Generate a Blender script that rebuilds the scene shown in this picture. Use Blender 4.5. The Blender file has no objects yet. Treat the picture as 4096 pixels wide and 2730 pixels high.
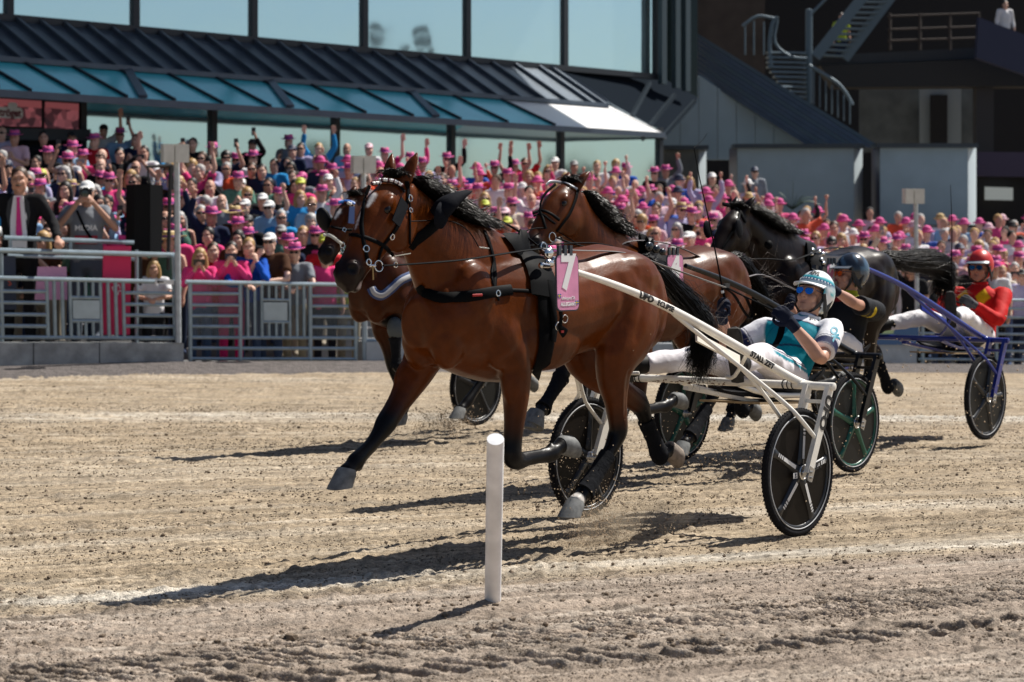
import bpy, bmesh, math, random
import numpy as np
from mathutils import Vector, Matrix
from mathutils.bvhtree import BVHTree

# ------------------------------------------------------------------ camera, sky, sun, exposure
scene = bpy.context.scene
COL = scene.collection
FPX, CX, CY, CAMH = 9000.0, 2048.0, 994.0, 1.576
cam_data = bpy.data.cameras.new('camera')
cam = bpy.data.objects.new('camera', cam_data); COL.objects.link(cam)
cam.location = (0, 0, CAMH); cam.rotation_euler = (math.pi/2, 0, 0)
cam_data.sensor_width = 36.0; cam_data.lens = FPX/4096*36.0
cam_data.shift_y = -(1365-CY)/4096.0
cam_data.clip_start = 0.1; cam_data.clip_end = 3000
cam_data.dof.use_dof = True; cam_data.dof.focus_distance = 12.3; cam_data.dof.aperture_fstop = 4.0
scene.camera = cam
SUN_DIR = Vector((0.62, 0.43, 1.0)).normalized()
world = bpy.data.worlds.new('World'); scene.world = world; world.use_nodes = True
wn = world.node_tree; wn.nodes.clear()
sky = wn.nodes.new('ShaderNodeTexSky'); sky.sky_type = 'NISHITA'; sky.sun_disc = False
sky.sun_elevation = math.asin(SUN_DIR.z); sky.sun_rotation = math.atan2(SUN_DIR.x, SUN_DIR.y)
sky.air_density = 0.9; sky.dust_density = 1.3; sky.ozone_density = 1.5
bg = wn.nodes.new('ShaderNodeBackground'); bg.inputs['Strength'].default_value = 0.055
wo = wn.nodes.new('ShaderNodeOutputWorld')
wn.links.new(sky.outputs[0], bg.inputs[0]); wn.links.new(bg.outputs[0], wo.inputs[0])
sl = bpy.data.lights.new('sun', 'SUN'); sl.energy = 5.0; sl.angle = math.radians(0.5); sl.color = (1.0, 0.95, 0.87)
sun = bpy.data.objects.new('sun', sl); COL.objects.link(sun); sun.location = (10, 10, 30)
sun.rotation_euler = SUN_DIR.to_track_quat('Z', 'Y').to_euler()
scene.view_settings.view_transform = 'Standard'; scene.view_settings.look = 'None'
scene.view_settings.exposure = 0.52; scene.view_settings.gamma = 1.0
scene.view_settings.use_curve_mapping = False
scene.render.engine = 'CYCLES'
scene.cycles.max_bounces = 6; scene.cycles.use_denoising = True
random.seed(7); RNG = np.random.default_rng(7)

# ------------------------------------------------------------------ helpers
def A(*v): return np.array(v, float)
def ray(px, py): return A((px-CX)/FPX, 1.0, -(py-CY)/FPX)
def at(px, py, Y): return A(0, 0, CAMH) + Y*ray(px, py)
def nrm(v):
    v = np.asarray(v, float); return v/(np.linalg.norm(v)+1e-12)

def catmull(P, k):
    P = np.asarray(P, float)
    if k <= 1 or len(P) < 3:
        return P
    Q = np.vstack([2*P[0]-P[1], P, 2*P[-1]-P[-2]]); out = []
    for i in range(1, len(Q)-2):
        p0, p1, p2, p3 = Q[i-1], Q[i], Q[i+1], Q[i+2]
        for j in range(k):
            t = j/k
            out.append(0.5*((2*p1)+(-p0+p2)*t+(2*p0-5*p1+4*p2-p3)*t*t+(-p0+3*p1-3*p2+p3)*t**3))
    out.append(P[-1]); return np.array(out)

def tube(pts, rad, n=10, ref=None, k=1, cap=0.3):
    """closed tube along pts; rad = scalar, list, or list of (a,b): a along ref, b across"""
    pts = np.asarray(pts, float)
    rad = np.asarray(rad, float)
    if rad.ndim == 0: rad = np.full((len(pts), 2), float(rad))
    elif rad.ndim == 1:
        rad = np.stack([rad, rad], 1) if len(rad) == len(pts) else np.tile(rad, (len(pts), 1))
    if k > 1:
        rad = np.maximum(catmull(rad, k), 1e-4); pts = catmull(pts, k)
    N = len(pts); T = np.zeros((N, 3))
    T[1:-1] = pts[2:]-pts[:-2]; T[0] = pts[1]-pts[0]; T[-1] = pts[-1]-pts[-2]
    T /= (np.linalg.norm(T, axis=1)[:, None]+1e-12)
    U = np.zeros((N, 3))
    if ref is None:
        r = A(0, 0, 1) if abs(T[0][2]) < 0.9 else A(1, 0, 0)
        u = nrm(r - T[0]*(r@T[0])); U[0] = u
        for i in range(1, N):
            u = nrm(u - T[i]*(u@T[i])); U[i] = u
    else:
        R = np.asarray(ref, float)
        if R.ndim == 1: R = np.tile(R, (N, 1))
        U = R - T*np.sum(R*T, 1)[:, None]; U /= (np.linalg.norm(U, axis=1)[:, None]+1e-9)
    W = np.cross(T, U)
    th = np.linspace(0, 2*np.pi, n, endpoint=False)
    V = pts[:, None, :] + rad[:, 0][:, None, None]*np.cos(th)[None, :, None]*U[:, None, :] + rad[:, 1][:, None, None]*np.sin(th)[None, :, None]*W[:, None, :]
    V = V.reshape(-1, 3); F = []
    for i in range(N-1):
        a = i*n; b = a+n
        for j in range(n):
            j2 = (j+1) % n
            F.append((a+j, a+j2, b+j2, b+j))
    c0 = pts[0]-T[0]*rad[0].mean()*cap; c1 = pts[-1]+T[-1]*rad[-1].mean()*cap
    V = np.vstack([V, c0, c1]); i0 = len(V)-2
    for j in range(n):
        j2 = (j+1) % n
        F.append((i0, j2, j)); F.append((i0+1, (N-1)*n+j, (N-1)*n+j2))
    return V, F

def ellip(c, r, R=None, nu=14, nv=9):
    V = [(0, 0, 1)]; F = []
    for i in range(1, nv):
        ph = math.pi*i/nv
        for j in range(nu):
            a = 2*math.pi*j/nu; V.append((math.sin(ph)*math.cos(a), math.sin(ph)*math.sin(a), math.cos(ph)))
    V.append((0, 0, -1)); V = np.array(V)*np.asarray(r, float)
    for j in range(nu): F.append((0, 1+j, 1+(j+1) % nu))
    for i in range(nv-2):
        a = 1+i*nu; b = a+nu
        for j in range(nu): F.append((a+j, b+j, b+(j+1) % nu, a+(j+1) % nu))
    e = len(V)-1; a = 1+(nv-2)*nu
    for j in range(nu): F.append((a+j, e, a+(j+1) % nu))
    if R is not None: V = V @ np.asarray(R, float).T
    return V+np.asarray(c, float), F

def rotm(axis, ang): return np.array(Matrix.Rotation(ang, 3, axis if isinstance(axis, str) else Vector(axis)))

def box(c, s, R=None):
    x, y, z = np.asarray(s, float)/2
    V = np.array([(-x,-y,-z),(x,-y,-z),(x,y,-z),(-x,y,-z),(-x,-y,z),(x,-y,z),(x,y,z),(-x,y,z)])
    if R is not None: V = V @ np.asarray(R).T
    return V+np.asarray(c, float), [(0,3,2,1),(4,5,6,7),(0,1,5,4),(1,2,6,5),(2,3,7,6),(3,0,4,7)]

def prism(poly, d):
    """closed prism: 3D polygon poly extruded by vector d"""
    P = np.asarray(poly, float); n = len(P); V = np.vstack([P, P+np.asarray(d, float)])
    F = [tuple(range(n))[::-1], tuple(range(n, 2*n))]
    for i in range(n): F.append((i, (i+1) % n, n+(i+1) % n, n+i))
    return V, F

def beam(p, q, w, h, up=(0, 0, 1)):
    p = np.asarray(p, float); q = np.asarray(q, float); t = nrm(q-p)
    s = nrm(np.cross(t, up)); u = np.cross(s, t)
    poly = [p+s*w/2+u*h/2, p-s*w/2+u*h/2, p-s*w/2-u*h/2, p+s*w/2-u*h/2]
    return prism(poly, q-p)

def ring_tor(c, R, r, axis, n=24, m=8, a0=0, a1=2*math.pi):
    axis = nrm(axis); e1 = nrm(np.cross(axis, A(0.3, 0.2, 0.9))); e2 = np.cross(axis, e1)
    V = []; F = []
    for i in range(n):
        a = 2*math.pi*i/n; rd = e1*math.cos(a)+e2*math.sin(a)
        for j in range(m):
            b = 2*math.pi*j/m; V.append(np.asarray(c)+rd*(R+r*math.cos(b))+axis*r*math.sin(b))
    for i in range(n):
        for j in range(m):
            F.append((i*m+j, ((i+1) % n)*m+j, ((i+1) % n)*m+(j+1) % m, i*m+(j+1) % m))
    return np.array(V), F

class MB:
    def __init__(s): s.V = []; s.F = []; s.M = []; s.n = 0
    def add(s, VF, mi=0):
        V, F = VF
        s.V.append(np.asarray(V, float)); n = s.n
        s.F += [tuple(i+n for i in f) for f in F]; s.M += [mi]*len(F); s.n += len(V)
        return s
    def mesh(s, name, mats=(), smooth=True):
        me = bpy.data.meshes.new(name)
        V = np.vstack(s.V) if s.V else np.zeros((0, 3))
        me.from_pydata(V.tolist(), [], s.F)
        for m in (mats if isinstance(mats, (list, tuple)) else [mats]): me.materials.append(m)
        me.polygons.foreach_set('material_index', s.M)
        me.polygons.foreach_set('use_smooth', [smooth]*len(s.F))
        me.update(); return me
    def obj(s, name, mats, parent=None, loc=(0, 0, 0), smooth=True, sharp=None):
        me = s.mesh(name, mats, smooth)
        bm = bmesh.new(); bm.from_mesh(me); bmesh.ops.recalc_face_normals(bm, faces=bm.faces); bm.to_mesh(me); bm.free()
        if sharp is not None: me.set_sharp_from_angle(angle=math.radians(sharp))
        return link(name, me, parent, loc)

def link(name, me, parent=None, loc=(0, 0, 0)):
    o = bpy.data.objects.new(name, me); COL.objects.link(o); o.location = loc
    if parent is not None: o.parent = parent
    return o
def one(name, VF, mat, parent=None, loc=(0, 0, 0), smooth=True, sharp=40):
    return MB().add(VF).obj(name, mat, parent, loc, smooth, sharp)
def tag(o, label=None, cat=None, group=None, kind=None):
    if label: o['label'] = label
    if cat: o['category'] = cat
    if group: o['group'] = group
    if kind: o['kind'] = kind
    return o
def empty(name, loc, rz=0.0):
    o = bpy.data.objects.new(name, None); COL.objects.link(o); o.location = loc; o.rotation_euler = (0, 0, rz)
    o.empty_display_size = 0.1; return o

def remesh(mb, voxel, it=4, fac=0.5):
    me = mb.mesh('tmp'); o = bpy.data.objects.new('tmp', me); COL.objects.link(o)
    bm = bmesh.new(); bm.from_mesh(me); bmesh.ops.recalc_face_normals(bm, faces=bm.faces); bm.to_mesh(me); bm.free()
    m = o.modifiers.new('r', 'REMESH'); m.mode = 'VOXEL'; m.voxel_size = voxel
    m = o.modifiers.new('s', 'SMOOTH'); m.factor = fac; m.iterations = it
    dg = bpy.context.evaluated_depsgraph_get()
    out = bpy.data.meshes.new_from_object(o.evaluated_get(dg))
    bpy.data.objects.remove(o); bpy.data.meshes.remove(me)
    out.polygons.foreach_set('use_smooth', [True]*len(out.polygons))
    return out
def getv(me):
    v = np.empty(len(me.vertices)*3); me.vertices.foreach_get('co', v); return v.reshape(-1, 3)
def setv(me, V): me.vertices.foreach_set('co', np.asarray(V, float).ravel()); me.update()
def paint(me, C, name='col'):
    a = me.color_attributes.new(name, 'FLOAT_COLOR', 'POINT')
    C = np.hstack([C, np.ones((len(C), 1))]); a.data.foreach_set('color', C.ravel())

# ------------------------------------------------------------------ materials
def mat(name, col=(.5,.5,.5), rough=.6, metal=0., spec=.5, noise=None, bump=None, attr=None, objcol=False, trans=0., coat=0., sheen=0., alpha=None):
    """noise=(scale, amount 0-1)  bump=(scale, strength, dist)"""
    m = bpy.data.materials.new(name); m.use_nodes = True; nt = m.node_tree; b = nt.nodes['Principled BSDF']
    b.inputs['Roughness'].default_value = rough; b.inputs['Metallic'].default_value = metal
    b.inputs['Specular IOR Level'].default_value = spec
    b.inputs['Base Color'].default_value = (*col, 1)
    if coat: b.inputs['Coat Weight'].default_value = coat; b.inputs['Coat Roughness'].default_value = .15
    if sheen: b.inputs['Sheen Weight'].default_value = sheen
    if trans: b.inputs['Transmission Weight'].default_value = trans
    tc = nt.nodes.new('ShaderNodeTexCoord'); src = None
    if attr:
        a = nt.nodes.new('ShaderNodeVertexColor'); a.layer_name = attr; src = a.outputs[0]
        if objcol:
            oi = nt.nodes.new('ShaderNodeObjectInfo'); mx = nt.nodes.new('ShaderNodeMix'); mx.data_type = 'RGBA'; mx.blend_type = 'MULTIPLY'
            mx.inputs[0].default_value = 1; nt.links.new(oi.outputs['Color'], mx.inputs[6]); nt.links.new(src, mx.inputs[7]); src = mx.outputs[2]
    elif objcol:
        oi = nt.nodes.new('ShaderNodeObjectInfo'); src = oi.outputs['Color']
    if noise:
        nz = nt.nodes.new('ShaderNodeTexNoise'); nz.inputs['Scale'].default_value = noise[0]; nz.inputs['Detail'].default_value = 6
        nt.links.new(tc.outputs['Object'], nz.inputs['Vector'])
        mr = nt.nodes.new('ShaderNodeMapRange'); mr.inputs[1].default_value = .3; mr.inputs[2].default_value = .7
        mr.inputs[3].default_value = 1-noise[1]; mr.inputs[4].default_value = 1+noise[1]*.6
        nt.links.new(nz.outputs[0], mr.inputs[0])
        mx = nt.nodes.new('ShaderNodeMix'); mx.data_type = 'RGBA'; mx.blend_type = 'MULTIPLY'; mx.inputs[0].default_value = 1
        if src: nt.links.new(src, mx.inputs[6])
        else: mx.inputs[6].default_value = (*col, 1)
        nt.links.new(mr.outputs[0], mx.inputs[7]); src = mx.outputs[2]
    if src: nt.links.new(src, b.inputs['Base Color'])
    if bump:
        nb = nt.nodes.new('ShaderNodeTexNoise'); nb.inputs['Scale'].default_value = bump[0]; nb.inputs['Detail'].default_value = 5
        nt.links.new(tc.outputs['Object'], nb.inputs['Vector'])
        bp = nt.nodes.new('ShaderNodeBump'); bp.inputs['Strength'].default_value = bump[1]; bp.inputs['Distance'].default_value = bump[2]
        nt.links.new(nb.outputs[0], bp.inputs['Height']); nt.links.new(bp.outputs[0], b.inputs['Normal'])
    return m

def text_mesh(body, size, extrude=0.001, bold=0.0, shear=0.0, ay='CENTER', fine=0):
    cu = bpy.data.curves.new('txt', 'FONT'); cu.body = body; cu.size = size; cu.extrude = extrude; cu.offset = bold; cu.shear = shear
    cu.align_x = 'CENTER'; cu.align_y = ay; cu.resolution_u = 3
    o = bpy.data.objects.new('txt', cu); COL.objects.link(o); dg = bpy.context.evaluated_depsgraph_get(); dg.update()
    me = bpy.data.meshes.new_from_object(o.evaluated_get(dg))
    if fine:
        bm = bmesh.new(); bm.from_mesh(me); bmesh.ops.triangulate(bm, faces=bm.faces)
        for _ in range(4):
            ed = [e for e in bm.edges if e.calc_length() > fine]
            if not ed: break
            bmesh.ops.subdivide_edges(bm, edges=ed, cuts=1); bmesh.ops.triangulate(bm, faces=bm.faces)
        bm.to_mesh(me); bm.free()
    V = getv(me); F = [tuple(p.vertices) for p in me.polygons]
    bpy.data.objects.remove(o); bpy.data.curves.remove(cu); bpy.data.meshes.remove(me)
    return V, F
def place_text(body, size, c, xdir, ydir, sx=1.0, bold=0.0, ext=0.001, shear=0.0):
    V, F = text_mesh(body, size, ext, bold, shear); x = nrm(xdir); y = nrm(np.asarray(ydir)-x*(np.asarray(ydir)@x)); z = np.cross(x, y)
    return np.asarray(c)+V[:, :1]*sx*x+V[:, 1:2]*y+V[:, 2:3]*z, F
def roundrect(w, h, r, n=5):
    P = []
    for cx, cy, a0 in ((w/2-r, h/2-r, 0), (-w/2+r, h/2-r, 90), (-w/2+r, -h/2+r, 180), (w/2-r, -h/2+r, 270)):
        for i in range(n+1):
            a = math.radians(a0+90*i/n); P.append((cx+r*math.cos(a), cy+r*math.sin(a)))
    return P
def vnoise(x, y, seed=0):
    xi = np.floor(x).astype(np.int64); yi = np.floor(y).astype(np.int64); fx = x-xi; fy = y-yi
    fx = fx*fx*(3-2*fx); fy = fy*fy*(3-2*fy)
    def h(a, b):
        n = (a*374761393+b*668265263+seed*974711) & 0xffffffff; n = ((n ^ (n >> 13))*1274126177) & 0xffffffff
        return ((n ^ (n >> 16)) & 0xffff)/65535.0
    return (h(xi, yi)*(1-fx)+h(xi+1, yi)*fx)*(1-fy)+(h(xi, yi+1)*(1-fx)+h(xi+1, yi+1)*fx)*fy

class Team:
    """frame of one horse and sulky: local x forward along travel, y to the horse's left, z up; origin on the ground under the axle"""
    def __init__(s, M, phi=39.0):
        p = math.radians(phi); s.M = A(M[0], M[1], 0); s.d = A(-math.sin(p), -math.cos(p), 0); s.n = A(math.cos(p), -math.sin(p), 0)
        s.rz = math.atan2(s.d[1], s.d[0])
    def toL(s, P):
        q = np.asarray(P, float)-s.M; return A(q@s.d, q@s.n, q[2])
    def L(s, px, py, o=0.0):
        r = ray(px, py); k = (o+s.M@s.n)/(r@s.n); return s.toL(A(0, 0, CAMH)+k*r)
    def rayL(s, px, py):
        r = ray(px, py); return s.toL(A(0, 0, CAMH)), nrm(A(r@s.d, r@s.n, r[2]))
    def root(s, name, off): 
        w = s.M+s.d*off; return empty(name, tuple(w), s.rz)
# ------------------------------------------------------------------ ground
EU = A(0.86, 0.51, 0); EU = EU/np.linalg.norm(EU); EW = A(-EU[1], EU[0], 0); F0 = A(-4.6, 29.2, 0)
def gz(X, Y):
    return -0.0335*np.maximum(0, np.minimum(X, 40)+4.6)*np.clip((Y-14)/22.5, 0, 1)
def phi_of(X, Y):
    return Y - X*np.interp(Y, [9, 11.5, 20, 25], [.46, .44, .13, .12])
def tread(X, Y):
    """tractor tyre lugs pressed into the loose verge in the foreground"""
    out = np.zeros_like(X)
    for (y0, x0, sl), wd, sp, dep in (((9.36, .37, .50), .25, .078, .030), ((8.72, .34, .42), .15, .13, .050)):
        d = ((Y-y0)-(X-x0)*sl)/wd; inb = np.clip(1.2-np.abs(d), 0, .35)/.35
        q = (X*.43+Y*.9+.025*vnoise(X*6, Y*6, 19)+.02*vnoise(X*1.7, Y*1.7, 18))/sp; k = np.floor(q); f = q-k
        on = (vnoise(k*3.7+X*1.3, k*1.9+d*1.2, 20) > .34)
        out += inb*on*(-dep*np.clip(1.4-np.abs(f-.5)*5.5, 0, 1)*(.5+vnoise(X*9, Y*9, 17))+dep*.35*np.clip(1-np.abs(f-.86)*7, 0, 1))
    return out
def ground():
    ys = [-120, -60, -20, 0, 5, 7.4]; y = 7.7
    while y < 33: ys.append(y); y += (0.011 if y < 10.9 else 0.021)*(y/10)**2
    ys += [34, 37, 42, 50, 65, 90, 140, 250, 500, 1000]
    xn = np.concatenate([[-60, -20, -8, -4, -2, -1.3], np.linspace(-1.08, 1.08, 900), [1.3, 2, 4, 8, 20, 60]])
    Y = np.array(ys)[:, None]; hw = np.clip(0.5+0.235*Y, 2.4, 9); X = xn[None, :]*hw; Y = np.broadcast_to(Y, X.shape)
    near = np.clip(1.25-np.abs(X/hw), 0, .15)/.15*np.clip((Y-7.6)/.2, 0, 1)*np.clip((31-Y)/2, 0, 1)
    ph = phi_of(X, Y); al = X*0.9+Y*.4
    fine = vnoise(X*38, Y*30, 1); mid = vnoise(X*15, Y*12, 2); big = vnoise(X*4, Y*3.5, 3)
    streak = vnoise(ph*9, al*.25, 4); stk2 = vnoise(ph*26, al*.5, 5)
    mask = vnoise(ph*2.2, al*.35, 6)
    hgt = .013*(fine-.5)+.018*(np.clip(mid-.6, 0, 1)/.4)*(.3+1.1*mask)+.005*(big-.5)+.012*(streak-.5)+.014*(stk2-.5)+.012*(vnoise(X*70, Y*50, 41)-.5)
    fld = np.clip(vnoise(X*6, Y*5, 7)-.72, 0, 1)*3.2; hgt = hgt+.040*fld*(mid)*mask
    hgt = hgt*np.clip(.55+.5*vnoise(X*.7, Y*.9, 8), 0, 1)+tread(X, Y)
    Z = gz(X, Y)+hgt*near
    V = np.stack([X, Y, Z], -1).reshape(-1, 3); R, C = X.shape
    idx = np.arange(R*C).reshape(R, C); Fq = np.stack([idx[:-1, :-1], idx[:-1, 1:], idx[1:, 1:], idx[1:, :-1]], -1).reshape(-1, 4)
    me = bpy.data.meshes.new('ground'); me.vertices.add(len(V)); me.vertices.foreach_set('co', V.ravel())
    me.loops.add(len(Fq)*4); me.loops.foreach_set('vertex_index', Fq.ravel()); me.polygons.add(len(Fq))
    me.polygons.foreach_set('loop_start', np.arange(len(Fq))*4); me.polygons.foreach_set('use_smooth', np.ones(len(Fq), bool)); me.update(calc_edges=True)
    sand = A(.375, .298, .207); pale = A(.60, .555, .48); dark_sand = A(.13, .10, .072); verge = A(.345, .28, .225)
    t = np.zeros((R, C))
    for c, wd, am in ((21.7, .55, .8), (12.9, .26, .25), (10.98, .17, .85), (16.6, .4, .15), (28.0, .5, .25)):
        t += am*np.exp(-((ph-c)/wd)**2)*(.25+1.0*vnoise(al*.7, ph*5, 21))*(.6+.8*stk2)
    t += .42*np.clip(streak-.5, 0, 1)+.5*np.clip(stk2-.55, 0, 1)
    dk = .75*np.clip(mid-.55, 0, 1)/.45*mask+.6*np.clip(fld, 0, 1)+.8*np.clip(vnoise(X*48, Y*30, 44)-.66, 0, 1)/.34+.75*np.clip(.42-stk2, 0, 1)+.5*np.clip(.38-streak, 0, 1)
    far = np.clip((Y-27.2)/1.2, 0, 1)
    vg = np.clip((10.75-(ph))/.3, 0, 1)
    base = sand*(1-vg[..., None])+verge*vg[..., None]
    Cc = base*(1-np.clip(t, 0, 1)[..., None])+pale*np.clip(t, 0, 1)[..., None]
    Cc = Cc*(1-dk[..., None]*.55)+dark_sand*dk[..., None]*.55  # darker tone mixed in on lumps, fine specks and low streaks
    Cc = Cc*(.86+.28*fine[..., None])*(.9+.2*big[..., None])
    paint(me, Cc.reshape(-1, 3))
    m = mat('track_sand', rough=.97, spec=.12, attr='col', noise=(150, .5), bump=(120, .9, .012))
    at_ = me.attributes.new('track', 'FLOAT_VECTOR', 'POINT'); at_.data.foreach_set('vector', np.stack([ph, al, np.zeros_like(ph)], -1).reshape(-1))
    nt = m.node_tree; b = nt.nodes['Principled BSDF']; src = b.inputs['Base Color'].links[0].from_socket
    an = nt.nodes.new('ShaderNodeAttribute'); an.attribute_name = 'track'
    for (sx, sy, lo, hi, de) in ((30, 1.3, .60, 1.22, 5), (7, .35, .82, 1.12, 3)):
        mp = nt.nodes.new('ShaderNodeMapping'); mp.inputs['Scale'].default_value = (sx, sy, 1); nt.links.new(an.outputs['Vector'], mp.inputs['Vector'])
        nz = nt.nodes.new('ShaderNodeTexNoise'); nz.inputs['Scale'].default_value = 1; nz.inputs['Detail'].default_value = de; nt.links.new(mp.outputs[0], nz.inputs['Vector'])
        mr = nt.nodes.new('ShaderNodeMapRange'); mr.inputs[1].default_value = .32; mr.inputs[2].default_value = .62; mr.inputs[3].default_value = lo; mr.inputs[4].default_value = hi; nt.links.new(nz.outputs[0], mr.inputs[0])
        mx = nt.nodes.new('ShaderNodeMix'); mx.data_type = 'RGBA'; mx.blend_type = 'MULTIPLY'; mx.inputs[0].default_value = 1; nt.links.new(src, mx.inputs[6]); nt.links.new(mr.outputs[0], mx.inputs[7]); src = mx.outputs[2]
    nt.links.new(src, b.inputs['Base Color'])
    me.materials.append(m)
    tag(link('ground', me), kind='structure'); return m
M_SAND = ground()

def clods():
    rg = np.random.default_rng(3); mb = MB()
    ico = bmesh.new(); bmesh.ops.create_icosphere(ico, subdivisions=1, radius=1); iv = np.array([v.co[:] for v in ico.verts]); jf = [tuple(v.index for v in f.verts) for f in ico.faces]; ico.free()
    n = 0
    while n < 5000:
        Y = 8.9+rg.random()**1.5*17; X = (rg.random()*2-1)*(.3+.232*Y)
        m_ = vnoise(np.array([X*1.3]), np.array([Y*2.0]), 33)[0]
        if m_ < .38+.3*rg.random(): continue
        r = .0035+.011*rg.random()**4+(.014*rg.random() if rg.random() < .008 else 0)
        v = iv*(1+.5*(rg.random((len(iv), 1))-.5))*A(1.2, 1, .8)*r; a = rg.random()*6.3
        c, s = math.cos(a), math.sin(a); v = v @ A([c, -s, 0], [s, c, 0], [0, 0, 1])
        mb.add((v+A(X, Y, float(gz(X, Y))+r*.35), jf)); n += 1
    m = mat('clod_soil', (.20, .155, .115), .98, spec=.1, noise=(40, .4))
    tag(mb.obj('sand_clods', m, smooth=False), kind='stuff')
clods()
def crumbs():
    """fine dark crumbs of soil lying all over the harrowed sand"""
    rg = np.random.default_rng(31); n = 80000
    Y = 7.9+rg.random(n)**1.35*15; X = (rg.random(n)*2-1)*(.3+.232*Y)
    ph = phi_of(X, Y); keep = (vnoise(ph*8, X*.3, 51)*.95+vnoise(X*2.1, Y*3.0, 52)*.45+rg.random(n)*.4) > .82
    X, Y = X[keep], Y[keep]; n = len(X); r = (.0016+.0042*rg.random(n)**2.6)*(.75+.028*Y)
    o = np.array([(1, 0, 0), (-1, 0, 0), (0, 1, 0), (0, -1, 0), (0, 0, 1), (0, 0, -.6)], float)
    V = o[None]*(.6+.8*rg.random((n, 6, 1)))*r[:, None, None]*A(1.25, 1, .95); V += np.stack([X, Y, gz(X, Y)+r*.5+.004], -1)[:, None, :]
    F = np.array([(0, 2, 4), (2, 1, 4), (1, 3, 4), (3, 0, 4), (2, 0, 5), (1, 2, 5), (3, 1, 5), (0, 3, 5)]); Fq = (F[None]+np.arange(n)[:, None, None]*6).reshape(-1, 3)
    me = bpy.data.meshes.new('soil_crumbs'); me.vertices.add(n*6); me.vertices.foreach_set('co', V.ravel()); me.loops.add(len(Fq)*3); me.loops.foreach_set('vertex_index', Fq.ravel()); me.polygons.add(len(Fq)); me.polygons.foreach_set('loop_start', np.arange(len(Fq))*3); me.update(calc_edges=True)
    me.materials.append(mat('crumb_soil', (.15, .118, .088), .98, spec=.08)); tag(link('soil_crumbs', me), kind='stuff')
crumbs()

# finish post
gm = mat('post_plastic', (.86, .86, .87), .42, noise=(9, .16), bump=(40, .1, .004))
pb = at(1971, 2400, 10.05); pt = at(1982, 1758, 9.45)
mbp = MB().add(tube([pb-(pt-pb)*.08, pb, pb*.5+pt*.5, pt-(pt-pb)*.015, pt], [.0365, .0365, .0365, .0365, .0335], n=28, cap=.05))
po = mbp.obj('marker_post', gm, loc=(0, 0, 0), sharp=50); base = A(pb[0], pb[1], 0)
setv(po.data, getv(po.data)-base); po.location = base
capm = one('post_cap', tube([pt-base-(pt-pb)*.04, pt-base+(pt-pb)*.001], [.0372, .0362], n=28, cap=.05), gm, po)
tag(po, 'short white round plastic post leaning in the sand in the foreground', 'post')

# ------------------------------------------------------------------ planes for the far side
class Plane:
    def __init__(s, P0, d): s.P = A(P0[0], P0[1], 0); s.d = nrm(A(d[0], d[1], 0)); s.n = A(s.d[1], -s.d[0], 0)
    def at(s, px, py, off=0.0):
        r = ray(px, py); k = (s.P@s.n+off)/(r@s.n); return A(0, 0, CAMH)+k*r
FEN = Plane(F0, EU)
def wpart(name, VF, m, root, smooth=True, sharp=40):
    l = root.location; return one(name, VF, m, root, (-l[0], -l[1], -l[2]), smooth, sharp)
def wobj(name, mb, m, root, smooth=True, sharp=40):
    l = root.location; return mb.obj(name, m, root, (-l[0], -l[1], -l[2]), smooth, sharp)

GALV = mat('galvanised_steel', (.32, .40, .45), .42, metal=.55, noise=(9, .18))
GALVL = mat('galvanised_sheet', (.42, .50, .54), .5, metal=.3, noise=(6, .12))
CONC = mat('concrete', (.33, .345, .35), .92, noise=(5, .35), bump=(30, .35, .02))
BLACKM = mat('black_paint', (.012, .013, .015), .45)
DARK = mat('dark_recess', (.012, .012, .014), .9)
WIRE = mat('wire_mesh', (.20, .24, .27), .5, metal=.5)

def rail(root, name, p, q, off=0.0, r=.024, m=None, n=8):
    P, Q = FEN.at(p[0], p[1], off), FEN.at(q[0], q[1], off)
    return wpart(name, tube([P, P*.5+Q*.5, Q], r, n=n, cap=.2), m or GALV, root)

def c3(x, y): return (x/2.34, 880+y/2.34)
def c4(x, y): return (700+x/2.34, 880+y/2.34)
# left barrier
lb = empty('steel_barrier', tuple(FEN.at(360, 1365)*A(1, 1, 0)+A(0, 0, .38)))
rail(lb, 'top_rail', c3(-120, 542), c3(1690, 585), r=.029); rail(lb, 'bottom_rail', c3(-120, 1098), c3(1690, 1108), r=.026)
for y in (672, 777, 888, 995): rail(lb, 'rail', c3(-120, y-6), c3(432, y))
for y in (688, 795, 897, 1000): rail(lb, 'rail', c3(1168, y-5), c3(1632, y))
for x in (15, 440, 508, 583, 657, 940, 1012, 1083, 1155, 1628): rail(lb, 'bar', c3(x-4, 565), c3(x+10, 1105))
for x in (730, 800, 868): rail(lb, 'bar', c3(x, 570), c3(x+2, 725), r=.021); rail(lb, 'bar', c3(x+3, 945), c3(x+6, 1105), r=.021)
rail(lb, 'rail', c3(660, 727), c3(945, 730)); rail(lb, 'rail', c3(665, 945), c3(950, 947))
P = [FEN.at(*c3(x, y), .01) for x, y in ((678, 752), (928, 755), (932, 928), (682, 925))]
wpart('plate', prism(P, FEN.n*.012), GALVL, lb, smooth=False)
tag(lb, 'grey steel barrier with hatch plate bolted on the concrete blocks at the left', 'barrier')
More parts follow.
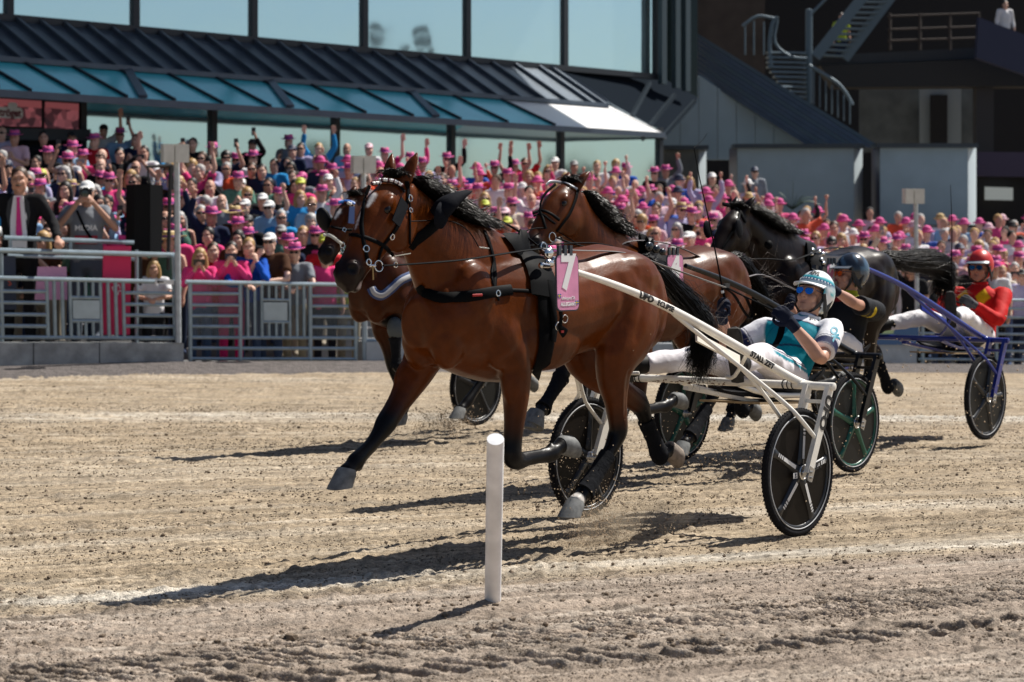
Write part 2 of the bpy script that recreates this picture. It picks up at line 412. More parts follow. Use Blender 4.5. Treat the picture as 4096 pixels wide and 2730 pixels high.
# viewing platform hand rails behind
hr = empty('hand_rail', tuple(FEN.at(300, 1365, -.25)*A(1, 1, 0)+A(0, 0, .38)))
for p, q, r_, o_ in (((35, 168), (1250, 212), .03, -.3), ((-120, 283), (1682, 332), .033, -.1), ((70, 335), (1290, 372), .024, -.35)):
    rail(hr, 'rail', c3(*p), c3(*q), o_, r_)
for p, q, o_ in (((95, 172), (97, 300), -.3), ((660, 195), (660, 310), -.3), ((1280, 285), (1280, 1150), -.2), ((1622, 345), (1632, 585), -.05), ((12, 320), (18, 1140), -.15)):
    rail(hr, 'post', c3(*p), c3(*q), o_, .024)
tag(hr, 'raised double tube hand rail the suited man leans on', 'hand rail')
# gate
gt = empty('steel_gate', tuple(FEN.at(1090, 1483)*A(1, 1, 0)))
rail(gt, 'top_rail', c4(100, 582), c4(1700, 612), r=.029); rail(gt, 'bottom_rail', c4(140, 1396), c4(1700, 1408), r=.028)
rail(gt, 'rail', c4(140, 1100), c4(1720, 1107))
for x, t0, t1 in ((142, 585, 1398), (610, 590, 1402), (1265, 605, 1405), (1690, 610, 1410)): rail(gt, 'upright', c4(x, t0), c4(x+2, t1), r=.028)
for y in (690, 797, 897, 997): rail(gt, 'rail', c4(150, y), c4(605, y+2))
for y in (712, 808, 907, 1005): rail(gt, 'rail', c4(1270, y), c4(1690, y+2))
for y in (1203, 1303):
    rail(gt, 'rail', c4(150, y-3), c4(605, y)); rail(gt, 'rail', c4(615, y), c4(1262, y)); rail(gt, 'rail', c4(1268, y), c4(1690, y+2))
for x in (680, 745, 812, 1072, 1140, 1205): rail(gt, 'bar', c4(x, 598), c4(x+3, 1100), r=.021)
for x in (878, 945, 1008): rail(gt, 'bar', c4(x, 600), c4(x+1, 748), r=.019); rail(gt, 'bar', c4(x+2, 958), c4(x+3, 1100), r=.019)
rail(gt, 'rail', c4(815, 747), c4(1070, 751), r=.021); rail(gt, 'rail', c4(815, 956), c4(1072, 958), r=.021)
P = [FEN.at(*c4(x, y), .01) for x, y in ((826, 772), (1048, 774), (1050, 944), (828, 942))]
wpart('plate', prism(P, FEN.n*.012), GALVL, gt, smooth=False)
def wires(root, pxl, pxr, pyt, pyb, sp, off):
    mb = MB(); n = int((pxr-pxl)/sp)
    for i in range(n+1):
        x = pxl+i*sp; mb.add(beam(FEN.at(x, pyt, off), FEN.at(x, pyb, off), .005, .005, up=(1, 0, 0)))
    for i in range(int((pyb-pyt)/sp)+1):
        y = pyt+i*sp; mb.add(beam(FEN.at(pxl, y, off), FEN.at(pxr, y+3, off), .005, .005))
    o = wobj('wire_mesh', mb, WIRE, root, smooth=False); o['kind'] = 'stuff'
wires(gt, c4(150, 0)[0], c4(605, 0)[0], c4(0, 610)[1], c4(0, 1085)[1], 8.5, -.03)
wires(gt, c4(1270, 0)[0], c4(1690, 0)[0], c4(0, 620)[1], c4(0, 1090)[1], 8.5, -.03)
wires(gt, c4(615, 0)[0], c4(1262, 0)[0], c4(0, 615)[1], c4(0, 1090)[1], 8.5, -.03)
tag(gt, 'closed grey steel gate with wire mesh in front of the leaning spectators', 'gate')

# tall posts with lamp boxes
def lamp_post(px, ptop, pbot, boxr, off, r, label, Y=None):
    at_ = (lambda x, y, o=0: FEN.at(x, y, off+o)) if Y is None else (lambda x, y, o=0: at(x, y, Y-o))
    b = at_(px+8, pbot); rt = empty('lamp_post', (b[0], b[1], b[2]))
    wpart('pole', tube([b, at_(px+4, (ptop+pbot)/2), at_(px, ptop)], r, n=14, cap=.1), GALVP, rt)
    x0, y0, x1, y1 = boxr; d = FEN.n*.10
    xm = (x0+x1)/2-.06*(x1-x0)
    for a, c in ((x0, xm-2), (xm+2, x1)):
        P = [at_(x, y, .07) for x, y in ((a, y0), (c, y0+1), (c, y1), (a, y1-1))]
        wpart('lamp_box', prism(P, d), LBOX, rt, smooth=False)
    wpart('bracket', tube([at_(px-1, (y0+y1)/2+10), at_(px-1, (y0+y1)/2+22)], r*1.4, n=12, cap=.1), GALVP, rt)
    tag(rt, label, 'lamp post', 'lamp posts along the rail')
GALVP = mat('galvanised_pole', (.48, .52, .55), .45, metal=.35, noise=(12, .2)); LBOX = mat('white_lamp_box', (.62, .62, .58), .5, noise=(7, .15))
lamp_post(706, 590, 1372, (643, 578, 745, 652), 0.06, .039, 'tall grey post with white box lamp beside the loudspeaker')
lamp_post(1452, 640, 1380, (1402, 625, 1491, 695), -.1, .036, 'grey post with white box lamp behind the two left horses')
lamp_post(3662, 770, 1400, (3608, 756, 3682, 816), -.1, .036, 'slim grey post with white box lamp above the black tail')

# concrete base blocks
cb = empty('concrete_wall', tuple(FEN.at(360, 1480)*A(1, 1, 0)))
for a, b in ((-150, 132), (137, 396), (401, 735)):
    P = [FEN.at(a, 1372, .06), FEN.at(b, 1374, .06), FEN.at(b, 1497, .06), FEN.at(a, 1495, .06)]
    o = wpart('block', prism(P, -FEN.n*.5), CONC, cb, smooth=False)
tag(cb, 'low weathered concrete wall of three blocks under the steel barrier', 'wall')
def conc_run(pxa, pxb, yt, yb, label, n=3):
    r = empty('concrete_wall', tuple(FEN.at((pxa+pxb)/2, yb)*A(1, 1, 0)))
    for i in range(n):
        a = pxa+(pxb-pxa)*i/n; b = pxa+(pxb-pxa)*(i+1)/n-5
        P = [FEN.at(a, yt, .06), FEN.at(b, yt, .06), FEN.at(b, yb, .06), FEN.at(a, yb, .06)]
        wpart('block', prism(P, -FEN.n*.3), CONC2, r, smooth=False)
    tag(r, label, 'wall')
CONC2 = mat('pale_concrete', (.40, .43, .45), .9, noise=(4, .2))
conc_run(1466, 2200, 1368, 1500, 'pale low concrete wall right of the gate behind the raised foreleg')
conc_run(2210, 3672, 1375, 1510, 'pale low concrete wall behind the sulkies up to the open rails', 5)
sk = MB()
for a, b in ((-200, 700), (700, 1500), (1500, 2800), (2800, 4300)):
    for x0 in np.linspace(a, b, 6)[:-1]:
        x1 = x0+(b-a)/5; P = FEN.at(x0, 1490, .06); Q = FEN.at(x1, 1490, .06); P[2] = Q[2] = 0
        zz0, zz1 = gz(P[0], P[1]), gz(Q[0], Q[1]); w_ = FEN.n*.85
        sk.add(([P+A(0, 0, zz0+.11), Q+A(0, 0, zz1+.11), Q+w_*.5+A(0, 0, zz1+.06), P+w_*.5+A(0, 0, zz0+.06), Q+w_*1.25+A(0, 0, zz1-.02), P+w_*1.25+A(0, 0, zz0-.02)], [(0, 1, 2, 3), (3, 2, 4, 5)]))
tag(sk.obj('sand_bank', mat('damp_sand', (.11, .095, .09), .98, noise=(9, .4), bump=(25, .8, .05))), kind='structure')
# mesh fence beside the gate and rails on the right
mf = empty('mesh_fence', tuple(FEN.at(1900, 1370)*A(1, 1, 0)+A(0, 0, .35)))
wires(mf, 1478, 2400, 1150, 1368, 9, -.03)
for x in (1456, 1940, 2400): rail(mf, 'post', (x, 1140), (x+3, 1480), r=.035, m=GALVL)
rail(mf, 'rail', (1456, 1143), (2400, 1150), r=.025); rail(mf, 'rail', (1456, 1362), (2400, 1368), r=.025)
tag(mf, 'wire mesh fence panel on the low wall right of the gate', 'fence')
rf = empty('rail_fence', tuple(FEN.at(3950, 1490)*A(1, 1, 0)+A(0, 0, -.4)))
for i, y in enumerate((1201, 1235, 1270, 1303, 1337, 1370, 1405, 1440, 1475)):
    rail(rf, 'rail', (3676, y-3), (4250, y+2), r=.022)
for x in (3690, 3985, 4160): rail(rf, 'post', (x, 1195), (x+1, 1500), r=.03)
tag(rf, 'grey fence of nine horizontal steel rails at the right behind the red driver', 'fence')
bn = empty('blue_banner', tuple(FEN.at(3560, 1395, .1)))
P = [FEN.at(x, y, .09) for x, y in ((3420, 1290), (3672, 1295), (3672, 1380), (3420, 1380))]
wpart('sheet', prism(P, FEN.n*.01), mat('banner_blue', (.05, .13, .28), .6), bn, smooth=False)
P = [FEN.at(x, y, .105) for x, y in ((3505, 1318), (3580, 1310), (3572, 1335), (3505, 1336))]
wpart('print', prism(P, FEN.n*.004), mat('banner_green', (.45, .6, .3), .6), bn, smooth=False)
tag(bn, 'blue banner hung on the low wall behind the black jacket driver', 'banner')
# ------------------------------------------------------------------ terraces for the crowd
def zrow(w, u): return np.maximum(0, w-1.2)*.192 - .0288*max(u, 0)
tb = MB(); 
for k in range(22):
    w0 = .35+.75*k if k else .35; w1 = w0+.75
    us = np.linspace(-16, 60, 20); L = []
    for u in us:
        z = zrow(w0+.4, u)-.0; L.append(z)
    for i in range(19):
        a, b = us[i], us[i+1]; P = lambda u, w, z: F0+EU*u+EW*w+A(0, 0, z)
        tb.add(([P(a, w0, L[i]-.14), P(b, w0, L[i+1]-.14), P(b, w0, L[i+1]), P(a, w0, L[i]), P(b, w1, L[i+1]), P(a, w1, L[i])], [(0, 1, 2, 3), (3, 2, 4, 5)]))
tag(tb.obj('terrace', mat('terrace_concrete', (.16, .16, .165), .9, noise=(3, .3)), smooth=False), kind='structure')

# ------------------------------------------------------------------ glass pavilion
BLD = Plane((-7.9, 46.0), (.676, .737))
def gl_mat(name, tint, rough=.04):
    m = bpy.data.materials.new(name); m.use_nodes = True; nt = m.node_tree; b = nt.nodes['Principled BSDF']
    b.inputs['Base Color'].default_value = (*tint, 1); b.inputs['Metallic'].default_value = .92; b.inputs['Roughness'].default_value = rough
    tc = nt.nodes.new('ShaderNodeTexCoord'); nz = nt.nodes.new('ShaderNodeTexNoise'); nz.inputs['Scale'].default_value = .55; nz.inputs['Detail'].default_value = 2
    bp = nt.nodes.new('ShaderNodeBump'); bp.inputs['Strength'].default_value = .12; bp.inputs['Distance'].default_value = .05
    nt.links.new(tc.outputs['Object'], nz.inputs[0]); nt.links.new(nz.outputs[0], bp.inputs['Height']); nt.links.new(bp.outputs[0], b.inputs['Normal'])
    return m
GLASS_U = gl_mat('upper_glass', (.74, .95, .98)); GLASS_L = gl_mat('lower_glass', (.68, .90, .95), .06)
FRAME = mat('dark_frame', (.018, .024, .032), .5); SLATE = mat('slate_metal', (.085, .11, .145), .38, metal=.3, noise=(2, .15))
TEAL = mat('teal_glazing', (.10, .66, .74), .22, noise=(1.2, .12)); PALEG = mat('pale_glazing', (.62, .84, .88), .2); SUNGLZ = mat('sunlit_glazing', (.82, .82, .82), .4)  # white one: sunlight on the teal end glazing, painted into the colour
pv = empty('glass_pavilion', tuple(BLD.at(1300, 1000)*A(1, 1, 0)))
def lerp(a, b, t): return a+(b-a)*t
def ub(x): return lerp(70, 308, x/2625.)          # foot of the upper windows
def brk(x): return lerp(247, 432, x/2440.)        # metal to glazing break
def eav(x): return lerp(360, 533, x/2655.)        # eave
OFF1, OFF2 = 1.9, 3.6
mx = [-420, 35, 540, 1013, 1456, 1868, 2258, 2625]
for a, b in zip(mx[:-1], mx[1:]):
    P = [BLD.at(a+10, -500, .02), BLD.at(b-10, -500, .02), BLD.at(b-10, ub(b)-4, .02), BLD.at(a+10, ub(a)-4, .02)]
    wpart('pane', prism(P, -BLD.n*.03), GLASS_U, pv, smooth=False)
for x in mx: wpart('mullion', beam(BLD.at(x, -500, .03), BLD.at(x, ub(x), .03), .13, .16, up=BLD.d), FRAME, pv, smooth=False)
wpart('sill', beam(BLD.at(-420, ub(-420), .06), BLD.at(2640, ub(2640), .06), .2, .14), FRAME, pv, smooth=False)
# awning: metal seam sheets, then glazing, then fascia
def aw(px_top):   # same station along the wall at the three lines
    p0 = BLD.at(px_top, ub(px_top)+6, .08); s = (p0-BLD.P)@BLD.d
    def on(off, fy):
        q = BLD.P+BLD.d*s+BLD.n*off; x = CX+FPX*q[0]/q[1]; return A(q[0], q[1], CAMH-(fy(x)-CY)/FPX*q[1])
    return p0, on(OFF1, brk), on(OFF2, eav)
st = [-700+95*i for i in range(32)]; st = [x for x in st if x < 2190]; st.append(2200)
prev = None
for i, x in enumerate(st):
    c = aw(x)
    if prev is not None:
        wpart('roof_sheet', prism([prev[0], c[0], c[1], prev[1]], A(0, 0, -.05)), SLATE, pv, smooth=False)
        if i % 2 == 0 or i == len(st)-1:
            j = i-2 if i % 2 == 0 else i-1; g = aw(st[j])
            wpart('glazing', prism([g[1], c[1], c[2], g[2]], A(0, 0, -.03)), TEAL if x < 1960 else SUNGLZ, pv, smooth=False)  # last bays take the white that stands for sun on the glass
            if x < 1960: wpart('glazing_bar', beam(c[1]+A(0, 0, .03), c[2]+A(0, 0, .03), .055, .05), FRAME, pv, smooth=False)
        if i % 6 == 4 and x < 1900: wpart('glazing_post', beam(c[1]+BLD.d*.2+A(0, 0, .04), c[2]-BLD.d*.75+A(0, 0, .05), .16, .06), SLATE, pv, smooth=False)
    wpart('seam', beam(c[0]+A(0, 0, .05), c[1]+A(0, 0, .05), .07, .09), SLATE, pv, smooth=False)
    prev = c
first, last = aw(st[0]), aw(st[-1])
wpart('ridge_bar', beam(first[1]+A(0, 0, .05), last[1]+A(0, 0, .05), .16, .1), SLATE, pv, smooth=False)
tipp = BLD.at(2655, 548, 1.7); 
wpart('fascia', prism([first[2]+BLD.n*.02, last[2]+BLD.n*.02, last[2]+BLD.n*.02-A(0, 0, .12), first[2]+BLD.n*.02-A(0, 0, .135)], BLD.n*.1), SLATE, pv, smooth=False)
wpart('fascia', prism([last[2], tipp, tipp-A(0, 0, .06), last[2]-A(0, 0, .11)], BLD.n*.05+BLD.d*.05), SLATE, pv, smooth=False)
hipt = BLD.at(2425, 418, 1.0)
wpart('awning_end', prism([last[1]+A(0, 0, .02), hipt, tipp, last[2]+A(0, 0, .02)], A(0, 0, -.03)), SUNGLZ, pv, smooth=False)
wpart('awning_end', prism([last[0], BLD.at(2425, 412, .6), last[1]+A(0, 0, .02)], A(0, 0, -.03)), SLATE, pv, smooth=False)
wpart('hip_bar', beam(last[0]+A(0, 0, .06), hipt+A(0, 0, .06), .2, .12), SLATE, pv, smooth=False)
wpart('hip_bar', beam(hipt+A(0, 0, .05), tipp+A(0, 0, .05), .09, .06), GALVL, pv, smooth=False)
# lower glass wall
ml = [330, 853, 1345, 1808, 2245, 2640]
def lowtop(x): return eav(x)-20
for a, b in zip(ml[:-1], ml[1:]):
    P = [BLD.at(a+6, lowtop(a), 2.0), BLD.at(b-6, lowtop(b), 2.0), BLD.at(b-6, 960, 2.0), BLD.at(a+6, 960, 2.0)]
    wpart('pane', prism(P, -BLD.n*.03), GLASS_L, pv, smooth=False)
for x in ml: wpart('mullion', beam(BLD.at(x, lowtop(x), 2.03), BLD.at(x, 980, 2.03), .1, .14, up=BLD.d), FRAME, pv, smooth=False)
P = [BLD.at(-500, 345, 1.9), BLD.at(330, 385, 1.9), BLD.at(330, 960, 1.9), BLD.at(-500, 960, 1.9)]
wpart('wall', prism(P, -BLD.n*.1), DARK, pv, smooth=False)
P = [BLD.at(-300, 510, 2.0), BLD.at(325, 520, 2.0), BLD.at(325, 565, 2.0), BLD.at(-300, 560, 2.0)]
wpart('sill', prism(P, BLD.n*.3), FRAME, pv, smooth=False)
# corner pillars and the raking soffit on the right end
for x in (2650, 2705, 2745): wpart('pillar', beam(BLD.at(x, -500, .3), BLD.at(x, 330+(x-2625)*.3, .3), .14, .2, up=BLD.d), mat('corner_pillar', (.035, .06, .075), .4), pv, smooth=False)
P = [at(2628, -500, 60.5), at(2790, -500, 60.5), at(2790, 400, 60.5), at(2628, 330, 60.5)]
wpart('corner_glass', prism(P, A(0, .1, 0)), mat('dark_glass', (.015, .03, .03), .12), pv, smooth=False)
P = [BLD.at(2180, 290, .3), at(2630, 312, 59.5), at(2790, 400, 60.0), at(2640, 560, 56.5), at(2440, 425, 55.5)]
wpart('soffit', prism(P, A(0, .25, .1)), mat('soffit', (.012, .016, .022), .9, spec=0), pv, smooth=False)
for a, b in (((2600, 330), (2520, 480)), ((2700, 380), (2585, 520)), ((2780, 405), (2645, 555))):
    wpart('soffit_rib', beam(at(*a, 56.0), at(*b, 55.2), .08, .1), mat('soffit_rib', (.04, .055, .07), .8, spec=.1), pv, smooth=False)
# unseen stand roof above the frame, shaped to shade the facade and rear crowd
zt = 15.0; q = lambda v, off, z: BLD.P+BLD.d*v+BLD.n*off+A(0, 0, z)
RV1 = 18.2
wpart('stand_shade_roof', prism([q(-60, -6, zt), q(RV1, -6, zt), q(RV1, 6.2, zt), q(-60, 6.2, zt)], A(0, 0, .6)), SLATE, pv, smooth=False)
wpart('rear_wall', prism([q(-60, -6, 0), q(RV1, -6, 0), q(RV1, -6, zt), q(-60, -6, zt)], -BLD.n*.3), SLATE, pv, smooth=False)
tag(pv, 'long glass fronted grandstand pavilion with slate metal and teal glazed awning', 'grandstand')
# screens at the left
for (x0, y0, x1, y1), lab in (((-120, 388, 163, 503), 'advertising screen with pink crowd picture and white script lettering at the left edge'), ((178, 408, 312, 513), 'smaller pink crowd picture screen right of the lettered screen')):
    b_ = BLD.at((x0+x1)/2, y1, 2.1); r = empty('advertising_screen', tuple(b_))
    P = [BLD.at(x0, y0, 2.1), BLD.at(x1, y0+(x1-x0)*.06, 2.1), BLD.at(x1, y1+6, 2.1), BLD.at(x0, y1, 2.1)]
    wpart('frame', prism([p-BLD.n*.02+(p-b_)*.06 for p in P], -BLD.n*.1), FRAME, r, smooth=False)
    sm = bpy.data.materials.new('screen_picture'); sm.use_nodes = True; nt = sm.node_tree; bs = nt.nodes['Principled BSDF']
    tc = nt.nodes.new('ShaderNodeTexCoord'); vo = nt.nodes.new('ShaderNodeTexVoronoi'); vo.inputs['Scale'].default_value = 7
    cr = nt.nodes.new('ShaderNodeValToRGB'); e = cr.color_ramp; e.elements[0].color = (.02, .02, .03, 1); e.elements[1].color = (.75, .22, .26, 1); e.elements[1].position = .8
    e.elements.new(.45).color = (.18, .05, .07, 1)
    nt.links.new(tc.outputs['Object'], vo.inputs[0]); nt.links.new(vo.outputs['Color'], cr.inputs[0]); nt.links.new(cr.outputs[0], bs.inputs['Base Color'])
    nt.links.new(cr.outputs[0], bs.inputs['Emission Color']); bs.inputs['Emission Strength'].default_value = .105
    wpart('display', prism(P, BLD.n*.02), sm, r, smooth=False)
    top = [P[0], P[1], lerp(P[1], P[2], .28), lerp(P[0], P[3], .22)]
    pk = mat('screen_pink', (.55, .12, .14), .4); pk.node_tree.nodes['Principled BSDF'].inputs['Emission Color'].default_value = (.7, .2, .22, 1); pk.node_tree.nodes['Principled BSDF'].inputs['Emission Strength'].default_value = .105
    wpart('display_sky', prism([t+BLD.n*.021 for t in top], BLD.n*.004), pk, r, smooth=False)
    if x0 < 0:
        wm = mat('sign_white', (.8, .85, .88), .5); tmm = mat('sign_maroon', (.16, .02, .04), .5)
        cpt = BLD.at(38, 452, 2.16)
        wpart('sign_board', prism([cpt+BLD.d*p[0]+A(0, 0, p[1]) for p in roundrect(.56, .20, .08)], BLD.n*.02), wm, r, smooth=False)
        wpart('sign_board', prism([cpt+BLD.d*(.06+p[0])+A(0, 0, .13+p[1]) for p in roundrect(.2, .12, .05)], BLD.n*.018), wm, r, smooth=False)
        wpart('lettering', place_text('tröget', .20, cpt+BLD.n*.03-A(0, 0, .005), BLD.d, (0, 0, 1), .92, bold=.006), tmm, r, smooth=False)
    tag(r, lab, 'screen')

# ------------------------------------------------------------------ right-hand stand
PALE = mat('pale_blue_cladding', (.30, .40, .47), .6, noise=(1.5, .1)); NAVY = mat('navy_panel', (.012, .018, .055), .5)
GREYW = mat('grey_wall', (.10, .115, .12), .9, noise=(2, .3)); BROWN = mat('brown_wall', (.06, .048, .042), .9, noise=(1.5, .3))
STEELB = mat('stair_steel', (.10, .15, .19), .6, metal=.2); PURP = mat('purple_panel', (.035, .022, .06), .5)
def poly(name, pts, Y, m, root, th=.2):
    return wpart(name, prism([at(x, y, Y if not isinstance(Y, list) else Y[i]) for i, (x, y) in enumerate(pts)], A(0, th, 0)), m, root, smooth=False)
rs = empty('main_grandstand', tuple(at(3500, 1000, 64)*A(1, 1, 0)))
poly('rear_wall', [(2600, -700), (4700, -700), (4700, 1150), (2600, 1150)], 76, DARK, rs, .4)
poly('wall', [(2790, -400), (3060, -400), (3060, 320), (2790, 160)], 73, BROWN, rs)
poly('wall', [(3440, 335), (3905, 335), (3905, 610), (3440, 610)], 70, GREYW, rs)
poly('door_frame', [(3680, 335), (3845, 345), (3845, 592), (3680, 592)], 69.6, mat('door_frame_grey', (.22, .26, .28), .7), rs, .15)
poly('door', [(3722, 380), (3790, 380), (3790, 590), (3722, 590)], 69.4, DARK, rs, .1)
poly('beam', [(3280, 262), (4300, 225), (4300, 345), (3340, 350)], 66, mat('black_beam', (.008, .009, .011), .6), rs, 1.0)
poly('beam', [(3230, 225), (3950, 190), (3950, 235), (3250, 262)], 66.5, FRAME, rs, .6)
poly('column', [(3905, 320), (3975, 320), (3975, 620), (3905, 620)], 66.2, mat('column_dark', (.03, .03, .034), .7), rs, .5)
poly('parapet', [(3915, 70), (4300, 215), (4300, 420), (4100, 300), (3905, 232)], 64, NAVY, rs, .3)
poly('band', [(3905, 608), (4300, 612), (4300, 712), (3905, 705)], 63, PURP, rs, .3)
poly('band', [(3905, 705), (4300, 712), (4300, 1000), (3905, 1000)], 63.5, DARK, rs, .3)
ww = mat('bright_window', (.5, .55, .52), .4); ww.node_tree.nodes['Principled BSDF'].inputs['Emission Color'].default_value = (.8, .85, .8, 1); ww.node_tree.nodes['Principled BSDF'].inputs['Emission Strength'].default_value = .10
poly('window', [(3940, 748), (4052, 752), (4052, 802), (3940, 800)], 63.2, ww, rs, .05)
# raking roof strip of the stair tunnel
for k in range(9):
    f0, f1 = k/9, (k+1)/9
    a0, a1 = lerp(A(2782, 130), A(2782, 300), f0), lerp(A(2782, 130), A(2782, 300), f1-.012); b0, b1 = lerp(A(3525, 590), A(3235, 590), f0), lerp(A(3525, 590), A(3235, 590), f1-.012)
    poly('roof_sheet', [a0, b0, b1, a1], [64-.1*k, 62.6-.1*k, 62.6-.1*k, 64-.1*k], SLATE if k % 3 else mat('slate_light', (.07, .10, .12), .4), rs, .25)
xs = [2640, 2720, 2795, 2870, 2945, 3020, 3095, 3225]
for a, b in zip(xs[:-1], xs[1:]):
    ty = lambda x: max(300+(x-2790)*.64, 300) if x > 2790 else 300+(2790-x)*1.7
    poly('cladding_panel', [(a+2, min(ty(a), 575)), (b-1, min(ty(b), 583)), (b-1, 640), (a+2, 640)], 62.9, PALE, rs, .2)
tag(rs, 'dark main grandstand with raking stair roof and pale cladding at the right', 'grandstand')
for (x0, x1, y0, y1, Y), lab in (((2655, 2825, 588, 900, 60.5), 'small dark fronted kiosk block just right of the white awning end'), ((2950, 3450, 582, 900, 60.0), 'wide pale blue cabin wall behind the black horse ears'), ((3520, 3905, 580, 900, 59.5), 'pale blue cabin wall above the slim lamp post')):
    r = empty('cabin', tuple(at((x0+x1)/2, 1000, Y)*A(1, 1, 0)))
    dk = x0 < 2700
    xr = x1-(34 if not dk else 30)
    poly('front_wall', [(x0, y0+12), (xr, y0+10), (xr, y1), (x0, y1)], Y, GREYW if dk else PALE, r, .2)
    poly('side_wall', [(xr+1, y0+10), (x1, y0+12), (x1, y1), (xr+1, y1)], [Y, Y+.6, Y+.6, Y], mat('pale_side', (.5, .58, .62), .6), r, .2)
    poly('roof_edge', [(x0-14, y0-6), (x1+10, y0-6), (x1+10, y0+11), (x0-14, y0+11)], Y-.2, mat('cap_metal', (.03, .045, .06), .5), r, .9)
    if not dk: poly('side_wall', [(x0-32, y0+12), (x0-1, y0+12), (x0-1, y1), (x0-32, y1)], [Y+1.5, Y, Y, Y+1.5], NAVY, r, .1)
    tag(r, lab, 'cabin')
# spiral stair and the straight flight
ss = empty('spiral_stair', tuple(at(3236, 420, 65)))
wpart('centre_pole', tube([at(3236, 415, 65), at(3236, 40, 65)], .10, n=12), STEELB, ss)
for k in range(11):
    y = 205+k*19.5; xl = 3070+max(0, k-3)*13; poly('tread', [(xl, y), (3228, y+4), (3228, y+11), (xl+4, y+8)], [64.2, 64.9, 64.9, 64.2], STEELB, ss, .5)
for pts, r_ in ((([3236, 262], [3300, 300], [3352, 335], [3385, 375], [3410, 420]), .05), (([3085, 270], [3078, 180], [3090, 95], [3110, 70]), .06), (([2970, 105], [3030, 65], [3100, 75]), .04), (([3110, 80], [3100, 170], [3160, 225], [3228, 235]), .04)):
    wpart('hand_rail', tube([at(p[0], p[1], 64.3) for p in pts], r_, n=6, k=3), STEELB, ss)
for x in range(3255, 3420, 24): wpart('baluster', tube([at(x, 270+(x-3236)*.8, 64.2), at(x, 415+(x-3250)*.55, 64.2)], .022, n=5), STEELB, ss)
for x in (2980, 3015, 3055): wpart('baluster', tube([at(x, 80+abs(3030-x)*.4, 64.3), at(x, 220, 64.3)], .025, n=5), STEELB, ss)
tag(ss, 'grey steel spiral staircase with open treads and curved hand rail', 'staircase')
fs = empty('stair_flight', tuple(at(3260, 232, 66)))
for s_ in (0, 1):
    wpart('stringer', beam(at(3262+s_*115, 228+s_*8, 65+s_), at(3490+s_*110, -60, 65+s_), .08, .3), STEELB, fs, smooth=False)
for k in range(13):
    t = k/12; poly('tread', [lerp(A(3272, 215), A(3480, -40), t), lerp(A(3385, 222), A(3590, -40), t), lerp(A(3385, 229), A(3590, -33), t), lerp(A(3272, 222), A(3480, -33), t)], [65, 66, 66, 65], STEELB, fs, .3)
wpart('hand_rail', tube([at(3240, 60, 65), at(3330, -30, 65)], .04, n=6), STEELB, fs)
tag(fs, 'straight flight of grey metal steps rising to the upper right', 'staircase')
rl = empty('balcony_rail', tuple(at(3700, 190, 66)))
for y in (62, 115, 160): wpart('rail', tube([at(3550, y+4, 65.8), at(3920, y-8, 65.8)], .03, n=6), BROWN, rl)
for x in (3560, 3680, 3800, 3915): wpart('post', tube([at(x, 55, 65.8), at(x, 200, 65.8)], .04, n=6), BROWN, rl)
tag(rl, 'thin brownish balcony rail in the dark upper stand', 'railing')
# fern by the cabin
fe = empty('fern', tuple(at(3170, 860, 58.5)))
lm = mat('fern_leaf', (.03, .06, .04), .6); rg = random.Random(5)
for i in range(11):
    a = -1.2+2.4*i/10; b = at(3170, 840, 58.5); L_ = .5+.3*rg.random()
    pts = [b+A(math.sin(a)*L_*t, -.1*t, L_*(1.1*t-.9*t*t*abs(math.sin(a))-.1*t)) for t in (0, .4, .75, 1)]
    wpart('leaf', tube(pts, [(.01, .01), (.05, .006), (.04, .005), (.005, .003)], n=6, ref=(0, 1, .4)), lm, fe)
tag(fe, 'dark leafy plant against the pale blue cabin wall', 'plant')

# floodlight mast and trees off to the right, seen only mirrored in the glass
fm = empty('floodlight_mast', (56.0, 54.0, 0)); FD = mat('lamp_housing', (.02, .02, .022), .6)
wpart('pole', tube([A(56, 54, 0), A(56, 54, 11.2)], .16, n=10), FD, fm); wpart('cross_arm', beam(A(56, 52.7, 11.0), A(56, 55.3, 11.0), .14, .14), FD, fm, smooth=False)
for yy, zz in ((52.6, 11.2), (52.75, 11.75), (52.85, 12.3), (55.4, 11.2), (55.15, 11.7), (54.95, 12.2), (54.0, 11.3)): wpart('lamp', box((56, yy, zz), (.3, .55, .42), rotm('X', .4 if yy > 54 else -.3)), FD, fm, smooth=False)
tag(fm, 'floodlight mast mirrored in the upper windows', 'floodlight mast')
tr_l = mat('tree_leaf', (.05, .075, .035), .8, noise=(1.5, .4)); tr_b = mat('tree_bark', (.06, .045, .035), .9)
for k, (tx, ty, th) in enumerate(((52, 36, 6.0), (60, 47, 7.2), (64, 60, 6.4), (58, 66, 7.6), (70, 74, 7.0))):
    t_ = empty('tree', (tx, ty, 0)); wpart('trunk', tube([A(tx, ty, 0), A(tx+.1, ty, th*.45), A(tx, ty+.1, th*.8)], [.2, .14, .05], n=8), tr_b, t_); rgt = np.random.default_rng(k); lf = MB()
    for i in range(420):
        d = rgt.normal(size=3); d /= np.linalg.norm(d); c = A(tx, ty, th*.62)+d*A(1.9, 1.9, th*.36)*rgt.random()**.4; v = rgt.normal(size=(4, 3))*.26; lf.add((v+c, [(0, 1, 2, 3)]))
    wobj('crown', lf, tr_l, t_, smooth=False); tag(t_, 'leafy tree mirrored in the lower glass wall', 'tree', 'trees mirrored in the glass')
